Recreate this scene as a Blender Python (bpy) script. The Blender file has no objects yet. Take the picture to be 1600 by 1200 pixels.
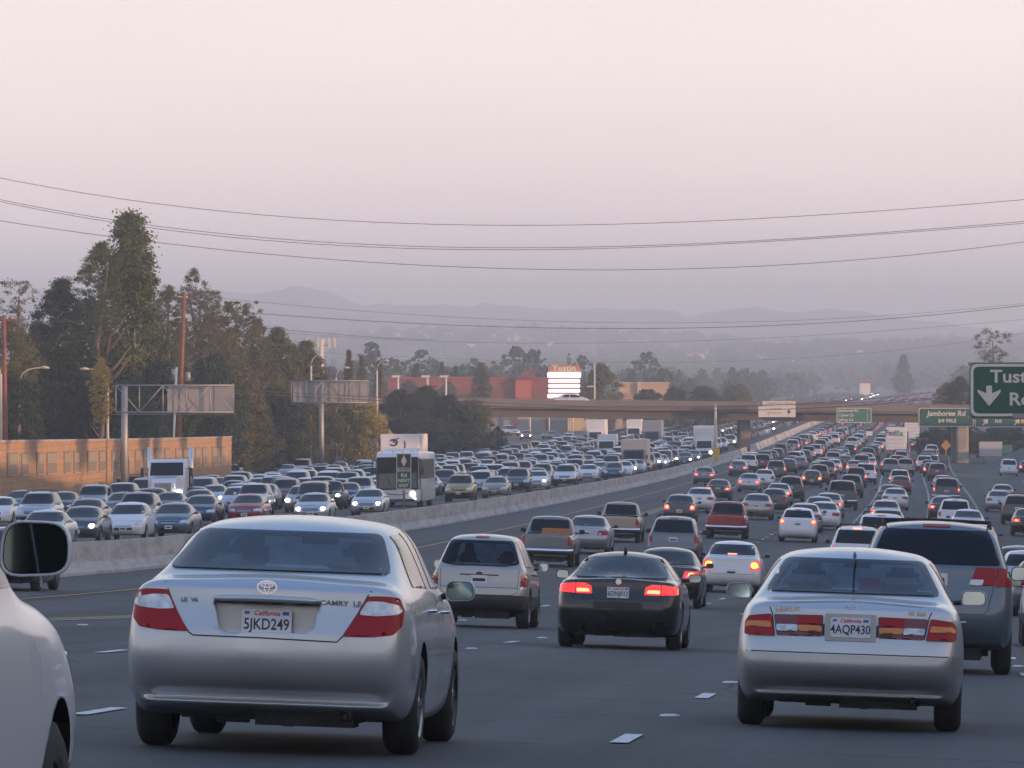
import bpy, bmesh, math, random, os
from mathutils import Vector, Matrix, geometry
from mathutils.bvhtree import BVHTree
R = math.radians
rnd = random.Random(7)
scene = bpy.context.scene
COL = scene.collection

# ------------------------------------------------------------------ camera, sky, sun, exposure
F = 9500.0                      # focal length in pixels of the 1600 px wide photograph
HY = 575.0                      # pixel row of eye level
cam_d = bpy.data.cameras.new('camera'); cam = bpy.data.objects.new('camera', cam_d); COL.objects.link(cam)
cam_d.sensor_width = 36.0; cam_d.lens = 36.0 * F / 1600.0
cam_d.shift_y = -25.0 / 1600.0
cam_d.clip_start = 0.5; cam_d.clip_end = 40000.0
cam.location = (0, 0, 0); cam.rotation_euler = (R(90), 0, 0)
scene.camera = cam
SUN_EL, SUN_AZ = R(4.6), R(118)             # azimuth clockwise from the view direction (+Y)
world = bpy.data.worlds.new("World"); scene.world = world; world.use_nodes = True
wn, wl = world.node_tree.nodes, world.node_tree.links
wn.clear()
wo = wn.new('ShaderNodeOutputWorld')
sky = wn.new('ShaderNodeTexSky'); sky.sky_type = 'NISHITA'; sky.sun_disc = False
sky.sun_elevation = SUN_EL; sky.sun_rotation = SUN_AZ; sky.dust_density = 4.0; sky.air_density = 1.5
bg1 = wn.new('ShaderNodeBackground'); bg1.inputs[1].default_value = 0.06
wl.new(sky.outputs[0], bg1.inputs[0])
tc = wn.new('ShaderNodeTexCoord'); sx = wn.new('ShaderNodeSeparateXYZ'); wl.new(tc.outputs['Generated'], sx.inputs[0])
cr = wn.new('ShaderNodeValToRGB'); wl.new(sx.outputs[2], cr.inputs[0])
el = cr.color_ramp.elements
SKY = [(0.0, (1.62, 1.28, 1.24)), (0.03, (1.38, 1.12, 1.04)), (0.06, (1.08, .96, .88)), (0.12, (.90, .85, .83)),
       (0.3, (.37, .46, .60)), (0.6, (.20, .32, .56)), (1.0, (.14, .26, .56))]
el[0].position, el[0].color = SKY[0][0], (*SKY[0][1], 1)
el[1].position, el[1].color = SKY[-1][0], (*SKY[-1][1], 1)
for p, c in SKY[1:-1]:
    e = el.new(p); e.color = (*c, 1)
bg2 = wn.new('ShaderNodeBackground'); bg2.inputs[1].default_value = 1.0
sn = wn.new('ShaderNodeTexNoise'); sn.inputs['Scale'].default_value = 5; sn.inputs['Detail'].default_value = 5; sm_ = wn.new('ShaderNodeMapping'); sm_.inputs['Scale'].default_value = (1, 1, 7)
wl.new(tc.outputs['Generated'], sm_.inputs[0]); wl.new(sm_.outputs[0], sn.inputs[0])
smr = wn.new('ShaderNodeMapRange'); smr.inputs[1].default_value = .3; smr.inputs[2].default_value = .7; smr.inputs[3].default_value = .955; smr.inputs[4].default_value = 1.045; wl.new(sn.outputs[0], smr.inputs[0])
svm = wn.new('ShaderNodeVectorMath'); svm.operation = 'SCALE'; wl.new(cr.outputs[0], svm.inputs[0]); wl.new(smr.outputs[0], svm.inputs['Scale']); wl.new(svm.outputs[0], bg2.inputs[0])
ad = wn.new('ShaderNodeAddShader'); wl.new(bg1.outputs[0], ad.inputs[0]); wl.new(bg2.outputs[0], ad.inputs[1])
wl.new(ad.outputs[0], wo.inputs[0])
sd = bpy.data.lights.new('sun', 'SUN'); sd.energy = 5.0; sd.angle = R(0.6); sd.color = (1.0, .56, .30)
so = bpy.data.objects.new('sun', sd); COL.objects.link(so)
sdir = Vector((math.sin(SUN_AZ) * math.cos(SUN_EL), math.cos(SUN_AZ) * math.cos(SUN_EL), math.sin(SUN_EL)))
so.rotation_euler = sdir.to_track_quat('Z', 'Y').to_euler()
scene.view_settings.view_transform = 'Standard'; scene.view_settings.look = 'None'
scene.view_settings.exposure = 0.28; scene.view_settings.gamma = 1.0
scene.cycles.volume_bounces = 4; scene.cycles.max_bounces = 8; scene.cycles.transparent_max_bounces = 12

# ------------------------------------------------------------------ tagging
def tag(o, label=None, cat=None, group=None, kind=None):
    if label: o['label'] = label
    if cat: o['category'] = cat
    if group: o['group'] = group
    if kind: o['kind'] = kind
    return o
def empty(name, loc=(0, 0, 0), rz=0, label=None, cat=None, group=None):
    o = bpy.data.objects.new(name, None); COL.objects.link(o); o.location = loc; o.rotation_euler = (0, 0, rz)
    o.empty_display_size = .3
    return tag(o, label, cat, group)
def link(name, me, parent=None, loc=None):
    o = bpy.data.objects.new(name, me); COL.objects.link(o)
    if parent is not None: o.parent = parent
    if loc is not None: o.location = loc
    return o

# ------------------------------------------------------------------ materials
MATS = {}
def mat(name, col, rough=.6, metal=0.0, coat=0.0, noise=None, emit=None, spec=.5, bump=None):
    """principled material, optional noise mottling (scale, amount), optional emission (colour, strength)"""
    if name in MATS: return MATS[name]
    m = bpy.data.materials.new(name); m.use_nodes = True
    n, l = m.node_tree.nodes, m.node_tree.links
    b = n['Principled BSDF']
    b.inputs['Base Color'].default_value = (*col, 1); b.inputs['Roughness'].default_value = rough
    b.inputs['Metallic'].default_value = metal; b.inputs['Coat Weight'].default_value = coat
    b.inputs['Coat Roughness'].default_value = .06; b.inputs['Specular IOR Level'].default_value = spec
    if noise:
        t = n.new('ShaderNodeTexCoord'); x = n.new('ShaderNodeTexNoise'); x.inputs['Scale'].default_value = noise[0]
        x.inputs['Detail'].default_value = 6
        l.new(t.outputs['Object'], x.inputs['Vector'])
        mr = n.new('ShaderNodeMapRange'); mr.inputs[1].default_value = .3; mr.inputs[2].default_value = .7
        mr.inputs[3].default_value = 1 - noise[1]; mr.inputs[4].default_value = 1 + noise[1]
        l.new(x.outputs[0], mr.inputs[0])
        mx = n.new('ShaderNodeVectorMath'); mx.operation = 'SCALE'; mx.inputs[0].default_value = col
        l.new(mr.outputs[0], mx.inputs['Scale']); l.new(mx.outputs[0], b.inputs['Base Color'])
        if bump:
            bp = n.new('ShaderNodeBump'); bp.inputs['Strength'].default_value = bump; bp.inputs['Distance'].default_value = .02
            l.new(x.outputs[0], bp.inputs['Height']); l.new(bp.outputs[0], b.inputs['Normal'])
    if emit:
        b.inputs['Emission Color'].default_value = (*emit[0], 1); b.inputs['Emission Strength'].default_value = emit[1]
    MATS[name] = m
    return m
def glass_mat(name, tint, mixf=.5):
    """see-through tinted car glass: tinted transparency plus a mirror-like coat"""
    m = bpy.data.materials.new(name); m.use_nodes = True; MATS[name] = m
    n, l = m.node_tree.nodes, m.node_tree.links; n.clear()
    o = n.new('ShaderNodeOutputMaterial'); tr = n.new('ShaderNodeBsdfTransparent'); tr.inputs[0].default_value = (*tint, 1)
    gl = n.new('ShaderNodeBsdfGlossy'); gl.inputs['Roughness'].default_value = .04; gl.inputs[0].default_value = (.9, .93, 1, 1)
    lw = n.new('ShaderNodeFresnel'); lw.inputs[0].default_value = mixf
    mx = n.new('ShaderNodeMixShader'); l.new(lw.outputs[0], mx.inputs[0]); l.new(tr.outputs[0], mx.inputs[1]); l.new(gl.outputs[0], mx.inputs[2])
    l.new(mx.outputs[0], o.inputs[0])
    return m
def paint(name, col, metal=.0, rough=.35):
    m = mat(name, col, rough, metal, .6)
    if 'flake' not in m:
        m['flake'] = 1
        n, l = m.node_tree.nodes, m.node_tree.links; b = n['Principled BSDF']
        t = n.new('ShaderNodeTexCoord'); x = n.new('ShaderNodeTexNoise'); x.inputs['Scale'].default_value = 1.7; x.inputs['Detail'].default_value = 5
        l.new(t.outputs['Object'], x.inputs['Vector'])
        mr = n.new('ShaderNodeMapRange'); mr.inputs[1].default_value = .3; mr.inputs[2].default_value = .75; mr.inputs[3].default_value = rough - .04; mr.inputs[4].default_value = rough + .16
        l.new(x.outputs[0], mr.inputs[0]); l.new(mr.outputs[0], b.inputs['Roughness'])   # road film: uneven gloss
    return m
PAINTS = {
    'white': ((.72, .73, .75), 0, .3), 'silver': ((.50, .525, .56), .6, .30), 'light grey': ((.36, .38, .42), .55, .32),
    'grey': ((.17, .18, .20), .5, .32), 'charcoal': ((.06, .065, .075), .4, .3), 'black': ((.012, .013, .016), 0, .22),
    'dark blue': ((.025, .045, .10), .3, .28), 'blue grey': ((.10, .14, .19), .4, .3), 'slate': ((.125, .165, .205), .4, .32), 'dark green': ((.03, .06, .05), .2, .3),
    'red': ((.30, .03, .025), .1, .3), 'maroon': ((.12, .02, .025), .2, .3), 'tan': ((.36, .30, .24), .5, .36), 'brown': ((.12, .08, .065), .3, .35),
    'yellow': ((.40, .27, .035), 0, .35), 'champagne': ((.45, .41, .37), .65, .35)}
def P(c):
    v = PAINTS[c]; return paint('paint_' + c.replace(' ', '_'), v[0], v[1], v[2])
M_glass = mat('car_glass', (.008, .011, .016), .08, 0, .0, spec=.26)
M_glassrear = glass_mat('tinted_glass', (.60, .66, .70), 1.36)
M_black = mat('black_trim', (.02, .02, .022), .5)
M_under = mat('underbody', (.018, .017, .018), .8, noise=(6, .5))
M_tyre = mat('tyre_rubber', (.022, .022, .024), .75, noise=(20, .3))
M_rim = mat('alloy_rim', (.42, .43, .45), .3, .9)
M_chrome = mat('chrome', (.75, .75, .77), .12, 1)
M_redl = mat('red_lens', (.34, .008, .014), .28, 0, .08, spec=.3)
M_redcore = mat('red_bulb', (.34, .012, .016), .22, 0, .25)
M_clearcore = mat('clear_bulb', (.66, .68, .72), .15, .3, .5)
M_mirror = mat('mirror_face', (.22, .29, .32), .04, 1)
M_badge = mat('badge_grey', (.16, .16, .175), .35, .5)
M_redlit = mat('red_lens_lit', (.5, .02, .02), .15, 0, .5, emit=((1, .035, .04), .85))
M_redhot = mat('red_bulb_lit', (.6, .05, .02), .2, 0, 0, emit=((1, .20, .09), 3.6))
M_amberhot = mat('amber_bulb_lit', (.6, .2, .02), .2, 0, 0, emit=((1, .42, .06), 3.5))
M_amber = mat('amber_lens', (.62, .20, .02), .15, 0, .8)
M_clear = mat('clear_lens', (.62, .64, .68), .1, .3, .8, noise=(14, .35))
M_headlit = mat('headlamp_lit', (.9, .85, .8), .2, emit=((1, .86, .76), 22))
M_headglow = mat('headlamp_soft_lit', (.9, .85, .8), .2, emit=((1, .86, .78), 5))
M_plate = mat('licence_plate', (.70, .72, .76), .4, noise=(9, .06))
M_ink = mat('plate_ink', (.03, .035, .08), .5)
M_redink = mat('plate_red_ink', (.5, .03, .05), .5)
M_blueink = mat('plate_blue_ink', (.03, .12, .45), .5)
M_seat = mat('seat_cloth', (.23, .22, .20), .9, noise=(8, .2))
M_seatd = mat('dark_seat_cloth', (.05, .05, .055), .9)
M_skin = mat('skin', (.45, .27, .19), .6)
M_hair = mat('hair', (.03, .02, .015), .6)
M_shirt = mat('shirt', (.10, .12, .17), .9)

# ------------------------------------------------------------------ mesh helper
class MB:
    def __init__(s): s.v, s.f, s.m, s.mats, s.sm = [], [], [], [], []
    def mi(s, m):
        if m not in s.mats: s.mats.append(m)
        return s.mats.index(m)
    def add(s, vs, fs, m, smooth=False):
        o = len(s.v); s.v += [tuple(v) for v in vs]; i = s.mi(m)
        for f in fs: s.f.append(tuple(o + k for k in f)); s.m.append(i); s.sm.append(smooth)
    def box(s, c, d, m, rz=0, taper=1.0, M=None):
        x, y, z = d[0] / 2, d[1] / 2, d[2] / 2; vs = []
        for sz in (-1, 1):
            k = taper if sz > 0 else 1
            for sx_, sy in ((-1, -1), (1, -1), (1, 1), (-1, 1)): vs.append(Vector((sx_ * x * k, sy * y * k, sz * z)))
        T = Matrix.Rotation(rz, 3, 'Z')
        if M is not None: T = T @ M
        s.add([T @ v + Vector(c) for v in vs], [(0, 3, 2, 1), (4, 5, 6, 7), (0, 1, 5, 4), (1, 2, 6, 5), (2, 3, 7, 6), (3, 0, 4, 7)], m)
    def tube(s, pts, r, m, n=8, r2=None, caps=True, smooth=True):
        pts = [Vector(p) for p in pts]; N = len(pts); vs = []
        for i, p in enumerate(pts):
            d = (pts[min(i + 1, N - 1)] - pts[max(i - 1, 0)]).normalized()
            a = d.orthogonal().normalized() if abs(d.z) > .95 else d.cross(Vector((0, 0, 1))).normalized()
            if abs(d.z) > .95: a = Vector((1, 0, 0)); a = (a - d * a.dot(d)).normalized()
            b = d.cross(a).normalized()
            rr = r if r2 is None else r + (r2 - r) * i / (N - 1)
            if isinstance(r, (list, tuple)): rr = r[i]
            for k in range(n):
                t = 2 * math.pi * k / n; vs.append(p + a * math.cos(t) * rr + b * math.sin(t) * rr)
        fs = [(i * n + k, i * n + (k + 1) % n, (i + 1) * n + (k + 1) % n, (i + 1) * n + k) for i in range(N - 1) for k in range(n)]
        if caps: fs += [tuple(range(n))[::-1], tuple((N - 1) * n + k for k in range(n))]
        s.add(vs, fs, m, smooth)
    def prism(s, poly, axis, a, b, m, smooth=False):
        """2-D polygon extruded along axis from a to b; axis y: poly=(x,z); axis x: poly=(y,z); axis z: poly=(x,y)"""
        n = len(poly); mk = {'y': lambda p, t: (p[0], t, p[1]), 'x': lambda p, t: (t, p[0], p[1]), 'z': lambda p, t: (p[0], p[1], t)}[axis]
        vs = [mk(p, a) for p in poly] + [mk(p, b) for p in poly]
        s.add(vs, [tuple(range(n)), tuple(range(2 * n - 1, n - 1, -1))] + [(k, k + n, (k + 1) % n + n, (k + 1) % n) for k in range(n)], m, smooth)
    def mesh(s, name, recalc=True):
        me = bpy.data.meshes.new(name); me.from_pydata(s.v, [], s.f)
        for m in s.mats: me.materials.append(m)
        me.polygons.foreach_set('material_index', s.m); me.polygons.foreach_set('use_smooth', s.sm)
        if recalc:
            bm = bmesh.new(); bm.from_mesh(me); bmesh.ops.recalc_face_normals(bm, faces=bm.faces); bm.to_mesh(me); bm.free()
        me.update(); return me
    def build(s, name, parent=None, loc=None, bevel=0, recalc=True):
        me = s.mesh(name, recalc)
        o = link(name, me, parent, loc)
        if bevel:
            md = o.modifiers.new('bevel', 'BEVEL'); md.width = bevel; md.segments = 2; md.limit_method = 'ANGLE'
        return o
def bake(o):
    """replace the modifiers of o by the evaluated mesh"""
    dg = bpy.context.evaluated_depsgraph_get(); dg.update()
    me = bpy.data.meshes.new_from_object(o.evaluated_get(dg), preserve_all_data_layers=True, depsgraph=dg)
    o.modifiers.clear(); o.data = me; return o
TXT = {}
def text_verts(s, size, align='CENTER', bold=0, shear=0, sx_=1):
    cu = bpy.data.curves.new('t', 'FONT'); cu.body = s; cu.size = size; cu.align_x = align; cu.align_y = 'CENTER'
    cu.extrude = 0; cu.offset = bold; cu.shear = shear; cu.resolution_u = 3
    o = bpy.data.objects.new('t', cu); COL.objects.link(o)
    dg = bpy.context.evaluated_depsgraph_get(); dg.update()
    me = bpy.data.meshes.new_from_object(o.evaluated_get(dg))
    vs = [(v.co.x * sx_, v.co.y) for v in me.vertices]; fs = [tuple(p.vertices) for p in me.polygons]
    bpy.data.objects.remove(o); bpy.data.curves.remove(cu); bpy.data.meshes.remove(me)
    return vs, fs
def put_text(mb, s, size, org, ux, uz, m, **k):
    """letters laid in the plane through org spanned by ux (reading direction) and uz (up)"""
    vs, fs = text_verts(s, size, **k); org, ux, uz = Vector(org), Vector(ux), Vector(uz)
    mb.add([org + ux * a + uz * b for a, b in vs], fs, m)

# ------------------------------------------------------------------ lie of the land
HT = [(-400, -9), (-200, -4.8), (-60, -1.2), (0, .70), (38, 1.72), (48, 2.05), (90, 3.45), (120, 4.5), (158, 5.45), (182, 5.95), (270, 7.15), (326, 7.8), (480, 9.25), (584, 9.95), (773, 10.6),
      (1063, 10.75), (1500, 11.1), (2000, 11.6), (3000, 12.8), (4000, 8.0), (5000, -1.5), (6000, -15), (7000, -34), (8000, -44), (16000, -46)]
def _pchip():
    x = [a for a, b in HT]; y = [b for a, b in HT]; n = len(x); h = [x[i + 1] - x[i] for i in range(n - 1)]; d = [(y[i + 1] - y[i]) / h[i] for i in range(n - 1)]
    m = [d[0]] + [0] * (n - 2) + [d[-1]]
    for i in range(1, n - 1):
        if d[i - 1] * d[i] > 0:
            w1, w2 = 2 * h[i] + h[i - 1], h[i] + 2 * h[i - 1]; m[i] = (w1 + w2) / (w1 / d[i - 1] + w2 / d[i])
    return x, y, h, m
_px, _py, _ph, _pm = _pchip()
def Hb(D):
    D = max(min(D, _px[-1]), _px[0]); i = 0
    while i < len(_px) - 2 and D > _px[i + 1]: i += 1
    t = (D - _px[i]) / _ph[i]; t2, t3 = t * t, t * t * t
    return (2 * t3 - 3 * t2 + 1) * _py[i] + (t3 - 2 * t2 + t) * _ph[i] * _pm[i] + (-2 * t3 + 3 * t2) * _py[i + 1] + (t3 - t2) * _ph[i] * _pm[i + 1]
KX, X0 = .07, -23.5
def XB(D): return KX * D + X0                      # the median barrier
def Zroad(D, u):
    f = 1.0 if D < 1100 else max(0, 1 - (D - 1100) / 900)
    uu = max(-34, min(u, 44))
    return -(Hb(D) + f * (.035 * uu if uu > 0 else .012 * -uu))
def smooth(a, b, x):
    t = max(0, min(1, (x - a) / (b - a))); return t * t * (3 - 2 * t)
def Zground(D, u):
    z = Zroad(D, u)
    if u > 46: z += (11.2 + .7 * math.sin(D * .031) + .5 * math.sin(D * .083 + 1)) * smooth(47, 58, u) * (1 - smooth(640, 760, D)) * (1 - smooth(95, 170, u) * .6)  # unseen right bank, added and raised to shade the lanes from the low sun
    if u < -34: z += 1.0 * smooth(-34, -60, u) * (1 - smooth(2500, 3500, D))
    if D > 3200:                                   # gentle rises on the far plain
        k = smooth(3200, 6000, D); X = u + XB(D)
        z += k * (6 * math.sin(X * .004 + D * .0013) + 4 * math.sin(X * .011 - D * .002 + 2))
    return z
def place(px, py, h=0.0, dd=0.0):
    """D and X of the point of the road seen at pixel (px, py); h: height above the road, dd: extra distance of that point"""
    a = (px - 800) / F
    def g(D):
        Dd = D + dd; X = a * Dd; return HY + (-Zroad(Dd, X - XB(Dd)) - h) * F / Dd - py
    lo, hi = 12.0, 3500.0
    for _ in range(60):
        m = (lo * hi) ** .5
        if g(m) > 0: lo = m
        else: hi = m
    D = (lo * hi) ** .5
    return D, a * (D + dd)
def at(px, py, D): return Vector(((px - 800) / F * D, D, (HY - py) / F * D))
# ------------------------------------------------------------------ vehicle bodies
FR = (0.0, .36, .70)          # columns of the cap, as fractions of the half width
def loft(stations, rear, front):
    """stations: list of half rings (list of (x, y, z), the first three and last three being the centre columns). Returns a bmesh."""
    bm = bmesh.new(); n = len(stations[0]); ring = []; cl = bm.edges.layers.float.new('crease_edge')
    for st in stations:
        row = []
        for (x, y, z) in st: row.append(bm.verts.new((x, y, z)))
        left = {}
        for k, (x, y, z) in enumerate(st):
            left[k] = row[k] if abs(x) < 1e-6 else bm.verts.new((-x, y, z))
        ring.append((row, left))
    for a, b in zip(ring[:-1], ring[1:]):
        for k in range(n - 1):
            bm.faces.new((a[0][k], a[0][k + 1], b[0][k + 1], b[0][k]))
            bm.faces.new((a[1][k + 1], a[1][k], b[1][k], b[1][k + 1]))
    for (rr, bulge, sgn, st) in ((ring[0], rear, -1, stations[0]), (ring[-1], front, 1, stations[-1])):
        # rows: index 3 .. n-4 are the sides; bottom row = 0,1,2,3 ; top row = n-1,n-2,n-3,n-4
        rows = []
        lo, hi = 3, n - 4
        for k in range(lo, hi + 1):
            R_, L_ = rr[0][k], rr[1][k]
            if k == lo: rows.append([L_, rr[1][2], rr[1][1], rr[0][0], rr[0][1], rr[0][2], R_])
            elif k == hi: rows.append([L_, rr[1][n - 3], rr[1][n - 2], rr[0][n - 1], rr[0][n - 2], rr[0][n - 3], R_])
            else:
                x, y, z = st[k]; row = [L_]; mid = []
                for f in (-FR[2], -FR[1], 0, FR[1], FR[2]):
                    mid.append(bm.verts.new((x * f, y + sgn * bulge * (1 - f * f), z)))
                rows.append([L_] + mid + [R_])
        for a, b in zip(rows[:-1], rows[1:]):
            for k in range(6): bm.faces.new((a[k], a[k + 1], b[k + 1], b[k]))
        for ri, cv in ((len(rows) - 1, .5 if sgn < 0 else .3), (3, .55 if sgn < 0 else .3), (0, .35)):
            for k in range(6):
                ed = bm.edges.get((rows[ri][k], rows[ri][k + 1]))
                if ed: ed[cl] = cv
    for a, b in zip(ring[:-1], ring[1:]):
        for s_ in (0, 1):
            for k, cv in ((n - 6, .30), (3, .4), (5, .12)):
                ed = bm.edges.get((a[s_][k], b[s_][k]))
                if ed: ed[cl] = max(ed[cl], cv)
    bmesh.ops.recalc_face_normals(bm, faces=bm.faces)
    return bm

def ring(w, y, zs, zb, zt, cabin, wt, z1=.56, crown=.02, dy=None, low=None, shoulder=.93):
    """half ring of one station. dy: list of 8 offsets of the side points along the car"""
    pts = [(.89 * w, zs), (.98 * w, zs + .09), (w, z1), (.99 * w, z1 + (zb - .10 - z1) * .55), (.965 * w, zb - .08), (shoulder * w, zb)]
    if low: pts[:len(low)] = low
    if cabin:
        x6, z6 = pts[-1]; pts += [(x6 + (wt + .02 - x6) * .55 , z6 + (zt - .06 - z6) * .55), (wt, zt - .045)]
        cz = [zt - .012, zt + crown * .6, zt + crown]
    else:
        pts += [(.875 * w, zb + (zt - zb) * .6), (.77 * w, zt - .004)]
        cz = [zt, zt + crown * .7, zt + crown]
    dy = dy or [0] * 8
    x8 = pts[-1][0]
    out = [(0, y + dy[0], zs), (FR[1] * pts[0][0], y + dy[0], zs), (FR[2] * pts[0][0], y + dy[0], zs)]
    out += [(p[0], y + d, p[1]) for p, d in zip(pts, dy)]
    out += [(FR[2] * x8, y + dy[7], cz[0]), (FR[1] * x8, y + dy[7], cz[1]), (0, y + dy[7], cz[2])]
    return out

def subdiv(bm, name, lv):
    me = bpy.data.meshes.new(name); bm.to_mesh(me); bm.free()
    o = bpy.data.objects.new(name, me); COL.objects.link(o)
    md = o.modifiers.new('s', 'SUBSURF'); md.levels = lv; md.render_levels = lv
    bake(o)
    for p in o.data.polygons: p.use_smooth = True
    return o
def cut(o, cutter_mb, name='cut'):
    """boolean difference; the cutter's material stays on the cut faces"""
    c = cutter_mb.build(name)
    md = o.modifiers.new('b', 'BOOLEAN'); md.operation = 'DIFFERENCE'; md.solver = 'EXACT'; md.object = c
    try: md.material_mode = 'TRANSFER'
    except Exception: pass
    bake(o); me = c.data; bpy.data.objects.remove(c); bpy.data.meshes.remove(me)
    return o

def inside(p, poly):
    x, y = p; c = False; n = len(poly)
    for i in range(n):
        x1, y1 = poly[i]; x2, y2 = poly[(i + 1) % n]
        if (y1 > y) != (y2 > y) and x < (x2 - x1) * (y - y1) / (y2 - y1) + x1: c = not c
    return c
def resample(poly, res):
    out = []
    for i in range(len(poly)):
        a, b = poly[i], poly[(i + 1) % len(poly)]; d = math.dist(a, b); k = max(1, int(d / res))
        for j in range(k): out.append((a[0] + (b[0] - a[0]) * j / k, a[1] + (b[1] - a[1]) * j / k))
    return out
def rounded(poly, r, n=3):
    """round the corners of a polygon"""
    out = []; N = len(poly)
    for i in range(N):
        p0, p, p1 = Vector(poly[i - 1]), Vector(poly[i]), Vector(poly[(i + 1) % N])
        a, b = p0 - p, p1 - p; rr = min(r, a.length * .45, b.length * .45)
        a, b = p + a.normalized() * rr, p + b.normalized() * rr
        for k in range(n + 1):
            t = k / n; q = a * (1 - t) ** 2 + p * 2 * t * (1 - t) + b * t * t; out.append((q.x, q.y))
    return out
def patch(mb, bvh, poly, view, m, off=.004, res=.05, hole=None, thick=.012):
    """a plate that follows the body: polygon drawn in the view ('rear','front': x,z ; 'left','right': y,z ; 'top': x,y) and laid on the surface"""
    bd = resample(poly, res); vs = list(bd); ed = [(i, (i + 1) % len(bd)) for i in range(len(bd))]
    if hole:
        hb = resample(hole, res); o = len(vs); vs += hb; ed += [(o + i, o + (i + 1) % len(hb)) for i in range(len(hb))]
    xs = [p[0] for p in bd]; ys = [p[1] for p in bd]
    x = min(xs) + res * .5; 
    while x < max(xs):
        y = min(ys) + res * .5
        while y < max(ys):
            if inside((x, y), poly) and not (hole and inside((x, y), hole)): vs.append((x, y))
            y += res
        x += res
    r = geometry.delaunay_2d_cdt([Vector(v) for v in vs], ed, [], 0, 1e-5)
    V, Fc = r[0], r[2]
    mk = {'rear': (lambda p: Vector((p[0], -30, p[1])), Vector((0, 1, 0))), 'front': (lambda p: Vector((p[0], 30, p[1])), Vector((0, -1, 0))),
          'right': (lambda p: Vector((30, p[0], p[1])), Vector((-1, 0, 0))), 'left': (lambda p: Vector((-30, p[0], p[1])), Vector((1, 0, 0))),
          'top': (lambda p: Vector((p[0], p[1], 30)), Vector((0, 0, -1)))}[view]
    top, bot = [], []
    for v in V:
        h, nn, _, _ = bvh.ray_cast(mk[0](v), mk[1])
        if h is None: top.append(None); bot.append(None); continue
        if nn.dot(mk[1]) > 0: nn = -nn
        top.append(h + nn * off); bot.append(h - nn * thick)
    keep = []
    for f in Fc:
        if any(top[i] is None for i in f): continue
        c = sum((Vector(V[i]) for i in f), Vector((0, 0))) / len(f)
        if not inside(c, poly) or (hole and inside(c, hole)): continue
        P3 = [top[i] for i in f]
        if max((P3[i] - P3[i - 1]).length for i in range(len(P3))) > res * 7: continue
        keep.append(tuple(f))
    idx = {}; vv = []
    def gi(i, w):
        if (i, w) not in idx: idx[(i, w)] = len(vv); vv.append((top if w else bot)[i])
        return idx[(i, w)]
    fs = []; ec = {}
    for f in keep:
        fs.append(tuple(gi(i, 1) for i in f))
        for i in range(len(f)):
            e = (f[i - 1], f[i]); k = tuple(sorted(e)); ec[k] = None if k in ec else e
    mb.add(vv, fs, m, True)
    sk, sf = [], []
    for k, e in ec.items():
        if e: q = len(sk); sk += [top[e[0]], bot[e[0]], bot[e[1]], top[e[1]]]; sf.append((q, q + 1, q + 2, q + 3))
    mb.add(sk, sf, m, False)
def strip(mb, bvh, line, w, view, m, off=.003, res=.04, closed=False):
    """a narrow band (seam, trim) along a polyline drawn in a view"""
    pts = []
    L = list(line) + ([line[0]] if closed else [])
    for a, b in zip(L[:-1], L[1:]):
        k = max(1, int(math.dist(a, b) / res))
        for j in range(k): pts.append((a[0] + (b[0] - a[0]) * j / k, a[1] + (b[1] - a[1]) * j / k))
    pts.append(L[-1])
    mk = {'rear': (lambda p: Vector((p[0], -30, p[1])), Vector((0, 1, 0))), 'front': (lambda p: Vector((p[0], 30, p[1])), Vector((0, -1, 0))),
          'right': (lambda p: Vector((30, p[0], p[1])), Vector((-1, 0, 0))), 'left': (lambda p: Vector((-30, p[0], p[1])), Vector((1, 0, 0))),
          'top': (lambda p: Vector((p[0], p[1], 30)), Vector((0, 0, -1)))}[view]
    rows = []
    for i, p in enumerate(pts):
        d = Vector(pts[min(i + 1, len(pts) - 1)]) - Vector(pts[max(i - 1, 0)])
        if d.length < 1e-9: continue
        d.normalize(); nx = Vector((-d.y, d.x)) * w / 2; row = []
        for q in (Vector(p) - nx, Vector(p) + nx):
            h, nn, _, _ = bvh.ray_cast(mk[0](q), mk[1])
            if h is None: row = None; break
            if nn.dot(mk[1]) > 0: nn = -nn
            row.append(h + nn * off)
        if row: rows.append(row)
    vs = [v for r_ in rows for v in r_]
    mb.add(vs, [(2 * i, 2 * i + 1, 2 * i + 3, 2 * i + 2) for i in range(len(rows) - 1) if (rows[i][0] - rows[i + 1][0]).length < res * 6], m, True)

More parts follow.
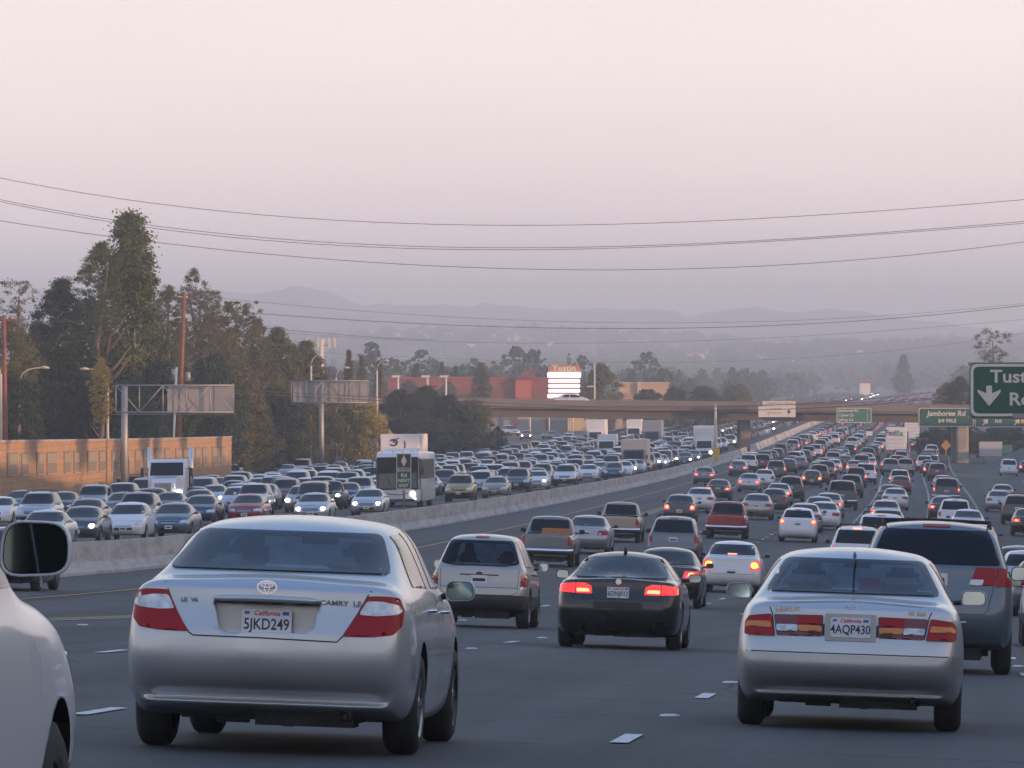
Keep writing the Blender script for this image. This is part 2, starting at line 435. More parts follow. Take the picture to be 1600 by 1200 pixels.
def wheel_mesh(r, w, name='wheel'):
    """tyre (ring) and rim meshes, axle along x, outer face towards +x"""
    prof = [(-w / 2, r * .66), (-w / 2 - .004, r * .84), (-w / 2 + .02, r * .965), (-w * .3, r), (w * .3, r), (w / 2 - .02, r * .965), (w / 2 + .004, r * .84), (w / 2, r * .66)]
    n = 32; t = MB(); vs = []
    for k in range(n):
        a = 2 * math.pi * k / n
        for (x, rr) in prof: vs.append((x, rr * math.cos(a), rr * math.sin(a)))
    q = len(prof)
    t.add(vs, [(k * q + i, k * q + i + 1, ((k + 1) % n) * q + i + 1, ((k + 1) % n) * q + i) for k in range(n) for i in range(q - 1)], M_tyre, True)
    rm = MB(); vs = []
    prof2 = [(w / 2 + .001, r * .67), (w / 2 - .012, r * .62), (w / 2 - .07, r * .58), (w / 2 - .075, 0.001)]
    for k in range(n):
        a = 2 * math.pi * k / n
        for (x, rr) in prof2: vs.append((x, rr * math.cos(a), rr * math.sin(a)))
    rm.add(vs, [(k * 4 + i, k * 4 + i + 1, ((k + 1) % n) * 4 + i + 1, ((k + 1) % n) * 4 + i) for k in range(n) for i in range(3)], M_black, True)
    rm.add([(x, y, z) for (x, y, z) in vs if True], [(k * 4, k * 4 + 1, ((k + 1) % n) * 4 + 1, ((k + 1) % n) * 4) for k in range(n)], M_rim, True)
    for k in range(7):
        a = 2 * math.pi * k / 7; ca, sa = math.cos(a), math.sin(a)
        M = Matrix.Rotation(a, 3, 'X')
        rm.box(M @ Vector((w / 2 - .03, r * .34, 0)), (.035, r * .56, r * .13), M_rim, M=M)
    rm.tube([(w / 2 - .06, 0, 0), (w / 2 - .012, 0, 0)], r * .13, M_rim, 12)
    # inner disc (blocks the view through the wheel)
    rm.tube([(-w / 2 + .05, 0, 0), (-w / 2 + .07, 0, 0)], r * .66, M_under, 20)
    return t.mesh('tyre'), rm.mesh('rim')
WH = {}
def wheel(r, w):
    k = (round(r, 3), round(w, 3))
    if k not in WH: WH[k] = wheel_mesh(r, w)
    return WH[k]

class Car:
    """one vehicle type: a list of parts (name, mesh, offset, paint slots, sub-parts)"""
    def __init__(s, kind): s.kind = kind; s.parts = []; s.opt = {}
    def add(s, name, mb_or_mesh, loc=None, rz=0, subs=(), role=None):
        me = mb_or_mesh.mesh(name) if isinstance(mb_or_mesh, MB) else mb_or_mesh
        if len(me.polygons) == 0: return None
        s.parts.append((name, me, loc, rz, subs, role)); return me

SLOT = mat('paint_slot', (.5, .5, .5), .4)
def carspec(**k): return k

def build_body(sp, lv=2):
    """loft the body from its spec: st = [(t from rear, half width, z sill, z belt, z top, cabin?, roof half width)]"""
    L = sp['L']; S = []
    for i, st in enumerate(sp['st']):
        t, w, zs, zb, zt, cab, wt = st[:7]; kw = dict(z1=sp.get('z1', .56), shoulder=sp.get('sh', .93), crown=sp.get('crown', .02))
        if len(st) > 7: kw.update(st[7])
        S.append(ring(w, t - L / 2, zs, zb, zt, cab, wt, **kw))
    bm = loft(S, sp.get('rb', .06), sp.get('fb', .12))
    o = subdiv(bm, 'body', lv)
    o.data.materials.append(SLOT); o.data.materials.append(M_under)
    return o

def mir(poly): return [(-x, z) for x, z in poly][::-1]

def make_car(kind, sp, lv=2):
    c = Car(kind); L, W = sp['L'], sp['W']; o = build_body(sp, lv)
    bm = bmesh.new(); bm.from_mesh(o.data); bvh = BVHTree.FromBMesh(bm); bm.free()
    res = sp.get('res', .08); hero = sp.get('hero')
    # cuts: wheel arches, cabin tunnel, bed, plate recess
    k = MB(); rr = sp['r']
    for y in sp['ax']:
        n = 28; ra = rr * 1.17
        k.prism([(y - L / 2 + ra * math.cos(2 * math.pi * i / n), rr * 1.02 + ra * math.sin(2 * math.pi * i / n)) for i in range(n)], 'x', -W, W, M_under)
    cut(o, k)
    if sp.get('tunnel'):
        k = MB(); z0, z1_, w0, w1 = sp['tunnel']
        k.prism([(-w0, z0), (w0, z0), (w1, z1_), (-w1, z1_)], 'y', -L, L, sp.get('trim', M_seat)); cut(o, k)
    if sp.get('bed'):
        k = MB(); y0, y1, hw, zf = sp['bed']; k.box((0, (y0 + y1) / 2 - L / 2, zf + 1), (hw * 2, y1 - y0, 2), M_under); cut(o, k)
    if sp.get('recess'):
        k = MB(); poly, y0, y1 = sp['recess']; k.prism(poly, 'y', y0 - L / 2, y1 - L / 2, SLOT); cut(o, k)
    me = o.data; bpy.data.objects.remove(o)
    # materials: slot 0 = paint; the two-tone lower panels use a face split below a height
    if sp.get('lower'):
        zc, mm = sp['lower']; me.materials.append(mm); i = len(me.materials) - 1
        for p in me.polygons:
            if p.material_index == 0 and p.center.z < zc: p.material_index = i
    me.name = 'body'
    c.parts.append(('body', me, None, 0, (), 'body'))
    G = M_glass
    def glasspart(name, poly, view, m=G, hole=False):
        mb = MB(); patch(mb, bvh, poly, view, m, .010 if m is M_glassrear else .011, min(res, .07), thick=.004 if m is M_glassrear else .012); c.add(name, mb)
        if hole or m is M_glassrear:
            fb = MB(); cx = sum(p[0] for p in poly) / len(poly); cz = sum(p[1] for p in poly) / len(poly)
            inn = [(cx + (x - cx) * .935, cz + (z - cz) * .86) for x, z in poly]
            patch(fb, bvh, poly, view, M_black, .007, min(res, .05), hole=inn, thick=.012); c.add('window_frame', fb)
    if 'rw' in sp: glasspart('rear_window', rounded(sp['rw'], .05), 'rear', M_glassrear if sp.get('tunnel') else G)
    if 'ws' in sp: glasspart('windshield', rounded(sp['ws'], .05), 'front', M_glassrear if sp.get('tunnel') else G)
    for view in ('left', 'right'):
        for poly in sp.get('sw', []):
            mb = MB(); patch(mb, bvh, rounded([(y - L / 2, z) for y, z in poly], .03), view, G, .005, res); c.add('side_window', mb)
    for role in ('tail', 'head'):
        view = 'rear' if role == 'tail' else 'front'
        for sgn in (1, -1):
            segs = sp.get(role, [])
            if not segs: continue
            mb = MB()
            for si, (poly, m) in enumerate(segs):
                pl = rounded(poly, .015) if sgn > 0 else rounded(mir(poly), .015)
                patch(mb, bvh, pl, view, m, .006 + .005 * si, min(res, .05))
            if (not hero or role == 'head') and not (role == 'tail' and sp.get('nobulb')):                      # the bulb behind the lens
                xs = [p[0] for p in segs[0][0]]; zs_ = [p[1] for p in segs[0][0]]; q = sp.get('bulb', (.5, .5)) if role == 'tail' else (.45, .5)
                bx, bz = min(xs) + (max(xs) - min(xs)) * q[0], min(zs_) + (max(zs_) - min(zs_)) * q[1]; rb = min(max(xs) - min(xs), max(zs_) - min(zs_)) * (.34 if role == 'tail' else .46)
                kx = 1.5 if max(xs) - min(xs) > 1.3 * (max(zs_) - min(zs_)) else 1.0
                pl = [(sgn * (bx + rb * kx * math.cos(a * .524)), bz + rb * math.sin(a * .524)) for a in range(12)]
                patch(mb, bvh, pl, view, M_redcore if role == 'tail' else M_clearcore, .010 + .005 * len(segs), .05)
            if role == 'tail': c.add('tail_light', mb, role='tail')
            else: c.add('headlight', mb, role='head')
    if sp.get('grille'):
        mb = MB(); patch(mb, bvh, rounded(sp['grille'], .03), 'front', M_black, .006, res)
        xs = [p[0] for p in sp['grille']]; zs_ = [p[1] for p in sp['grille']]
        for q in (.3, .65):
            z = min(zs_) + (max(zs_) - min(zs_)) * q; strip(mb, bvh, [(min(xs) * .93, z), (max(xs) * .93, z)], .018, 'front', M_chrome, .012)
        c.add('grille', mb)
    for (z, w, h, view) in sp.get('lower_grille', []):
        mb = MB(); patch(mb, bvh, rounded([(-w, z - h), (w, z - h), (w * .94, z + h), (-w * .94, z + h)], .03), view, M_black, .006, res); c.add('air_intake' if view == 'front' else 'bumper_insert', mb)
    def plate(z, view, poly=None):
        d = -1 if view == 'rear' else 1
        h, nn, _, _ = bvh.ray_cast(Vector((0, 30 * d, z)), Vector((0, -d, 0)))
        mb = MB()
        if h:
            mb.box((0, h.y + d * .012, z), (.305, .008, .152), M_plate)
            mb.box((0, h.y + d * .0175, z - .01), (.23, .003, .055), M_ink) if not hero else None
        c.add('licence_plate', mb)
    if 'pr' in sp and not hero: plate(sp['pr'], 'rear')
    if 'pf' in sp: plate(sp['pf'], 'front')
    if 'cb' in sp:
        z, w = sp['cb']; mb = MB(); patch(mb, bvh, [(-w, z - .014), (w, z - .014), (w, z + .014), (-w, z + .014)], 'rear', M_redl, .012, .05); c.add('brake_light', mb, role='cb')
    # seams between panels
    for (view, line) in sp.get('seams', []):
        ln = [(a - L / 2, b) for a, b in line] if view in ('left', 'right', 'side') else line
        for v in (('left', 'right') if view == 'side' else (view,)): mb = MB(); strip(mb, bvh, ln, .009, v, M_black, .0015); c.add('panel_seam', mb)
    if sp.get('bar'):
        z, w, h = sp['bar']; mb = MB(); patch(mb, bvh, rounded([(-w, z - h), (w, z - h), (w * .98, z + h), (-w * .98, z + h)], .01), 'rear', sp.get('barm', M_chrome), .02, .05); c.add('trunk_garnish', mb)
    if sp.get('bumperbar'):
        z, h, m = sp['bumperbar']; mb = MB()
        w = W * .47
        mb.tube([(-w, .16 - L / 2, z), (-w * .93, -.02 - L / 2, z), (-w * .5, -.08 - L / 2, z), (w * .5, -.08 - L / 2, z), (w * .93, -.02 - L / 2, z), (w, .16 - L / 2, z)], h, m, 10); c.add('rear_bumper', mb)
    if sp.get('rack'):
        mb = MB(); y0, y1, z, hw = sp['rack']
        for s_ in (-1, 1):
            mb.tube([(s_ * hw, y0 - L / 2, z - .05), (s_ * hw, y0 + .12 - L / 2, z + .03), (s_ * hw, y1 - .12 - L / 2, z + .03), (s_ * hw, y1 - L / 2, z - .05)], .018, M_black, 6)
        for q in sp.get('bars', (.3, .7)):
            mb.tube([(-hw, y0 + (y1 - y0) * q - L / 2, z + .035), (0, y0 + (y1 - y0) * q - L / 2, z + .05), (hw, y0 + (y1 - y0) * q - L / 2, z + .035)], .016, M_black, 6)
        c.add('roof_rack', mb)
    for t_, z_ in sp.get('handles', []):
        for s_ in (-1, 1):
            h = bvh.ray_cast(Vector((30 * s_, t_ - L / 2, z_)), Vector((-s_, 0, 0)))[0]
            if h: mb = MB(); mb.tube([(h.x - s_ * .01, t_ - L / 2 - .09, z_), (h.x + s_ * .035, t_ - L / 2 - .06, z_), (h.x + s_ * .035, t_ - L / 2 + .06, z_), (h.x - s_ * .01, t_ - L / 2 + .09, z_)], .014, sp.get('hm', M_chrome), 6); c.add('door_handle', mb)
    # mirrors
    my, mz, mw = sp.get('mir', (L * .66, sp['st'][len(sp['st']) // 2][3] + .06, W / 2))
    for s_ in (-1, 1):
        mb = MB(); sh = sp.get('mirsize', (.20, .13)); cx = s_ * (mw + sh[0] / 2); rr0 = min(sh) * .38; prev = None
        base_poly = rounded([(-sh[0] / 2, -sh[1] / 2), (sh[0] / 2, -sh[1] * .42), (sh[0] * .46, sh[1] / 2), (-sh[0] * .46, sh[1] / 2)] if s_ > 0 else [(-sh[0] / 2, -sh[1] * .42), (sh[0] / 2, -sh[1] / 2), (sh[0] * .46, sh[1] / 2), (-sh[0] * .46, sh[1] / 2)], rr0, 5)
        lay = [(-.050, .90), (-.062, .93), (-.060, .99), (-.03, 1.0), (.02, .95), (.055, .78), (.072, .45)]; n_ = len(base_poly)
        vs = [(cx + x * k_, my - L / 2 + dy_, mz + z * k_) for dy_, k_ in lay for x, z in base_poly]
        mb.add(vs, [(i * n_ + j, i * n_ + (j + 1) % n_, (i + 1) * n_ + (j + 1) % n_, (i + 1) * n_ + j) for i in range(len(lay) - 1) for j in range(n_)] + [tuple((len(lay) - 1) * n_ + j for j in range(n_))], sp.get('mirm', SLOT), True)
        mb.prism([(cx + x * .91, mz + z * .91) for x, z in base_poly], 'y', my - L / 2 - .048, my - L / 2 - .044, M_black)
        mb.tube([(s_ * (mw - .10), my - L / 2 + .02, mz - .05), (cx - s_ * .05, my - L / 2, mz - .03)], .022, M_black, 6)
        gm = MB(); gm.prism([(cx + x * .87, mz + z * .87) for x, z in base_poly], 'y', my - L / 2 - .054, my - L / 2 - .0485, M_mirror)
        c.parts.append(('side_mirror', mb.mesh('side_mirror'), None, 0, (('mirror_glass', gm.mesh('mirror_glass')),), None))
    # underbody and exhaust
    mb = MB(); rnd2 = random.Random(3)
    mb.box((0, 0, .25), (W * .62, L * .80, .10), M_under); mb.box((0, sp['ax'][0] - L / 2 + .05, .27), (W * .70, .14, .10), M_under)
    mb.box((W * .13, -L / 2 + .42, .25), (W * .34, .34, .15), M_under)
    for q in range(6): mb.box((rnd2.uniform(-.5, .5), -L / 2 + rnd2.uniform(.3, 1.3), .21), (rnd2.uniform(.06, .2), .12, rnd2.uniform(.04, .09)), M_under)
    c.add('underbody', mb)
    if sp.get('exh') is not None:
        mb = MB(); mb.tube([(sp['exh'], -L / 2 + .08, .25), (sp['exh'], -L / 2 + .6, .25)], .032, M_rim, 12, caps=False); mb.tube([(sp['exh'], -L / 2 + .1, .25), (sp['exh'], -L / 2 + .11, .25)], .028, M_black, 12); c.add('exhaust_pipe', mb)
    # wheels
    ty, ri = wheel(rr, sp.get('tw', .21))
    for y in sp['ax']:
        for s_ in (-1, 1):
            c.parts.append(('wheel', ty, (s_ * (W / 2 - .015 - sp.get('tw', .21) / 2), y - L / 2, rr), 0 if s_ > 0 else math.pi, (('rim', ri),), 'wheel'))
    c.bvh = bvh; c.sp = sp; c.L = L
    return c

LIT = {}
def lit_version(me, table):
    key = (me.name, tuple(sorted((a.name, b.name) for a, b in table.items())))
    if key not in LIT:
        m2 = me.copy()
        for i, m in enumerate(m2.materials):
            if m in table: m2.materials[i] = table[m]
        LIT[key] = m2
    return LIT[key]
def tilt(D, u, rz):
    dzu = (Zroad(D, u + 1) - Zroad(D, u - 1)) / 2; dzd = (Zroad(D + 2, u + 2 * 0) - Zroad(D - 2, u)) / 4
    # heights at constant u along the road, slope across in x
    n = Vector((-dzu, -(dzd - dzu * KX), 1)).normalized()
    f = Vector((math.sin(-rz) if False else -math.sin(rz), math.cos(rz), 0)); f = (f - n * f.dot(n)).normalized()
    x = f.cross(n).normalized()
    return Matrix((x, f, n)).transposed()
def put_car(c, name, D, X, color, facing, label, cat, group=None, flags='', full=True, rzoff=0.0, scale=1.0):
    """D, X: contact point under the near axle. facing 'away' (rear to camera) or 'to'"""
    rz = -math.atan(KX) + rzoff + (0 if facing == 'away' else math.pi)
    near = (c.sp['ax'][0] if facing == 'away' else c.sp['ax'][-1]) - c.L / 2
    off = Vector((-math.sin(rz) * near, math.cos(rz) * near)) * scale
    cx, cy = X - off.x, D - off.y; u = cx - XB(cy)
    M3 = tilt(cy, u, rz)
    e = bpy.data.objects.new(name, None); COL.objects.link(e); e.location = (cx, cy, Zroad(cy, u)); e.rotation_euler = M3.to_euler(); e.scale = (scale,) * 3
    e.empty_display_size = .5
    tag(e, label, cat, group)
    for (pn, me, loc, prz, subs, role) in c.parts:
        if not full:
            if facing == 'away' and pn in ('headlight', 'grille', 'air_intake', 'windshield') and role != 'tail': 
                if pn != 'windshield': continue
            if facing == 'to' and pn in ('tail_light', 'brake_light', 'trunk_garnish', 'rear_bumper', 'exhaust_pipe', 'bumper_insert'): continue
            if pn in ('panel_seam', 'exhaust_pipe', 'mirror_glass'): continue
        if role == 'tail' and 'b' in flags: me = lit_version(me, {M_redl: M_redlit, M_redcore: M_amberhot if 'a' in flags else M_redhot, M_amber: M_redhot})
        if role == 'cb' and 'b' in flags and 'c' in flags: me = lit_version(me, {M_redl: M_redhot})
        if role == 'head' and 'h' in flags: me = lit_version(me, {M_clearcore: M_headlit})
        if role == 'head' and 'g' in flags: me = lit_version(me, {M_clear: M_headglow})
        o = link(pn, me, e)
        if loc is not None: o.location = loc
        if prz: o.rotation_euler = (0, 0, prz)
        paint_slots(o, color)
        for (sn, sme) in subs:
            if not full and sn in ('mirror_glass',): continue
            s2 = link(sn, sme, o); paint_slots(s2, color)
    return e
def paint_slots(o, color):
    for i, m in enumerate(o.data.materials):
        if m is SLOT:
            o.material_slots[i].link = 'OBJECT'; o.material_slots[i].material = P(color)
# ------------------------------------------------------------------ the vehicle types
RD = [.12, .03, -.03, .0, .06, .07, .07, .07]          # rear end: bumper out, lid in
FD = [-.02, .02, .05, .03, -.02, -.06, -.10, -.14]     # nose: bumper out, bonnet edge back
def quad(x0, x1, z0, z1): return [(x0, z0), (x1, z0), (x1, z1), (x0, z1)]
CARS = {}
# plain saloon, smooth late-nineties / two-thousands shape
sed = dict(L=4.7, W=1.78, r=.315, ax=(1.05, 3.75), crown=.025,
  st=[(.05, .80, .30, .93, .985, 0, 0, dict(dy=RD)), (.20, .855, .25, .94, 1.0, 0, 0), (.45, .88, .21, .95, 1.01, 0, 0), (.70, .89, .19, .95, 1.025, 0, 0),
      (1.38, .89, .18, .95, 1.36, 1, .555), (1.62, .89, .18, .95, 1.415, 1, .575), (2.2, .89, .18, .95, 1.44, 1, .58), (2.75, .89, .18, .95, 1.41, 1, .575),
      (2.98, .89, .18, .94, 1.355, 1, .56), (3.72, .885, .19, .93, .99, 0, 0), (4.1, .87, .21, .86, .93, 0, 0), (4.42, .83, .22, .76, .84, 0, 0), (4.60, .76, .24, .66, .735, 0, 0, dict(dy=FD))],
  rw=[(-.68, 1.055), (.68, 1.055), (.56, 1.345), (-.56, 1.345)], ws=[(-.74, 1.02), (.74, 1.02), (.58, 1.345), (-.58, 1.345)],
  sw=[[(1.15, 1.0), (2.12, 1.0), (2.12, 1.36), (1.62, 1.33)], [(2.2, 1.0), (3.35, 1.0), (2.85, 1.33), (2.2, 1.36)]],
  tail=[([(.42, .73), (.84, .73), (.84, .90), (.47, .90)], M_redl), ([(.48, .755), (.58, .755), (.60, .80), (.49, .80)], M_clear)],
  head=[([(.44, .60), (.82, .61), (.80, .75), (.46, .71)], M_clear)], grille=[(-.36, .55), (.36, .55), (.38, .69), (-.38, .69)],
  lower_grille=[(.38, .40, .05, 'front')], pr=.80, pf=.45, cb=(1.075, .14), exh=.45, mir=(3.1, 1.02, .86), seams=[('side', [(2.16, .3), (2.16, .97)]), ('rear', [(-.66, .95), (-.60, .62), (.60, .62), (.66, .95)])])
CARS['sedan'] = make_car('sedan', sed)
# boxier saloon with tail lamps low in the corners and a tall boot
s2 = dict(sed); s2.update(L=4.55, W=1.72,
  st=[(.05, .80, .28, .95, 1.03, 0, 0, dict(dy=[.08, .0, -.03, .02, .05, .05, .05, .06])), (.2, .84, .24, .96, 1.04, 0, 0), (.45, .855, .2, .96, 1.045, 0, 0), (.62, .86, .19, .96, 1.055, 0, 0),
      (1.15, .86, .18, .96, 1.38, 1, .56), (1.45, .86, .18, .96, 1.43, 1, .58), (2.1, .86, .18, .96, 1.46, 1, .585), (2.6, .86, .18, .95, 1.43, 1, .58),
      (2.85, .86, .18, .95, 1.37, 1, .565), (3.55, .855, .19, .94, 1.0, 0, 0), (4.0, .84, .21, .87, .94, 0, 0), (4.3, .81, .22, .78, .86, 0, 0), (4.45, .76, .24, .68, .77, 0, 0, dict(dy=FD))],
  ax=(.95, 3.6), rw=[(-.66, 1.085), (.66, 1.085), (.57, 1.365), (-.57, 1.365)], ws=[(-.71, 1.04), (.71, 1.04), (.58, 1.355), (-.58, 1.355)],
  sw=[[(.95, 1.01), (2.0, 1.01), (2.0, 1.37), (1.4, 1.34)], [(2.08, 1.01), (3.2, 1.01), (2.72, 1.34), (2.08, 1.37)]],
  tail=[([(.50, .66), (.80, .66), (.80, .94), (.62, .94)], M_redl), ([(.60, .74), (.79, .74), (.79, .79), (.60, .79)], M_clear)],
  head=[([(.42, .62), (.79, .62), (.78, .76), (.44, .74)], M_clear)], pr=.60, pf=.42, cb=(1.10, .13), mir=(2.95, 1.04, .83), seams=[('side', [(2.04, .3), (2.04, .98)]), ('rear', [(-.66, 1.0), (-.62, .55), (.62, .55), (.66, 1.0)])])
CARS['saloon'] = make_car('saloon', s2)
# hatchback / small wagon
ht = dict(L=4.35, W=1.72, r=.30, ax=(.80, 3.42), crown=.02,
  st=[(.05, .78, .27, .98, 1.06, 0, 0, dict(dy=[.06, -.02, -.05, .0, .04, .06, .07, .10])), (.22, .84, .23, .98, 1.10, 0, 0), (.52, .86, .2, .97, 1.40, 1, .55), (.80, .86, .18, .97, 1.475, 1, .58), (1.5, .86, .18, .96, 1.52, 1, .59),
      (2.1, .86, .18, .96, 1.52, 1, .59), (2.5, .86, .18, .95, 1.46, 1, .58), (2.75, .86, .18, .95, 1.38, 1, .56), (3.42, .855, .19, .94, 1.01, 0, 0), (3.8, .83, .21, .86, .92, 0, 0), (4.08, .79, .22, .76, .83, 0, 0), (4.24, .73, .24, .66, .74, 0, 0, dict(dy=FD))],
  rw=[(-.64, 1.10), (.64, 1.10), (.53, 1.41), (-.53, 1.41)], ws=[(-.72, 1.05), (.72, 1.05), (.57, 1.41), (-.57, 1.41)],
  sw=[[(.65, 1.05), (1.85, 1.01), (1.85, 1.41), (.95, 1.38)], [(1.93, 1.01), (3.1, 1.01), (2.6, 1.36), (1.93, 1.41)]],
  tail=[([(.58, .80), (.80, .80), (.79, 1.0), (.64, 1.04)], M_redl)], head=[([(.48, .60), (.80, .64), (.74, .80), (.52, .70)], M_clear)],
  grille=[(-.36, .56), (.36, .56), (.32, .60), (-.32, .60)], lower_grille=[(.46, .38, .05, 'front')], pr=.82, pf=.48, cb=(1.445, .12), exh=.4, mir=(2.9, 1.04, .83), seams=[('side', [(1.89, .3), (1.89, .98)])])
CARS['hatchback'] = make_car('hatchback', ht)
# sport utility
sv = dict(L=4.6, W=1.85, r=.36, ax=(.90, 3.6), crown=.015, z1=.68, tw=.23,
  st=[(.05, .84, .40, 1.08, 1.16, 0, 0, dict(dy=[.05, -.04, -.07, .0, .03, .04, .05, .07])), (.14, .88, .37, 1.09, 1.22, 0, 0), (.34, .91, .33, 1.09, 1.62, 1, .62), (.6, .92, .32, 1.09, 1.71, 1, .65), (1.5, .92, .32, 1.08, 1.74, 1, .66),
      (2.2, .92, .32, 1.08, 1.74, 1, .66), (2.6, .92, .32, 1.08, 1.68, 1, .65), (2.82, .92, .32, 1.08, 1.61, 1, .63), (3.4, .915, .33, 1.07, 1.14, 0, 0), (3.9, .90, .35, 1.01, 1.08, 0, 0), (4.3, .87, .37, .93, 1.01, 0, 0), (4.48, .81, .40, .82, .92, 0, 0, dict(dy=FD))],
  rw=[(-.70, 1.19), (.70, 1.19), (.60, 1.62), (-.60, 1.62)], ws=[(-.77, 1.17), (.77, 1.17), (.64, 1.64), (-.64, 1.64)],
  sw=[[(.50, 1.15), (1.25, 1.14), (1.25, 1.64), (.66, 1.62)], [(1.32, 1.14), (2.1, 1.13), (2.1, 1.65), (1.32, 1.64)], [(2.17, 1.13), (3.12, 1.13), (2.72, 1.62), (2.17, 1.65)]],
  tail=[([(.72, .84), (.88, .84), (.87, 1.12), (.74, 1.12)], M_redl)], head=[([(.50, .74), (.84, .74), (.83, .92), (.52, .90)], M_clear)],
  grille=[(-.42, .70), (.42, .70), (.44, .90), (-.44, .90)], lower_grille=[(.5, .52, .06, 'front')], lower=(.60, mat('grey_cladding', (.05, .052, .055), .65)), pr=.95, pf=.56, cb=(1.68, .14), mir=(3.0, 1.18, .90), mirsize=(.2, .17), rack=(.5, 2.5, 1.76, .60), seams=[('side', [(2.13, .5), (2.13, 1.1)]), ('rear', [(-.70, .66), (.70, .66)])])
CARS['suv'] = make_car('suv', sv)
# large square sport utility
bv = dict(sv); bv.update(L=5.0, W=1.95, r=.385, ax=(1.05, 3.95), z1=.74,
  st=[(.05, .90, .46, 1.16, 1.25, 0, 0, dict(dy=[.05, -.04, -.07, .0, .02, .03, .03, .04])), (.12, .93, .42, 1.17, 1.34, 0, 0), (.24, .96, .38, 1.17, 1.78, 1, .72), (.5, .97, .36, 1.17, 1.87, 1, .75), (1.6, .97, .36, 1.16, 1.90, 1, .755),
      (2.4, .97, .36, 1.16, 1.90, 1, .755), (2.85, .97, .36, 1.16, 1.85, 1, .74), (3.02, .97, .36, 1.16, 1.77, 1, .72), (3.5, .965, .38, 1.15, 1.21, 0, 0), (4.1, .955, .40, 1.10, 1.18, 0, 0), (4.7, .93, .42, 1.04, 1.13, 0, 0), (4.9, .88, .45, .94, 1.05, 0, 0, dict(dy=FD))],
  rw=[(-.74, 1.28), (.74, 1.28), (.68, 1.77), (-.68, 1.77)], ws=[(-.82, 1.24), (.82, 1.24), (.72, 1.79), (-.72, 1.79)],
  sw=[[(.40, 1.22), (1.35, 1.22), (1.35, 1.79), (.50, 1.78)], [(1.42, 1.22), (2.3, 1.22), (2.3, 1.80), (1.42, 1.80)], [(2.37, 1.22), (3.3, 1.22), (2.92, 1.78), (2.37, 1.80)]],
  tail=[([(.80, .90), (.93, .90), (.93, 1.26), (.82, 1.26)], M_redl)], head=[([(.56, .80), (.90, .80), (.90, .98), (.58, .98)], M_clear)],
  grille=[(-.50, .74), (.50, .74), (.52, .99), (-.52, .99)], pr=.92, pf=.60, cb=(1.84, .16), mir=(3.2, 1.27, .95), rack=(.5, 2.8, 1.92, .68), bumperbar=(.62, .075, M_chrome), seams=[('side', [(2.33, .5), (2.33, 1.2)]), ('rear', [(-.75, .74), (.75, .74)])])
CARS['bigsuv'] = make_car('bigsuv', bv)
# van
vn = dict(L=4.9, W=1.88, r=.33, ax=(.95, 3.85), crown=.02, z1=.62,
  st=[(.05, .84, .32, 1.08, 1.18, 0, 0, dict(dy=[.06, -.03, -.06, .0, .03, .04, .05, .06])), (.14, .89, .28, 1.09, 1.26, 0, 0), (.30, .93, .24, 1.09, 1.68, 1, .68), (.6, .94, .22, 1.08, 1.76, 1, .71), (1.6, .94, .22, 1.06, 1.79, 1, .72),
      (2.5, .94, .22, 1.05, 1.78, 1, .72), (3.0, .94, .22, 1.04, 1.71, 1, .70), (3.22, .94, .22, 1.04, 1.62, 1, .67), (4.0, .93, .24, 1.02, 1.10, 0, 0), (4.4, .91, .26, .94, 1.02, 0, 0), (4.68, .87, .28, .84, .92, 0, 0), (4.8, .80, .30, .74, .82, 0, 0, dict(dy=FD))],
  rw=[(-.70, 1.20), (.70, 1.20), (.63, 1.66), (-.63, 1.66)], ws=[(-.79, 1.12), (.79, 1.12), (.68, 1.63), (-.68, 1.63)],
  sw=[[(.48, 1.14), (1.55, 1.12), (1.55, 1.68), (.60, 1.66)], [(1.63, 1.12), (2.7, 1.11), (2.7, 1.69), (1.63, 1.69)], [(2.78, 1.11), (3.75, 1.09), (3.1, 1.62), (2.78, 1.66)]],
  tail=[([(.76, .80), (.91, .80), (.90, 1.16), (.78, 1.16)], M_redl)], head=[([(.48, .66), (.84, .68), (.83, .84), (.50, .82)], M_clear)],
  grille=[(-.36, .62), (.36, .62), (.38, .78), (-.38, .78)], lower_grille=[(.5, .44, .05, 'front')], pr=.84, pf=.48, cb=(1.73, .14), mir=(3.4, 1.14, .92), mirsize=(.2, .16), seams=[('side', [(2.74, .35), (2.74, 1.08)]), ('rear', [(-.72, .6), (.72, .6)])])
CARS['van'] = make_car('van', vn)
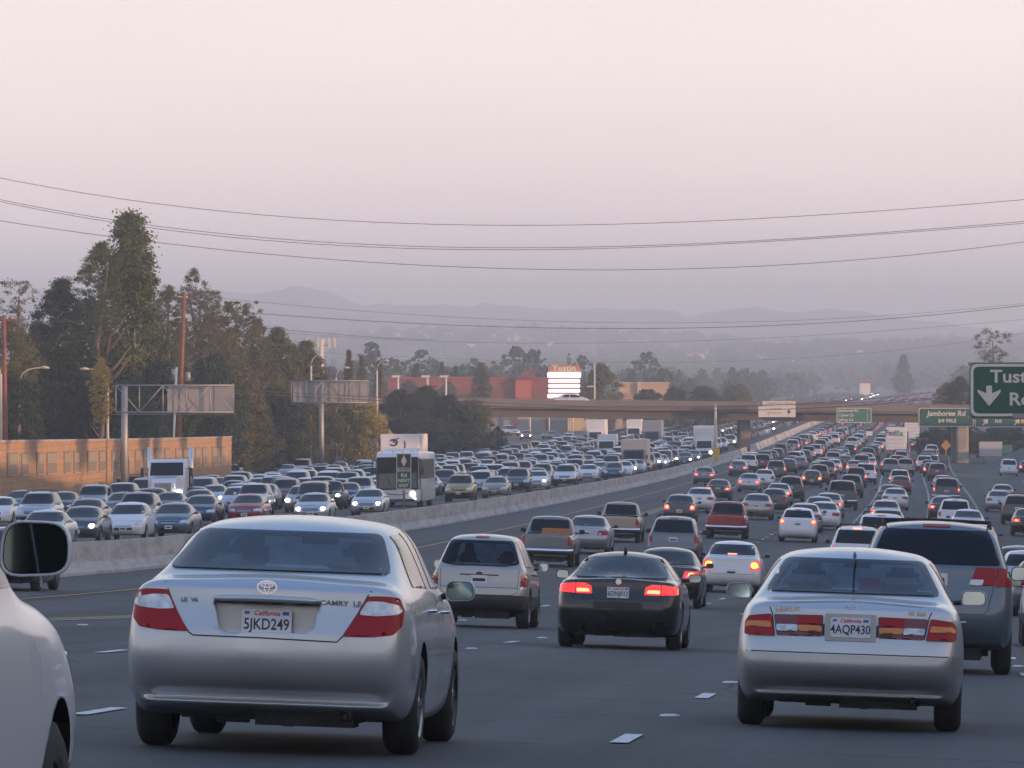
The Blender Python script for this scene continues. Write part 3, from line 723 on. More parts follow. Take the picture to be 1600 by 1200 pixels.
# pickup
pk = dict(L=5.1, W=1.84, r=.36, ax=(1.15, 4.2), crown=.015, z1=.72, tw=.23,
  st=[(.10, .88, .50, 1.0, 1.09, 0, 0, dict(dy=[.02, .0, .0, .0, .0, .0, .0, .0])), (.18, .89, .46, 1.01, 1.10, 0, 0), (.9, .91, .42, 1.02, 1.11, 0, 0), (1.9, .91, .40, 1.02, 1.11, 0, 0), (2.02, .91, .38, 1.03, 1.13, 0, 0),
      (2.16, .91, .36, 1.04, 1.58, 1, .64), (2.35, .91, .36, 1.04, 1.66, 1, .66), (2.8, .91, .36, 1.04, 1.68, 1, .665), (3.1, .91, .36, 1.04, 1.64, 1, .65), (3.28, .91, .36, 1.04, 1.56, 1, .63), (3.85, .905, .37, 1.03, 1.09, 0, 0), (4.4, .89, .39, .98, 1.06, 0, 0), (4.8, .87, .41, .92, 1.0, 0, 0), (4.98, .82, .44, .84, .92, 0, 0, dict(dy=FD))],
  rw=[(-.66, 1.15), (.66, 1.15), (.61, 1.56), (-.61, 1.56)], ws=[(-.75, 1.13), (.75, 1.13), (.63, 1.58), (-.63, 1.58)],
  sw=[[(2.30, 1.09), (3.60, 1.08), (3.18, 1.56), (2.36, 1.58)]], bed=(.16, 1.92, .76, .62),
  tail=[([(.72, .74), (.88, .74), (.88, 1.02), (.72, 1.02)], M_redl)], head=[([(.54, .74), (.86, .74), (.86, .90), (.56, .90)], M_clear)],
  grille=[(-.48, .70), (.48, .70), (.50, .90), (-.50, .90)], lower_grille=[(.5, .54, .05, 'front')], pf=.56, mir=(3.45, 1.16, .90), mirsize=(.2, .17), bumperbar=(.56, .075, M_chrome), seams=[('side', [(2.1, .45), (2.1, 1.05)]), ('rear', [(-.70, 1.05), (-.70, .60), (.70, .60), (.70, 1.05)])])
CARS['pickup'] = make_car('pickup', pk)
# coupe (black, near)
cp = dict(sed); cp.update(L=4.58, W=1.78, r=.325, ax=(.95, 3.71), res=.06,
  st=[(.05, .80, .26, .93, .975, 0, 0, dict(dy=[.05, -.01, -.05, -.02, .03, .03, .03, .02])), (.2, .86, .22, .94, .985, 0, 0), (.42, .885, .2, .94, .99, 0, 0), (.62, .89, .18, .94, 1.0, 0, 0),
      (1.40, .89, .17, .94, 1.31, 1, .53), (1.66, .89, .17, .94, 1.355, 1, .55), (2.2, .89, .17, .93, 1.38, 1, .555), (2.65, .89, .17, .93, 1.34, 1, .55),
      (2.9, .89, .17, .93, 1.27, 1, .54), (3.6, .885, .18, .92, .97, 0, 0), (4.0, .87, .2, .85, .92, 0, 0), (4.35, .83, .21, .76, .83, 0, 0), (4.5, .76, .23, .66, .73, 0, 0, dict(dy=FD))],
  rw=[(-.68, 1.01), (.68, 1.01), (.57, 1.30), (-.57, 1.30)], ws=[(-.74, 1.0), (.74, 1.0), (.56, 1.27), (-.56, 1.27)], tunnel=(1.022, 1.29, .66, .55), trim=M_seatd,
  sw=[[(1.1, .99), (2.0, .98), (2.0, 1.30), (1.66, 1.28)], [(2.08, .98), (3.25, .98), (2.75, 1.26), (2.08, 1.31)]],
  tail=[([(.37, .775), (.60, .775), (.60, .925), (.47, .925), (.38, .88)], M_redl), ([(.61, .775), (.84, .79), (.83, .90), (.61, .925)], M_redl), ([(.40, .80), (.59, .795), (.59, .845), (.42, .845)], M_amber)],
  nobulb=1, pr=.80, cb=(1.035, .10), exh=-.52, mirm=M_black, mir=(2.95, 1.03, .87), lower_grille=[(.62, .36, .05, 'rear'), (.38, .40, .05, 'front')], seams=[('side', [(1.95, .3), (1.95, .95)]), ('rear', [(-.70, .96), (-.62, .70), (.62, .70), (.70, .96)])])
CARS['coupe'] = make_car('coupe', cp)
# pale two-tone sport utility, near
es = dict(sv); es.update(L=4.45, W=1.80, r=.345, ax=(.85, 3.47), z1=.66, res=.06, rack=None,
  st=[(.05, .83, .36, 1.06, 1.12, 0, 0, dict(dy=[.04, -.05, -.07, .0, .03, .05, .06, .08])), (.16, .86, .33, 1.06, 1.18, 0, 0), (.42, .89, .30, 1.06, 1.60, 1, .58), (.66, .90, .28, 1.06, 1.68, 1, .61), (1.5, .90, .28, 1.05, 1.71, 1, .62),
      (2.2, .90, .28, 1.05, 1.71, 1, .62), (2.55, .90, .28, 1.05, 1.66, 1, .61), (2.78, .90, .28, 1.05, 1.58, 1, .60), (3.35, .895, .30, 1.04, 1.11, 0, 0), (3.8, .88, .32, .98, 1.05, 0, 0), (4.15, .85, .34, .90, .98, 0, 0), (4.32, .79, .36, .80, .90, 0, 0, dict(dy=FD))],
  rw=[(-.72, 1.17), (-.50, 1.13), (.50, 1.13), (.72, 1.17), (.57, 1.59), (-.57, 1.59)], ws=[(-.76, 1.14), (.76, 1.14), (.61, 1.60), (-.61, 1.60)], tunnel=(1.18, 1.575, .68, .555),
  sw=[[(.56, 1.12), (1.25, 1.11), (1.25, 1.61), (.72, 1.59)], [(1.32, 1.11), (2.05, 1.10), (2.05, 1.62), (1.32, 1.61)], [(2.12, 1.10), (3.05, 1.10), (2.68, 1.58), (2.12, 1.62)]],
  tail=[([(.755, .80), (.86, .80), (.86, .98), (.76, .98)], M_redl), ([(.757, .88), (.858, .88), (.858, .985), (.762, .985)], M_amber), ([(.755, .70), (.86, .70), (.86, .765), (.755, .765)], M_clear), ([(.755, .765), (.86, .765), (.86, .88), (.755, .88)], M_redl)],
  lower=(.60, mat('grey_cladding', (.05, .052, .055), .65)), pr=.885, cb=(1.655, .12), mir=(2.95, 1.13, .88), bar=(.965, .36, .008), barm=M_black, seams=[('side', [(2.08, .45), (2.08, 1.06)]), ('rear', [(-.72, 1.06), (-.70, .66), (-.60, .605), (.60, .605), (.70, .66), (.72, 1.06)]), ('rear', [(-.70, .74), (.70, .74)])])
es['handles'] = [(1.6, .98), (2.5, .97)]; es['hm'] = M_black
CARS['crossover'] = make_car('crossover', es)
# tall blue-grey minivan, near
sn = dict(vn); sn.update(L=5.08, W=1.97, r=.36, ax=(1.0, 4.03), z1=.72, res=.07,
  st=[(.05, .89, .42, 1.26, 1.36, 0, 0, dict(dy=[.08, .0, -.06, .0, .05, .06, .06, .07])), (.16, .94, .38, 1.27, 1.42, 0, 0), (.34, .97, .33, 1.27, 1.78, 1, .70), (.62, .98, .30, 1.26, 1.85, 1, .73), (1.6, .985, .28, 1.22, 1.88, 1, .74),
      (2.5, .985, .28, 1.18, 1.87, 1, .74), (3.1, .985, .28, 1.14, 1.82, 1, .72), (3.35, .98, .28, 1.12, 1.72, 1, .69), (4.15, .97, .30, 1.08, 1.15, 0, 0), (4.55, .94, .32, .98, 1.06, 0, 0), (4.85, .89, .34, .86, .95, 0, 0), (4.97, .82, .36, .76, .84, 0, 0, dict(dy=FD))],
  rw=[(-.80, 1.345), (.80, 1.345), (.64, 1.765), (-.64, 1.765)], ws=[(-.82, 1.18), (.82, 1.18), (.70, 1.74), (-.70, 1.74)],
  sw=[[(.55, 1.32), (1.7, 1.28), (1.7, 1.80), (.66, 1.78)], [(1.78, 1.28), (2.85, 1.22), (2.85, 1.80), (1.78, 1.80)], [(2.93, 1.2), (3.9, 1.16), (3.25, 1.72), (2.93, 1.76)]],
  tail=[([(.42, 1.09), (.74, 1.10), (.74, 1.32), (.50, 1.32)], M_redl), ([(.42, 1.10), (.58, 1.10), (.60, 1.17), (.44, 1.17)], M_clear), ([(.75, 1.09), (.94, 1.09), (.93, 1.30), (.75, 1.32)], M_redl)],
  nobulb=1, pr=1.16, cb=(1.815, .17), mir=(3.6, 1.26, .97), mirsize=(.24, .19), bars=(.05, .9), rack=(.5, 2.9, 1.85, .66), bumperbar=None, seams=[('side', [(2.9, .4), (2.9, 1.18)]), ('rear', [(-.76, 1.26), (-.66, .80), (-.6, .74), (.6, .74), (.66, .80), (.76, 1.26)])])
CARS['minivan'] = make_car('minivan', sn)

# ---- the silver saloon in front of the camera
def zc(px, py, cx=657, s=2.7586 * 254, z0=0.0): return ((px - cx) / s, z0 - py / s)
cs = 2.7586 * 254                                      # zoom pixels per metre at the tail of the car
def cm(px, py, roll=.028):
    """zoomed photograph pixel -> metres in the rear view of the car (rear face, centre line)"""
    dx, dy = (px - 657) / cs, (533 - py) / cs           # plate centre is about (657, 533)
    x, z = dx * math.cos(roll) - dy * math.sin(roll), dy * math.cos(roll) + dx * math.sin(roll)
    return (x, .83 + z)
rl = [(1120, 385), (1150, 380), (1190, 400), (1225, 440), (1243, 490), (1238, 560), (1205, 598), (1120, 606), (990, 605), (1050, 510), (1092, 432)]
rlp = [(x, min(z, .995)) for x, z in (cm(*p) for p in rl)]
band = [(1070, 485), (1092, 452), (1160, 455), (1222, 470), (1238, 495), (1215, 512), (1130, 518), (1058, 512)]
cam_sp = dict(L=4.80, W=1.80, r=.325, ax=(1.05, 3.77), crown=.02, z1=.60, res=.035, hero=1, tw=.215,
  st=[(.05, .81, .34, 1.0, 1.055, 0, 0, dict(dy=[.14, .02, -.05, -.03, .03, .035, .04, .05], z1=.56)), (.10, .85, .31, 1.005, 1.06, 0, 0), (.22, .88, .27, 1.005, 1.07, 0, 0), (.40, .895, .24, .99, 1.08, 0, 0), (.58, .90, .21, .99, 1.105, 0, 0, dict(shoulder=.93)),
      (1.22, .90, .19, .99, 1.36, 1, .635), (1.42, .90, .18, .99, 1.425, 1, .64), (1.75, .90, .18, .99, 1.455, 1, .64), (2.3, .90, .18, .985, 1.48, 1, .64), (2.75, .90, .18, .98, 1.46, 1, .635),
      (3.02, .90, .18, .975, 1.39, 1, .59), (3.85, .89, .20, .95, 1.02, 0, 0), (4.25, .87, .22, .86, .93, 0, 0), (4.55, .82, .24, .76, .84, 0, 0), (4.72, .74, .26, .66, .74, 0, 0, dict(dy=FD))],
  rw=[(-.70, 1.125), (.70, 1.125), (.572, 1.375), (-.572, 1.375)], ws=[(-.76, 1.06), (.76, 1.06), (.60, 1.39), (-.60, 1.39)], tunnel=(1.138, 1.368, .685, .556),
  sw=[[(1.12, 1.05), (1.9, 1.04), (1.9, 1.38), (1.5, 1.37)], [(1.28, 1.04), (2.22, 1.035), (2.22, 1.40), (1.62, 1.39)][:0] or [(1.96, 1.035), (2.25, 1.035), (2.25, 1.40), (1.96, 1.39)], [(2.33, 1.035), (3.5, 1.03), (2.95, 1.37), (2.33, 1.41)]],
  tail=[(rlp, M_redl), ([cm(*p) for p in band], M_clear)],
  recess=([cm(430, 462), cm(455, 570), cm(480, 588), cm(840, 590), cm(865, 570), cm(888, 462)], -.2, .14),
  head=sed['head'], grille=sed['grille'], lower_grille=sed['lower_grille'], pf=.45, exh=.50, mir=(3.12, 1.02, .855), mirsize=(.20, .14),
  seams=[('side', [(2.29, .32), (2.29, .98)]), ('side', [(1.42, .98), (1.38, .62), (1.30, .45)]), ('side', [(3.35, .34), (3.42, .98)]), ('rear', [cm(205, 335), cm(213, 372), cm(240, 440), cm(270, 510), cm(325, 590), cm(345, 602), cm(640, 612), cm(965, 628), cm(990, 605)]),
         ('rear', [cm(990, 605), cm(1050, 510), cm(1092, 432), cm(1122, 384), cm(1165, 350)])])
cam_sp['handles'] = [(1.72, .90), (2.72, .885)]
CARS['near'] = make_car('near', cam_sp, 3)
# ---- the silver-blue saloon in the next lane
ls = 3.0 * 199
def lx(px, py, roll=.035):
    dx, dy = (px - 748) / ls, (555 - py) / ls
    x, z = dx * math.cos(roll) - dy * math.sin(roll), dy * math.cos(roll) + dx * math.sin(roll)
    return (x, .80 + z)
lex_sp = dict(L=4.83, W=1.79, r=.32, ax=(1.05, 3.72), crown=.022, z1=.55, res=.035, hero=1, tw=.205,
  st=[(.05, .80, .30, .925, .985, 0, 0, dict(dy=[.12, .0, -.05, -.01, .04, .06, .06, .09], z1=.50)), (.12, .84, .27, .93, .995, 0, 0), (.26, .87, .24, .94, 1.005, 0, 0), (.45, .89, .22, .94, 1.02, 0, 0), (.62, .895, .2, .95, 1.035, 0, 0),
      (1.30, .895, .19, .95, 1.345, 1, .595), (1.52, .895, .18, .95, 1.395, 1, .605), (2.1, .895, .18, .95, 1.43, 1, .61), (2.65, .895, .18, .95, 1.41, 1, .60),
      (2.92, .895, .18, .94, 1.34, 1, .56), (3.75, .885, .19, .93, .99, 0, 0), (4.2, .87, .22, .85, .92, 0, 0), (4.55, .82, .24, .75, .83, 0, 0), (4.74, .74, .26, .65, .73, 0, 0, dict(dy=FD))],
  lower=(.60, mat('two_tone_lower', (.36, .365, .38), .32, .6, .5)), rw=[(-.69, 1.065), (.69, 1.065), (.545, 1.335), (-.545, 1.335)], ws=[(-.75, 1.02), (.75, 1.02), (.57, 1.34), (-.57, 1.34)], tunnel=(1.078, 1.327, .672, .528),
  sw=[[(1.15, 1.0), (2.1, 1.0), (2.1, 1.35), (1.58, 1.32)], [(2.18, 1.0), (3.35, 1.0), (2.82, 1.32), (2.18, 1.36)]],
  tail=[([lx(877, 503), lx(877, 603), lx(1088, 612), lx(1108, 515)], mat('dark_red_lens', (.16, .01, .014), .12, 0, .8)), ([lx(880, 510), lx(1000, 512), lx(998, 552), lx(880, 550)], M_redl), ([lx(880, 555), lx(993, 558), lx(985, 586), lx(880, 583)], M_amber), ([lx(995, 558), lx(1092, 562), lx(1088, 592), lx(990, 588)], M_clear),
        ([lx(1118, 516), lx(1215, 530), lx(1228, 560), lx(1228, 618), lx(1096, 614)], M_redl), ([lx(1120, 552), lx(1222, 556), lx(1226, 582), lx(1112, 580)], M_amber)],
  head=sed['head'], grille=sed['grille'], lower_grille=[(.38, .40, .05, 'front'), (.78, .335, .045, 'rear')], pf=.45, exh=.50, mir=(3.1, 1.05, .86), mirsize=(.22, .13),
  seams=[('side', [(2.14, .3), (2.14, .95)]), ('rear', [lx(350, 400), lx(385, 485), lx(395, 590)]), ('rear', [lx(1150, 428), lx(1112, 512), lx(1090, 610)]), ('rear', [(-.80, .60), (0, .60), (.80, .60)])])
lex_sp['handles'] = [(1.7, .86), (2.7, .85)]; lex_sp['hm'] = M_rim
CARS['next'] = make_car('next', lex_sp, 3)
# ---- white sport utility cut by the left edge
wv = dict(bv); wv.update(L=5.0, W=1.95, res=.05, mirm=SLOT, rack=None, mirsize=(.245, .19), mir=(3.15, 1.35, .86), bumperbar=None,
  st=[(.05, .90, .46, 1.16, 1.25, 0, 0, dict(dy=[.05, -.04, -.07, .0, .02, .03, .03, .04])), (.12, .93, .42, 1.17, 1.34, 0, 0), (.24, .96, .38, 1.17, 1.78, 1, .72), (.5, .97, .36, 1.17, 1.87, 1, .75), (1.6, .97, .36, 1.16, 1.90, 1, .755),
      (2.4, .97, .36, 1.16, 1.90, 1, .755), (2.85, .97, .36, 1.16, 1.85, 1, .74), (3.02, .97, .36, 1.16, 1.77, 1, .72), (3.5, .975, .38, 1.13, 1.21, 0, 0), (4.0, .975, .40, 1.10, 1.20, 0, 0), (4.5, .95, .42, 1.04, 1.13, 0, 0), (4.9, .88, .45, .94, 1.03, 0, 0, dict(dy=FD))])
CARS['edge'] = make_car('edge', wv, 3)
# ------------------------------------------------------------------ ground, road, markings
def drows(a, b):
    D, out = a, []
    while D < b:
        out.append(D); D += 5 if D < 400 else 12 if D < 1200 else 40 if D < 3200 else 150
    return out + [b]
def sheet(name, rows, cols, zf, m, dz=0.0, kind='structure'):
    mb = MB(); n = len(cols)
    vs = [(XB(D) + u, D, zf(D, u) + dz) for D in rows for u in cols]
    mb.add(vs, [(i * n + j, i * n + j + 1, (i + 1) * n + j + 1, (i + 1) * n + j) for i in range(len(rows) - 1) for j in range(n - 1)], m, True)
    return tag(mb.build(name), kind=kind)
def ground_mat():
    m = mat('dry_ground', (.105, .095, .06), .95)
    n, l = m.node_tree.nodes, m.node_tree.links; b = n['Principled BSDF']
    t = n.new('ShaderNodeTexCoord'); x = n.new('ShaderNodeTexNoise'); x.inputs['Scale'].default_value = .05; x.inputs['Detail'].default_value = 9
    l.new(t.outputs['Object'], x.inputs['Vector'])
    c = n.new('ShaderNodeValToRGB'); e = c.color_ramp.elements
    e[0].position, e[0].color = .40, (.035, .045, .025, 1); e[1].position, e[1].color = .64, (.15, .125, .085, 1)
    l.new(x.outputs[0], c.inputs[0]); l.new(c.outputs[0], b.inputs[0]); return m
def asphalt():
    m = mat('asphalt', (.06, .06, .062), .82)
    n, l = m.node_tree.nodes, m.node_tree.links; b = n['Principled BSDF']
    t = n.new('ShaderNodeTexCoord')
    # coordinates turned so that x runs across the lanes
    mp = n.new('ShaderNodeMapping'); mp.inputs['Rotation'].default_value = (0, 0, math.atan(KX)); l.new(t.outputs['Object'], mp.inputs[0])
    fine = n.new('ShaderNodeTexNoise'); fine.inputs['Scale'].default_value = 14; fine.inputs['Detail'].default_value = 4; l.new(mp.outputs[0], fine.inputs[0])
    m2 = n.new('ShaderNodeMapping'); m2.inputs['Scale'].default_value = (1.1, .02, 1); l.new(mp.outputs[0], m2.inputs[0])
    wear = n.new('ShaderNodeTexNoise'); wear.inputs['Scale'].default_value = 1.0; wear.inputs['Detail'].default_value = 5; l.new(m2.outputs[0], wear.inputs[0])
    blot = n.new('ShaderNodeTexNoise'); blot.inputs['Scale'].default_value = .16; blot.inputs['Detail'].default_value = 6; l.new(mp.outputs[0], blot.inputs[0])
    # transverse joints
    sp = n.new('ShaderNodeSeparateXYZ'); l.new(mp.outputs[0], sp.inputs[0])
    dv = n.new('ShaderNodeMath'); dv.operation = 'DIVIDE'; dv.inputs[1].default_value = 13.7; l.new(sp.outputs[1], dv.inputs[0])
    fr = n.new('ShaderNodeMath'); fr.operation = 'FRACT'; l.new(dv.outputs[0], fr.inputs[0])
    lt = n.new('ShaderNodeMath'); lt.operation = 'LESS_THAN'; lt.inputs[1].default_value = .012; l.new(fr.outputs[0], lt.inputs[0])
    def mul(a, sc, off):
        q = n.new('ShaderNodeMath'); q.operation = 'MULTIPLY_ADD'; q.inputs[1].default_value = sc; q.inputs[2].default_value = off; l.new(a, q.inputs[0]); return q.outputs[0]
    a = mul(fine.outputs[0], .5, .75); w = mul(wear.outputs[0], 2.0, .0); bl = mul(blot.outputs[0], .8, .6); jt = mul(lt.outputs[0], -.5, 1)
    # dark oil band down the middle of each lane
    o1 = mul(sp.outputs[0], 2 * math.pi / 3.62, 4.24 * 2 * math.pi / 3.62); co = n.new('ShaderNodeMath'); co.operation = 'COSINE'; l.new(o1, co.inputs[0]); ob = mul(co.outputs[0], -.19, .92)
    # cracks
    m3 = n.new('ShaderNodeVectorMath'); m3.operation = 'SCALE'; m3.inputs['Scale'].default_value = 1.4; l.new(blot.outputs[1], m3.inputs[0])
    m4 = n.new('ShaderNodeVectorMath'); l.new(mp.outputs[0], m4.inputs[0]); l.new(m3.outputs[0], m4.inputs[1])
    vo = n.new('ShaderNodeTexVoronoi'); vo.feature = 'DISTANCE_TO_EDGE'; vo.inputs['Scale'].default_value = .16; l.new(m4.outputs[0], vo.inputs[0])
    lc = n.new('ShaderNodeMath'); lc.operation = 'LESS_THAN'; lc.inputs[1].default_value = .0055; l.new(vo.outputs[0], lc.inputs[0]); ck = mul(lc.outputs[0], -.55, 1)
    pr = None
    for q in (a, w, bl, jt, ob, ck):
        if pr is None: pr = q; continue
        x = n.new('ShaderNodeMath'); x.operation = 'MULTIPLY'; l.new(pr, x.inputs[0]); l.new(q, x.inputs[1]); pr = x.outputs[0]
    sc = n.new('ShaderNodeVectorMath'); sc.operation = 'SCALE'; sc.inputs[0].default_value = (.057, .058, .061); l.new(pr, sc.inputs['Scale']); l.new(sc.outputs[0], b.inputs[0])
    bp = n.new('ShaderNodeBump'); bp.inputs['Strength'].default_value = .3; bp.inputs['Distance'].default_value = .01; l.new(fine.outputs[0], bp.inputs['Height']); l.new(bp.outputs[0], b.inputs['Normal'])
    return m
M_ground, M_asph = ground_mat(), asphalt()
M_shoulder = mat('shoulder_asphalt', (.085, .083, .082), .9, noise=(.9, .3))
M_conc = mat('barrier_concrete', (.34, .315, .30), .85, noise=(.8, .22), bump=.1)
M_white = mat('lane_paint_white', (.62, .62, .60), .7, noise=(5, .25))
M_yellow = mat('lane_paint_yellow', (.50, .32, .07), .7, noise=(5, .25))
rows = [-400, -330, -260, -200, -150, -110, -85] + drows(-60, 15800)
ucols = [-1750, -1300, -900, -500, -300, -180, -110, -80, -60, -48, -38, -34, -30.5, -15, 0, 12, 25, 36.5, 44, 47, 50, 53, 56, 60, 75, 95, 130, 170, 260, 400, 700, 1100, 1600]
def Zg(D, u):
    inroad = (-31 < u < 37)
    return Zground(D, u) - (.12 if (inroad or abs(u) < 48) else 0)
sheet('ground', rows, ucols, Zg, M_ground)
rr_ = [d for d in rows if d <= 3000]
def roadZ(D, u): return Zroad(D, u)
sheet('roadway', rr_, [3.2, 6.8, 10.3, 13.8, 17.35, 20.9, 24.5], roadZ, M_asph)
sheet('exit_lanes', [d for d in rows if d <= 620], [24.5, 28.1, 31.7, 36.4], roadZ, M_asph)
sheet('median_shoulder', rr_, [-2.6, 0, 3.2], roadZ, M_shoulder, dz=.0)
sheet('opposite_roadway', rr_, [-30.4, -20, -10, -2.6], roadZ, M_asph)
# the exit ramp bending away to the right and climbing
mb = MB(); vs = []; rampD = [600 + 10 * i for i in range(36)]
for D in rampD:
    s_ = max(0, D - 600); u0 = 25.5 + (s_ / 100) ** 2 * 4.5 if s_ > 0 else 24.6
    zz = Zroad(D, 36) + smooth(620, 900, D) * 5.5 + .02
    for du in (0, 5, 11): vs.append((XB(D) + u0 + du, D, zz))
mb.add(vs, [(i * 3 + j, i * 3 + j + 1, i * 3 + j + 4, i * 3 + j + 3) for i in range(len(rampD) - 1) for j in (0, 1)], M_asph, True)
tag(mb.build('exit_ramp'), kind='structure')
# painted lines: four kinds of meshes, all "structure"
def line_mb(mb, u, w, D0, D1, m, step=6):
    D = D0; pts = []
    while D < D1: pts.append(D); D += step if D < 500 else step * 3
    pts.append(D1)
    vs = []
    for D in pts:
        dz = .008 + D * 3e-5
        uu = u(D) if callable(u) else u
        for s_ in (-1, 1): vs.append((XB(D) + uu + s_ * w / 2, D, Zroad(D, uu + s_ * w / 2) + dz))
    mb.add(vs, [(2 * i, 2 * i + 1, 2 * i + 3, 2 * i + 2) for i in range(len(pts) - 1)], m)
mk = MB()
UE = lambda D: 4.2 - 1.25 * smooth(140, 450, D)
UH = lambda D: 9.35 - 2.3 * smooth(90, 380, D)
US_ = lambda D: 1.6 * smooth(100, 265, D) - 1.3 * smooth(420, 720, D)
line_mb(mk, UE, .12, 20, 1500, M_yellow)
for du in (-.36, -.14): line_mb(mk, (lambda D, du=du: UH(D) + du), .11, 20, 1500, M_yellow)
line_mb(mk, (lambda D: UH(D) + .12), .09, 20, 1500, M_white)
line_mb(mk, -2.5, .12, 20, 1500, M_yellow)
for u in (-6.6, -6.85): line_mb(mk, u, .10, 20, 1500, M_yellow)
line_mb(mk, -28.6, .12, 20, 1500, M_white)
line_mb(mk, 32.0, .13, 60, 600, M_white)
tag(mk.build('lane_lines', recalc=False), kind='structure')
mk = MB()
LU = (10.6, 14.0, 17.25, 21.3, 24.6, 28.2); LD = (5.2, 5.0, 9.6, 7.3, 11.0, 2.0)
for li, u in enumerate(LU):
    D = 20.0 + LD[li]
    while D < (1500 if u < 27 else 560):
        if (li or D > 210) and (li != 1 or D > 62): line_mb(mk, (lambda q, u=u: u + US_(q)), .13, D, D + (2.2 if D < 450 else 4), M_white, 1.1)
        D += 14.63
for u in (-10.4, -14.1, -17.8, -21.5, -25.1):
    D = 30.0
    while D < 1300: line_mb(mk, u, .12, D, D + 3.2, M_white, 1.6); D += 14.63
tag(mk.build('lane_dashes', recalc=False), kind='structure')
# raised pavement markers between the dashes (stuff: hundreds of ceramic dots)
mk = MB()
for li, u0 in enumerate(LU):
    D = 20.0 + LD[li] + 8
    while D < (900 if u0 < 27 else 560):
        u = u0 + US_(D)
        for q in ((0,) if D < 300 else (0, -2.4, 2.4, 4.8)):
            x, y = XB(D + q) + u, D + q; r_ = .09
            mk.add([(x + r_ * f_ * math.cos(a * 1.047), y + r_ * f_ * math.sin(a * 1.047), Zroad(D + q, u) + h_) for f_, h_ in ((1, .004), (.8, .016)) for a in range(6)] + [(x, y, Zroad(D + q, u) + .02)], [(a, (a + 1) % 6, 6 + (a + 1) % 6, 6 + a) for a in range(6)] + [(6 + a, 6 + (a + 1) % 6, 12) for a in range(6)], M_white)
        D += 14.63
tag(mk.build('pavement_markers', recalc=False), kind='stuff', label='white ceramic dots between the lane dashes')
# left kerb wear: pale patches of litter on the shoulder are skipped
# median barrier
def barrier(name, u0, D0, D1, prof, m):
    mb = MB(); Ds = [d for d in drows(D0, D1)]; n = len(prof); vs = []
    for D in Ds:
        for (du, z) in prof: vs.append((XB(D) + u0 + du, D, Zroad(D, u0) + z))
    mb.add(vs, [(i * n + j, i * n + j + 1, (i + 1) * n + j + 1, (i + 1) * n + j) for i in range(len(Ds) - 1) for j in range(n - 1)], m)
    mb.add(vs[:n], [tuple(range(n))], m)
    return mb.build(name)
def barrier_mat():
    m = mat('median_concrete', (.33, .31, .295), .88)
    n, l = m.node_tree.nodes, m.node_tree.links; b = n['Principled BSDF']
    t = n.new('ShaderNodeTexCoord'); mp = n.new('ShaderNodeMapping'); mp.inputs['Scale'].default_value = (1, .25, 1.6); l.new(t.outputs['Object'], mp.inputs[0])
    x = n.new('ShaderNodeTexNoise'); x.inputs['Scale'].default_value = 1.3; x.inputs['Detail'].default_value = 8; x.inputs['Roughness'].default_value = .7; l.new(mp.outputs[0], x.inputs[0])
    c = n.new('ShaderNodeValToRGB'); e = c.color_ramp.elements; e[0].position, e[0].color = .32, (.26, .245, .235, 1); e[1].position, e[1].color = .58, (.48, .455, .435, 1)
    l.new(x.outputs[0], c.inputs[0])
    sp = n.new('ShaderNodeSeparateXYZ'); l.new(t.outputs['Object'], sp.inputs[0]); d = n.new('ShaderNodeMath'); d.operation = 'DIVIDE'; d.inputs[1].default_value = 6.1; l.new(sp.outputs[1], d.inputs[0])
    fr = n.new('ShaderNodeMath'); fr.operation = 'FRACT'; l.new(d.outputs[0], fr.inputs[0]); lt = n.new('ShaderNodeMath'); lt.operation = 'LESS_THAN'; lt.inputs[1].default_value = .008; l.new(fr.outputs[0], lt.inputs[0])
    k = n.new('ShaderNodeMath'); k.operation = 'MULTIPLY_ADD'; k.inputs[1].default_value = -.55; k.inputs[2].default_value = 1; l.new(lt.outputs[0], k.inputs[0])
    sc = n.new('ShaderNodeVectorMath'); sc.operation = 'SCALE'; l.new(c.outputs[0], sc.inputs[0]); l.new(k.outputs[0], sc.inputs['Scale']); l.new(sc.outputs[0], b.inputs[0]); return m
bo = barrier('median_barrier', 0, -20, 1900, [(-.40, -.1), (-.40, .07), (-.16, .33), (-.10, .88), (.10, .88), (.16, .33), (.40, .07), (.40, -.1)], barrier_mat())
tag(bo, 'long pale concrete median barrier between the two carriageways', 'barrier')
# skid scuffs high on the barrier
# ------------------------------------------------------------------ sound wall on the left
M_block = mat('sound_wall_block', (.38, .25, .16), .9)
def wallmat():
    m = M_block; n, l = m.node_tree.nodes, m.node_tree.links; b = n['Principled BSDF']
    t = n.new('ShaderNodeTexCoord'); mp = n.new('ShaderNodeMapping'); mp.inputs['Rotation'].default_value = (R(90), 0, R(90) - 0); l.new(t.outputs['Object'], mp.inputs[0])
    sp = n.new('ShaderNodeSeparateXYZ'); l.new(t.outputs['Object'], sp.inputs[0]); cb = n.new('ShaderNodeCombineXYZ'); l.new(sp.outputs[1], cb.inputs[0]); l.new(sp.outputs[2], cb.inputs[1])
    br = n.new('ShaderNodeTexBrick'); br.inputs['Scale'].default_value = 1.0; br.inputs['Brick Width'].default_value = .8; br.inputs['Row Height'].default_value = .4; br.inputs['Mortar Size'].default_value = .015
    br.inputs['Color1'].default_value = (.35, .215, .12, 1); br.inputs['Color2'].default_value = (.41, .25, .14, 1); br.inputs['Mortar'].default_value = (.20, .14, .10, 1)
    l.new(cb.outputs[0], br.inputs[0]); l.new(br.outputs[0], b.inputs[0])
wallmat()
WU = -31.6
we = empty('sound_wall', (XB(352) + WU, 352, Zroad(352, WU)), label='tall tan block sound wall with rows of grille panels, beside the oncoming lanes', cat='wall')
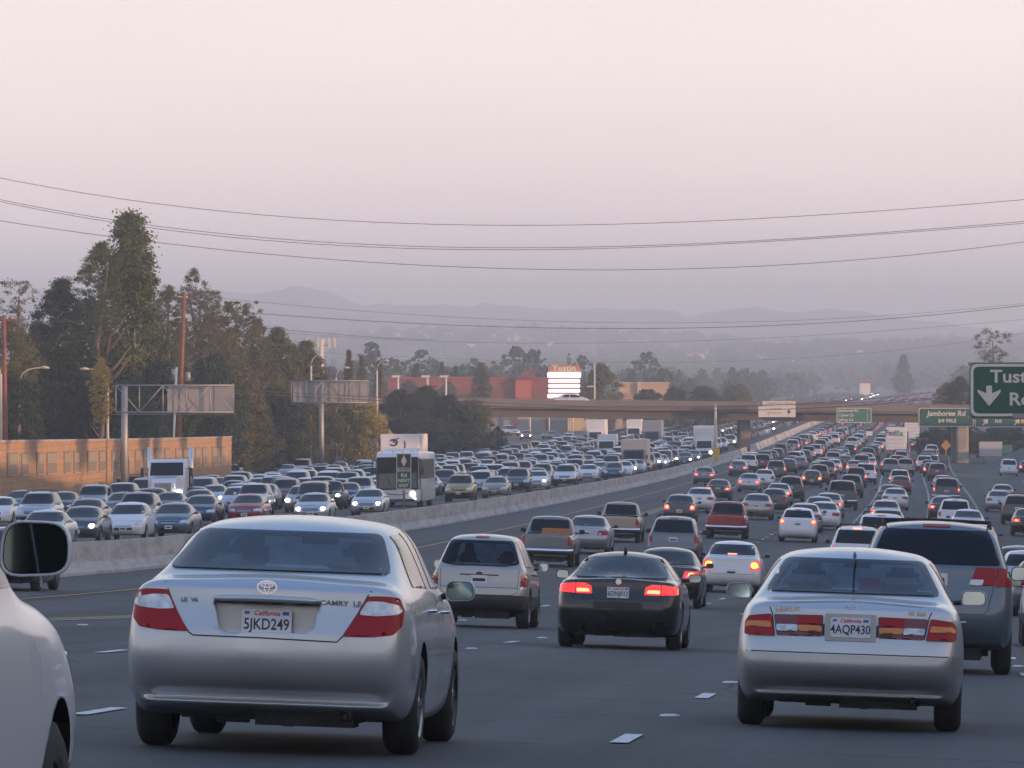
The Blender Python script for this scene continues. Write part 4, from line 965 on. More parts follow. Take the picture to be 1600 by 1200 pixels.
M_grl = mat('wall_grille_panel', (.20, .17, .14), .8); M_grp = mat('wall_panel_pale', (.34, .29, .23), .8)
def walltop(D): return 4.15 - .55 * smooth(400, 470, D) * 0 + .0
mb = MB(); Ds = [300 + 5 * i for i in range(36)]; Ds = [d for d in Ds if d <= 474] + [474.5]
vs = []
base = Vector(we.location)
for D in Ds:
    for (du, z) in ((0, -.3), (0, walltop(D)), (-.3, walltop(D)), (-.3, -.3)):
        vs.append(Vector((XB(D) + WU + du, D, Zroad(D, WU) + z)) - base)
mb.add(vs, [(i * 4 + j, i * 4 + j + 1, (i + 1) * 4 + j + 1, (i + 1) * 4 + j) for i in range(len(Ds) - 1) for j in range(3)] + [(0, 1, 2, 3), tuple(len(vs) - 4 + k for k in range(4))], M_block)
mb.build('wall_body', we)
D = 342.0; k = 0
while D < 470:
    mb = MB(); L_ = 3.0 if k % 3 else 4.2; p = Vector((XB(D) + WU + .02, D, Zroad(D, WU) + walltop(D) - 1.25)) - base
    q = Vector((KX, 1, (Zroad(D + 3, WU) - Zroad(D, WU)) / 3))
    def quadp(a0, a1, z0, z1, off, m):
        v = [p + q * a + Vector((off, 0, z)) for a, z in ((a0, z0), (a1, z0), (a1, z1), (a0, z1))]
        v2 = [x - Vector((off + .01, 0, 0)) for x in v]
        mb.add(v + v2, [(0, 1, 2, 3), (0, 4, 5, 1), (1, 5, 6, 2), (2, 6, 7, 3), (3, 7, 4, 0)], m)
    quadp(0, L_, -.72, .62, .03, M_grl)
    nb = int(L_ / .52)
    for j in range(nb):
        a = .1 + j * .52; quadp(a, a + .34, -.10, .50, .07, M_grp); 
    quadp(0, L_, -.80, -.72, .08, M_grp)
    mb.build('grille_panel', we); D += L_ + (1.3 if k % 2 else 3.2); k += 1
mb = MB(); vs = []
for D in Ds:
    for (du, z) in ((.05, 0), (.05, .12), (-.35, .12), (-.35, 0)): vs.append(Vector((XB(D) + WU + du, D, Zroad(D, WU) + walltop(D) + z)) - base)
mb.add(vs, [(i * 4 + j, i * 4 + j + 1, (i + 1) * 4 + j + 1, (i + 1) * 4 + j) for i in range(len(Ds) - 1) for j in range(3)] + [tuple(len(vs) - 4 + k for k in range(4))], M_conc)
mb.build('wall_cap', we)

# ------------------------------------------------------------------ bridge
M_br = mat('bridge_concrete', (.21, .175, .155), .85, noise=(.25, .15)); M_bg = mat('girder_concrete', (.15, .125, .11), .9, noise=(.3, .2)); M_rail = mat('bridge_rail', (.12, .10, .09), .8)
BD = 745.0
def brp(u, dy, z):
    """point of the bridge: u across the freeway (from the barrier), dy along it, z relative to eye level at u=0"""
    return Vector((XB(BD) + u, BD + dy - u * KX, z - .0135 * (u) if u > -60 else z + .81))
be = empty('road_bridge', (XB(BD), BD, Zroad(BD, 0)), label='long concrete road bridge crossing over the whole freeway', cat='bridge')
b0 = Vector(be.location)
def span(name, us, dys, zs, m):
    mb = MB(); n = len(us); vs = []
    prof = [(dys[0], zs[0]), (dys[0], zs[1]), (dys[1], zs[1]), (dys[1], zs[0])]
    for u in us:
        for d, z in prof: vs.append(brp(u, d, z) - b0)
    mb.add(vs, [(i * 4 + j, i * 4 + (j + 1) % 4, (i + 1) * 4 + (j + 1) % 4, (i + 1) * 4 + j) for i in range(n - 1) for j in range(4)] + [(0, 1, 2, 3), tuple(4 * n - 4 + k for k in range(4))], m)
    return mb.build(name, be)
US = [-120, -60, -40, -20, 0, 20, 40, 60, 90]
span('deck', US, (-.2, 14.2), (-5.35, -4.95), M_br)
span('girder', US, (.9, 13.1), (-6.42, -5.35), M_bg)
span('parapet', US, (-.15, .15), (-4.95, -4.22), M_br); span('parapet', US, (13.85, 14.15), (-4.95, -4.22), M_br)
span('parapet_band', US, (-.26, -.20), (-5.20, -5.06), M_rail)
span('hand_rail', US, (-.02, .06), (-4.10, -4.04), M_rail)
mb = MB()
for k in range(70): mb.box(brp(-115 + k * 3.0, .02, -4.14) - b0, (.07, .07, .22), M_rail)
o = mb.build('rail_posts', be); o['kind'] = 'stuff'
for (u, w, dd) in ((0, 1.3, 3), (0, 1.3, 11), (26.6, 1.5, 3), (26.6, 1.5, 11), (-35, 1.5, 3), (-35, 1.5, 11)):
    mb = MB(); p = brp(u, dd, 0) - b0; zb_ = Zroad(BD + dd, u) - b0.z - .3; zt_ = -6.4 - .0135 * u - b0.z
    mb.prism(rounded([(-w / 2, -w / 2), (w / 2, -w / 2), (w / 2, w / 2), (-w / 2, w / 2)], .3), 'z', zb_, zt_, M_br if u < 20 else M_conc)
    o = mb.build('column', be); o.location = (p.x, p.y, 0)
# crash posts round the median column, abutment wall on the right
mb = MB(); p = brp(38, 2, 0) - b0
mb.box((p.x + 10, p.y + 6, -3.0 - 0), (22, 12, 12), M_bg); o = mb.build('abutment', be)

# ------------------------------------------------------------------ sign structures
M_gal = mat('galvanised_steel', (.30, .31, .32), .55, .5); M_signback = mat('sign_back', (.33, .32, .33), .6, .3, noise=(.8, .12)); M_green = mat('sign_green', (.018, .09, .065), .5); M_sw = mat('sign_white', (.66, .62, .58), .5)
M_green2 = mat('sign_green_pale', (.05, .17, .13), .5); M_orange = mat('sign_orange', (.42, .19, .05), .6); M_yl = mat('sign_yellow', (.62, .42, .05), .5); M_pole = mat('pole_paint', (.42, .36, .32), .6)
def truss_sign(px0, px1, py0, py1, D, pole, panels, label):
    """cantilever sign structure seen from behind: box truss, panel backs, one post"""
    a, b = at(px0, py1, D), at(px1, py0, D); u = at(pole, py1, D).x - XB(D); zg = Zground(D, u) - .2
    e = empty('sign_gantry', (at(pole, 0, D).x, D, zg), label=label, cat='sign gantry', group='sign gantries seen from behind on the left'); o = Vector(e.location)
    mb = MB()
    for z in (a.z, b.z):
        for dy in (0, .9): mb.tube([Vector((a.x, D + dy, z)) - o, Vector((b.x, D + dy, z)) - o], .055, M_gal, 6)
    n = max(4, int((b.x - a.x) / 1.3)); 
    for i in range(n + 1):
        x = a.x + (b.x - a.x) * i / n
        mb.tube([Vector((x, D, a.z)) - o, Vector((x, D, b.z)) - o], .04, M_gal, 6)
        if i < n:
            x2 = a.x + (b.x - a.x) * (i + 1) / n; z1, z2 = (b.z, a.z) if i % 2 == 0 else (a.z, b.z)
            mb.tube([Vector((x, D, z1)) - o, Vector((x2, D, z2)) - o], .035, M_gal, 6)
    mb.build('truss', e)
    for (q0, q1) in panels:
        mb = MB(); x0, x1 = at(q0, 0, D).x, at(q1, 0, D).x
        mb.box(Vector(((x0 + x1) / 2, D + 1.15, (a.z + b.z) / 2)) - o, (x1 - x0, .05, (b.z - a.z) * .96), M_signback)
        for k in range(int((x1 - x0) / .9)): mb.box(Vector((x0 + .45 + k * .9, D + 1.10, (a.z + b.z) / 2)) - o, (.07, .06, (b.z - a.z) * .96), M_gal)
        mb.build('sign_panel', e)
    mb = MB(); mb.tube([Vector((at(pole, 0, D).x, D + .45, zg)) - o, Vector((at(pole, 0, D).x, D + .45, b.z)) - o], .26, M_gal, 12, r2=.2); mb.build('post', e)
    mb = MB(); mb.box(Vector(((a.x + b.x) / 2, D + 1.9, a.z - .15)) - o, ((b.x - a.x) * 1.04, .5, .05), M_gal); mb.build('walkway', e)
truss_sign(181, 365, 602, 644, 402, 194, [(260, 364)], 'open box truss with a grey sign panel seen from behind, above the sound wall')
truss_sign(455, 576, 595, 629, 528, 502, [(457, 574)], 'grey sign panels seen from behind on a single post, before the brown trees')

def panel(mb, c, w, h, m, th=.04): mb.box(c, (w, th, h), m)
def green_sign(name, px0, px1, py0, py1, D, rows_, label, m=M_green, pole=None, under=None, border=.05):
    a, b = at(px0, py1, D), at(px1, py0, D); w, h = b.x - a.x, b.z - a.z; c = (a + b) / 2
    e = empty(name, (c.x, D, c.z), label=label, cat='road sign')
    mb = MB(); r_ = min(w, h) * .12
    mb.prism(rounded([(-w / 2, -h / 2), (w / 2, -h / 2), (w / 2, h / 2), (-w / 2, h / 2)], r_, 5), 'y', 0, .05, m); mb.build('sign_panel', e)
    mb = MB(); o_ = rounded([(-w / 2 + .03, -h / 2 + .03), (w / 2 - .03, -h / 2 + .03), (w / 2 - .03, h / 2 - .03), (-w / 2 + .03, h / 2 - .03)], r_, 5)
    i_ = [(x * (1 - 2 * (border + .03) / w), z * (1 - 2 * (border + .03) / h)) for x, z in o_]
    n = len(o_); mb.add([(x, -.006, z) for x, z in o_] + [(x, -.006, z) for x, z in i_], [(k, (k + 1) % n, n + (k + 1) % n, n + k) for k in range(n)], M_sw); mb.build('sign_border', e)
    for (s, size, x, z, kw) in rows_: mb = MB(); put_text(mb, s, size, (x, -.012, z), (1, 0, 0), (0, 0, 1), kw.pop('m', M_sw), **kw); mb.build('sign_lettering', e, recalc=False)
    return e, w, h
# the large sign cut by the right edge
SD = 190.0; PXM = F / SD
g, w, h = green_sign('overhead_sign', 1515, 1723, 567, 652, SD, [('Tustin Ranch', .56, -1.44, .41, dict(align='LEFT', bold=.012, sx_=1.12)), ('Road', .56, -.86, -.30, dict(align='LEFT', bold=.012, sx_=1.12))],
                     'large dark green exit sign with down arrow, cut by the right edge', border=.06)
mb = MB(); ax_ = -2.09 + 31 / PXM
mb.prism([(ax_ + x * .0199, .72 - (py - 567) / PXM * 1 + 0) for x, py in ()] or [(ax_ - .09, .14), (ax_ + .09, .14), (ax_ + .09, -.10), (ax_ + .36, .02), (ax_ + .36, -.06), (ax_, -.50), (ax_ - .36, -.06), (ax_ - .36, .02), (ax_ - .09, -.10)], 'y', -.014, -.006, M_sw)
mb.build('down_arrow', g)
mb = MB(); mb.box((-.45, -.45, -.80), (.62, .22, .14), M_gal); mb.box((-.45, -.2, -.86), (.08, .6, .05), M_gal); mb.build('sign_lamp', g)
mb = MB(); mb.box((2.4, .22, -.86), (9.0, .30, .10), M_gal); mb.box((2.4, .22, .82), (9.0, .30, .10), M_gal)
for k in range(8): mb.tube([(-2.0 + k * 1.1, .22, -.86 if k % 2 else .82), (-.9 + k * 1.1, .22, .82 if k % 2 else -.86)], .05, M_gal, 6)
mb.build('truss', g)
mb = MB(); mb.tube([(7.2, .25, -9.0), (7.2, .25, .9)], .25, M_gal, 12); mb.build('post', g)
# signs on the bridge face
BS = 743.5; bp = F / BS
def arrow_up(mb, x, z, s, m):
    v = [(-.09, -.5), (.09, -.5), (.09, .05), (.34, -.12), (.34, .08), (0, .5), (-.34, .08), (-.34, -.12), (-.09, .05)]
    a = R(-40); mb.add([(x + s * (p * math.cos(a) - q * math.sin(a)), -.014, z + s * (p * math.sin(a) + q * math.cos(a))) for p, q in v], [tuple(range(len(v)))], m)
green_sign('bridge_sign', 1435, 1522, 637, 667, 700, [('Jamboree Rd', .82, 0, .42, dict(bold=.02, sx_=1.02, shear=.15)), ('3/4 MILE', .60, .1, -.42, dict(bold=.015))], 'green exit sign reading Jamboree Rd, left of the large sign')
g, w, h = green_sign('bridge_sign', 1523, 1640, 651, 668, 701, [('Rd', .7, -1.6, .15, dict(bold=.015))], 'narrow green sign with white arrows half hidden under the large sign')
mb = MB(); arrow_up(mb, -3.1, 0, .9, M_sw); mb.build('arrow', g, recalc=False); mb = MB(); arrow_up(mb, .55, 0, .9, M_sw); mb.build('arrow', g, recalc=False)
mb = MB(); mb.box((2.1, -.02, .25), (2.2, .03, .8), M_yl); mb.build('exit_only_panel', g)
green_sign('bridge_sign', 1307, 1362, 637, 661, 741, [('Jamboree Rd', .46, -1.9, .58, dict(align='LEFT', bold=.01)), ('Culver Dr', .46, -1.9, 0, dict(align='LEFT', bold=.01)), ('Jeffrey Rd', .46, -1.9, -.56, dict(align='LEFT', bold=.01)), ('1', .46, 1.75, .58, dict(align='RIGHT')), ('2', .46, 1.75, 0, dict(align='RIGHT')), ('3', .46, 1.75, -.56, dict(align='RIGHT'))],
           'faded green sign listing three exits, hung on the bridge', m=M_green2, border=.04)
# pale sign with frame on the bridge
a, b = at(1185, 652, 741), at(1243, 627, 741); c = (a + b) / 2
g = empty('carpool_sign', (c.x, 741, c.z), label='pale sign in sunlight on the bridge above the median', cat='road sign')
mb = MB(); mb.box((0, 0, -.30), (b.x - a.x, .06, 1.3), M_sw); mb.box((.25, 0, .68), (b.x - a.x - .5, .06, .62), M_sw); mb.build('sign_panel', g)
mb = MB()
put_text(mb, 'CARPOOLS ONLY', .42, (.25, -.04, .68), (1, 0, 0), (0, 0, 1), M_rail, sx_=1.0)
put_text(mb, '2 OR MORE', .36, (-.35, -.04, .05), (1, 0, 0), (0, 0, 1), M_rail)
put_text(mb, 'PER VEHICLE', .32, (-.35, -.04, -.45), (1, 0, 0), (0, 0, 1), M_rail)
mb.add([(1.45, -.04, -.62), (1.72, -.04, -.3), (1.45, -.04, .02), (1.18, -.04, -.3)], [(0, 1, 2, 3)], M_rail); mb.build('sign_lettering', g, recalc=False)
for x in (-2.25, 2.05): mb = MB(); mb.box((x, .45, .3), (.08, .8, 1.4), M_gal); mb.build('bracket', g)
# median sign post: carpool exit sign in front of the bus
g = empty('median_sign', (XB(267.7) , 267.7, Zroad(267.7, 0) + .86), label='tall narrow green carpool exit sign with diamond, on the median barrier', cat='road sign')
o = Vector(g.location); sc = 267.7 / F; cx = at(631, 0, 267.7).x - o.x
zt, zb2 = at(0, 709, 267.7).z - o.z, at(0, 765, 267.7).z - o.z; wS = 23 * sc
mb = MB(); mb.box((cx, 0, (zt + zb2) / 2), (wS, .04, zt - zb2), M_green); mb.build('sign_panel', g)
mb = MB(); hh = (zt - zb2)
for (x, z, w_, h_) in ((cx, zt - .02, wS, .04), (cx, zb2 + .02, wS, .04), (cx - wS / 2 + .015, (zt + zb2) / 2, .03, hh), (cx + wS / 2 - .015, (zt + zb2) / 2, .03, hh), (cx, zt - hh * .40, wS, .03)): mb.box((x, -.03, z), (w_, .02, h_), M_orange if z > zt - .1 else M_sw)
mb.build('sign_border', g)
mb = MB(); mb.box((cx, -.024, zt - hh * .2), (wS * .94, .01, hh * .37), mat('sign_brown', (.08, .045, .03), .5)); mb.build('diamond_panel', g)
mb = MB(); dz_ = zt - hh * .20
mb.add([(cx, -.035, dz_ - .26), (cx + .13, -.035, dz_), (cx, -.035, dz_ + .26), (cx - .13, -.035, dz_)], [(0, 1, 2, 3)], M_sw)
put_text(mb, 'Jamboree', .15, (cx, -.035, zt - hh * .46), (1, 0, 0), (0, 0, 1), M_sw, bold=.004)
put_text(mb, 'Rd', .24, (cx, -.035, zt - hh * .60), (1, 0, 0), (0, 0, 1), M_sw, bold=.006)
put_text(mb, 'NEXT', .20, (cx, -.035, zt - hh * .75), (1, 0, 0), (0, 0, 1), M_sw, bold=.006)
put_text(mb, 'EXIT', .20, (cx, -.035, zt - hh * .89), (1, 0, 0), (0, 0, 1), M_sw, bold=.006); mb.build('sign_lettering', g, recalc=False)
mb = MB(); mb.tube([(cx, .05, -.1 - abs(cx) * 0), (cx, .05, zt)], .045, M_gal, 8); mb.build('post', g)
# ------------------------------------------------------------------ smaller signs near the bridge
def post_sign(name, px0, px1, py0, py1, D, m, label, diamond=False, rows_=(), legs=1):
    a, b = at(px0, py1, D), at(px1, py0, D); c = (a + b) / 2; w, h = b.x - a.x, b.z - a.z; u = c.x - XB(D); zg = Zground(D, u) + (3.0 if u > 30 and D > 660 else 0)
    zg = min(zg, a.z - .5)
    e = empty(name, (c.x, D, zg), label=label, cat='road sign'); z = c.z - zg
    mb = MB()
    if diamond: mb.prism(rounded([(0, z - h / 2), (w / 2, z), (0, z + h / 2), (-w / 2, z)], .06), 'y', 0, .03, m)
    else: mb.prism(rounded([(-w / 2, z - h / 2), (w / 2, z - h / 2), (w / 2, z + h / 2), (-w / 2, z + h / 2)], .1), 'y', 0, .05, m)
    mb.build('sign_panel', e)
    for k in range(legs):
        x = 0 if legs == 1 else (-w * .3 + k * w * .6); mb = MB(); mb.tube([(x, .1, 0), (x, .1, z + h * .3)], .06, M_gal, 6); mb.build('post', e)
    if rows_:
        mb = MB()
        for (s, size, x, dz, kw) in rows_: put_text(mb, s, size, (x, -.012, z + dz), (1, 0, 0), (0, 0, 1), kw.pop('m', M_sw), **kw)
        mb.build('sign_lettering', e, recalc=False)
    return e
post_sign('warning_sign', 1470, 1486, 687, 705, 735, M_orange, 'orange diamond warning sign before the dark bushes under the bridge', True)
post_sign('road_sign', 1530, 1566, 690, 713, 720, mat('sign_pale', (.42, .42, .46), .6), 'wide pale sign board on two posts beside the exit ramp', legs=2)
post_sign('road_sign', 1567, 1582, 695, 713, 724, M_green2, 'small green sign just right of the pale board')
post_sign('road_sign', 1417, 1446, 674, 690, 860, M_green2, 'hazy green roadside sign beyond the bridge, right of the parcel truck', legs=2)
post_sign('road_sign', 1421, 1432, 706, 713, 800, M_sw, 'tiny white sign under the green one beyond the bridge')

# ------------------------------------------------------------------ poles and lamps
M_wood = mat('creosoted_pole', (.22, .085, .055), .9, noise=(3, .3)); M_lampc = mat('lamp_column', (.56, .49, .42), .6, .1); M_lens = mat('lamp_glass', (.6, .6, .58), .3)
def lamp(px, pybase, pytop, D, reach_px, label, r=.13, lens=True):
    x = at(px, 0, D).x; zt = at(0, pytop, D).z; u = x - XB(D); zg = Zground(D, u) - .2; dx = reach_px / F * D
    e = empty('street_lamp', (x, D, zg), label=label, cat='street lamp', group='street lamps along the freeway'); h = zt - zg
    mb = MB(); mb.tube([(0, 0, 0), (0, 0, h * .6), (0, 0, h - 1.0)], r * 1.1, M_lampc, 10, r2=r * .8); mb.build('post', e)
    s_ = 1 if dx > 0 else -1
    mb = MB(); mb.tube([(0, 0, h - 1.05), (dx * .12, 0, h - .45), (dx * .35, 0, h - .12), (dx * .65, 0, h), (dx, 0, h + .02)], .05, M_lampc, 8); mb.build('arm', e)
    mb = MB(); mb.tube([(dx - .35 * s_, 0, h + .03), (dx, 0, h + .05), (dx + .35 * s_, 0, h)], [.06, .13, .07], M_lampc, 8); mb.build('lamp_head', e)
lamp(30, 690, 575, 470, 40, 'curved-arm street lamp behind the sound wall, farthest left')
lamp(168, 686, 577, 480, -36, 'street lamp with arm pointing left, in front of the tall tree')
lamp(1, 690, 562, 430, -20, 'pale pole cut by the left edge above the sound wall')
lamp(486, 720, 556, 600, 14, 'thin dark lamp column left of the grey sign panels')
lamp(525, 700, 575, 640, 16, 'thin lamp column with angled arm just right of the cell tower')
lamp(589, 690, 564, 640, 14, 'slender street lamp above the white truck and bus')
for px, dst in ((622, 1080), (668, 1090), (697, 1100)):
    D = 1050; x = at(px, 0, D).x; zt = at(0, 588, D).z; zg = Zground(D, x - XB(D))
    e = empty('car_park_lamp', (x, D, zg), label={622: 'white car park lamp, left one of three before the red building', 668: 'white car park lamp, middle one of three before the red building', 697: 'white car park lamp, right one of three before the red building'}[px], cat='lamp', group='car park lamps by the red building')
    mb = MB(); mb.tube([(0, 0, 0), (0, 0, zt - zg)], .17, M_sw, 8); mb.build('post', e)
    mb = MB(); mb.box((-.35, 0, zt - zg), (1.5, .6, .35), M_sw); mb.build('lamp_head', e)
for (px, pt, D, lb) in ((828, 640, 960, 'first thin lot pole seen under the bridge'), (858, 640, 965, 'second thin lot pole seen under the bridge'), (895, 640, 950, 'third thin lot pole seen under the bridge'), (929, 568, 900, 'tall thin lamp pole on the bridge beside the mall sign')):
    x = at(px, 0, D).x; zt = at(0, pt, D).z; zg = Zground(D, x - XB(D))
    e = empty('lamp_pole', (x, D, zg), label=lb, cat='pole'); mb = MB(); mb.tube([(0, 0, 0), (0, 0, zt - zg)], .13, M_lampc, 8); mb.build('post', e)
    mb = MB(); mb.box((-.6, 0, zt - zg - (1.2 if px != 929 else 3.4)), (1.0, .3, .2), M_lampc); mb.build('lamp_head', e)
# median post with the yellow crash cushion at its foot
D = 640; x = XB(D); zt = at(0, 632, D).z; zg = Zroad(D, 0)
e = empty('median_post', (at(1118, 0, D).x, D, zg), label='pale post rising from the median in front of the bridge', cat='post')
mb = MB(); mb.tube([(0, 0, 0), (0, 0, zt - zg)], .17, M_lampc, 10, r2=.12); mb.build('post', e)
mb = MB(); mb.box((0, -.4, 1.35), (.8, .5, .9), M_yl); mb.box((0, -.4, .62), (.6, .4, .4), M_yl); mb.build('marker_board', e)
# utility poles
def upole(px, tilt_px, pyt, D, label, arms):
    x = at(px, 0, D).x; zt = at(0, pyt, D).z; zg = Zground(D, x - XB(D)) - .3; dx = tilt_px / F * D
    e = empty('utility_pole', (x, D, zg), label=label, cat='utility pole', group='wooden utility poles behind the sound wall'); h = zt - zg
    mb = MB(); mb.tube([(0, 0, 0), (dx * .5, 0, h * .5), (dx, 0, h)], .23, M_wood, 10, r2=.14); mb.build('post', e)
    for (f, w) in arms:
        mb = MB(); mb.box((dx * f, .25, h * f), (w, .12, .14), M_wood)
        for k in (-.45, -.2, .2, .45): mb.tube([(dx * f + w * k, .25, h * f + .05), (dx * f + w * k, .25, h * f + .28)], .05, M_gal, 6)
        mb.build('cross_arm', e)
    return e, h, dx
e, h, dx = upole(276, 12, 456, 470, 'reddish wooden utility pole leaning slightly, right of the tall tree', [(.985, 1.2)])
mb = MB()
for (x, z) in ((-.55, .60), (.5, .585)): mb.tube([(dx * .6 + x, .1, h * z - .35), (dx * .6 + x, .1, h * z + .35)], .22, M_gal, 10)
mb.box((dx * .6, .05, h * .575), (1.8, .1, .12), M_wood); mb.build('transformer', e)
upole(9, -3, 492, 450, 'dark utility pole with cross arm at the left edge', [(.97, 2.6)])
D = 468; x = at(268, 0, D).x; zg = Zground(D, x - XB(D)); e = empty('guy_pole', (x, D, zg - .2), label='thin white-topped pole leaning against the line of the reddish pole', cat='pole')
mb = MB(); mb.tube([(0, 0, 0), (8 / F * D, 0, at(0, 570, D).z - zg)], .09, M_sw, 8); mb.build('post', e)
# cell tower
D = 900; x = at(502, 0, D).x; zt = at(0, 530, D).z; zg = Zground(D, x - XB(D)); e = empty('cell_tower', (x, D, zg), label='cream cell tower with a ring of antennas above the brown trees', cat='cell tower'); h = zt - zg
mb = MB(); mb.tube([(0, 0, 0), (0, 0, h)], .42, mat('tower_cream', (.62, .55, .46), .6), 12, r2=.34); mb.build('post', e)
mb = MB(); mb.tube([(-2.0, 0, h - .9), (2.0, 0, h - .9)], .08, M_gal, 6); mb.tube([(-2.0, .9, h - .9), (2.0, .9, h - .9)], .08, M_gal, 6); mb.build('antenna_frame', e)
for k in range(6):
    mb = MB(); mb.box((-2.0 + k * .8, -.15 + (k % 2) * 1.1, h - .6), (.34, .2, 1.5), MATS['tower_cream']); mb.build('antenna', e)

# ------------------------------------------------------------------ power lines
M_wire = mat('wire', (.13, .10, .10), .7)
def wire(pts, D, label, r=.015, n=36, dD=0.0, twin=0):
    """a hanging wire through three or four sighted points"""
    mb = MB()
    P_ = [at(px, py, D + dD * (px - 800) / 800) for px, py in pts]
    def interp(t):
        # Lagrange through the sighted points
        xs = [p.x for p in P_]; x = xs[0] + (xs[-1] - xs[0]) * t; z = 0; y = 0
        for i, p in enumerate(P_):
            w = 1
            for j, q in enumerate(P_):
                if j != i: w *= (x - q.x) / (p.x - q.x)
            z += w * p.z; y += w * p.y
        return Vector((x, y, z))
    base = interp(0)
    L_ = [interp(-.12 + 1.24 * k / n) - base for k in range(n + 1)]
    mb.tube(L_, r, M_wire, 5)
    o = mb.build('power_line', None, base); return tag(o, label, 'power line', 'power lines crossing the freeway')
wire([(0, 278), (400, 335), (850, 352), (1600, 312)], 300, 'topmost power line across the sky')
wire([(0, 312), (420, 372), (850, 387), (1600, 346)], 305, 'upper strand of the double power line, second from the top')
wire([(0, 315), (420, 376), (850, 390), (1600, 349)], 306, 'lower strand of the double power line, second from the top')
wire([(0, 345), (450, 400), (850, 421), (1600, 378)], 300, 'third power line down, just above the hills')
wire([(330, 464), (620, 490), (900, 503), (1600, 474)], 620, 'faint power line over the hills, upper strand')
wire([(405, 490), (640, 505), (900, 513), (1600, 477)], 620, 'faint power line over the hills, lower strand', .03)
wire([(300, 506), (600, 530), (1000, 535), (1600, 499)], 700, 'dark line crossing the town below the hills')
wire([(540, 553), (850, 565), (1200, 562), (1600, 520)], 800, 'lowest line in front of the far town trees')
wire([(0, 603), (420, 612), (860, 633), (1300, 628)], 500, 'dark cable along the top of the bridge, upper strand', .03)
wire([(0, 606), (420, 617), (860, 638), (1300, 636)], 500, 'dark cable along the top of the bridge, lower strand', .03)
wire([(860, 636), (1120, 634), (1360, 628), (1600, 606)], 560, 'cable rising to the right above the green bridge signs', .03)
wire([(8, 500), (100, 502), (200, 494), (287, 478)], 455, 'service line between the wooden poles, uppermost')
wire([(8, 527), (100, 522), (200, 512), (287, 500)], 455, 'service line between the wooden poles, middle one')
wire([(8, 537), (100, 534), (200, 528), (287, 522)], 455, 'service line between the wooden poles, lowest one')
wire([(287, 503), (420, 513), (520, 522), (640, 530)], 470, 'service line running right from the reddish pole')

# ------------------------------------------------------------------ trees
M_bark = mat('bark', (.13, .10, .085), .95, noise=(2, .3)); M_barkp = mat('pale_bark', (.30, .25, .21), .9, noise=(1.5, .25))
def leafmat(name, c1, c2):
    m = mat(name, c1, .75, spec=.25); n, l = m.node_tree.nodes, m.node_tree.links; b = n['Principled BSDF']
    g = n.new('ShaderNodeObjectInfo'); t = n.new('ShaderNodeTexCoord'); x = n.new('ShaderNodeTexNoise'); x.inputs['Scale'].default_value = .55; x.inputs['Detail'].default_value = 4
    l.new(t.outputs['Object'], x.inputs[0]); mr = n.new('ShaderNodeMapRange'); mr.inputs[1].default_value = .35; mr.inputs[2].default_value = .65; l.new(x.outputs[0], mr.inputs[0])
    mx = n.new('ShaderNodeMix'); mx.data_type = 'RGBA'; mx.inputs['A'].default_value = (*c1, 1); mx.inputs['B'].default_value = (*c2, 1); l.new(mr.outputs[0], mx.inputs[0]); l.new(mx.outputs['Result'], b.inputs[0])
    b.inputs['Subsurface Weight'].default_value = 0
    return m
LEAF = {'green': leafmat('leaf_green', (.05, .078, .025), (.14, .16, .045)), 'dark': leafmat('leaf_dark', (.02, .038, .022), (.045, .065, .03)), 'olive': leafmat('leaf_olive', (.085, .095, .038), (.175, .165, .06)),
        'brown': leafmat('leaf_brown', (.08, .085, .035), (.165, .15, .058)), 'grey': leafmat('leaf_grey', (.10, .095, .06), (.18, .16, .10)), 'gold': leafmat('leaf_gold', (.20, .175, .045), (.38, .31, .08)), 'bush': leafmat('leaf_bush', (.03, .06, .03), (.05, .085, .04))}
def crown_mesh(seed, shape, n_cl, n_lf, lf, m, asp=1.0):
    """leaf clumps spread through the crown volume. shape(t) -> radius fraction at height t in 0..1; unit size crown (radius 1, height 1)"""
    r_ = random.Random(seed); mb = MB(); vs, fs = [], []
    for c in range(n_cl):
        t = r_.random() ** .85; rad = shape(t); a = r_.uniform(0, 6.283); q = r_.random() ** .45
        lob = 1 + .28 * math.sin(3 * a + seed) * math.sin(7 * t + seed)
        cx, cy, cz = math.cos(a) * rad * q * lob, math.sin(a) * rad * q * lob, t
        cs_ = r_.uniform(.07, .22)
        for k in range(n_lf):
            u_, v_, w_ = r_.gauss(0, 1), r_.gauss(0, 1), r_.gauss(0, .62)
            p = Vector((cx + u_ * cs_ * .55, cy + v_ * cs_ * .55, cz + w_ * cs_ * .55 / asp))
            d1 = Vector((r_.gauss(0, 1), r_.gauss(0, 1), r_.gauss(0, .8))).normalized(); d2 = d1.cross(Vector((r_.gauss(0, 1), r_.gauss(0, 1), r_.gauss(0, 1)))).normalized()
            d1.z /= asp; d2.z /= asp; s_ = lf * r_.uniform(.5, 1.3); o = len(vs)
            vs += [p - d1 * s_, p + d2 * s_ * .5, p + d1 * s_, p - d2 * s_ * .5]; fs.append((o, o + 1, o + 2, o + 3))
    mb.add(vs, fs, m); return mb.mesh('crown', recalc=False)
SH = {'cone': lambda t: ((1 - t) ** .8 * .85 + .07) * (1 + .22 * math.sin(t * 19)) if t > .15 else .35 + t * 3, 'round': lambda t: math.sqrt(max(.02, 1 - (2 * t - .9) ** 2)), 'col': lambda t: .75 * math.sqrt(max(.03, 1 - (2 * t - 1) ** 4)), 'ragged': lambda t: .45 + .5 * abs(math.sin(5 * t + .5)), 'bush': lambda t: math.sqrt(max(.05, 1 - t * t))}
CR = {}
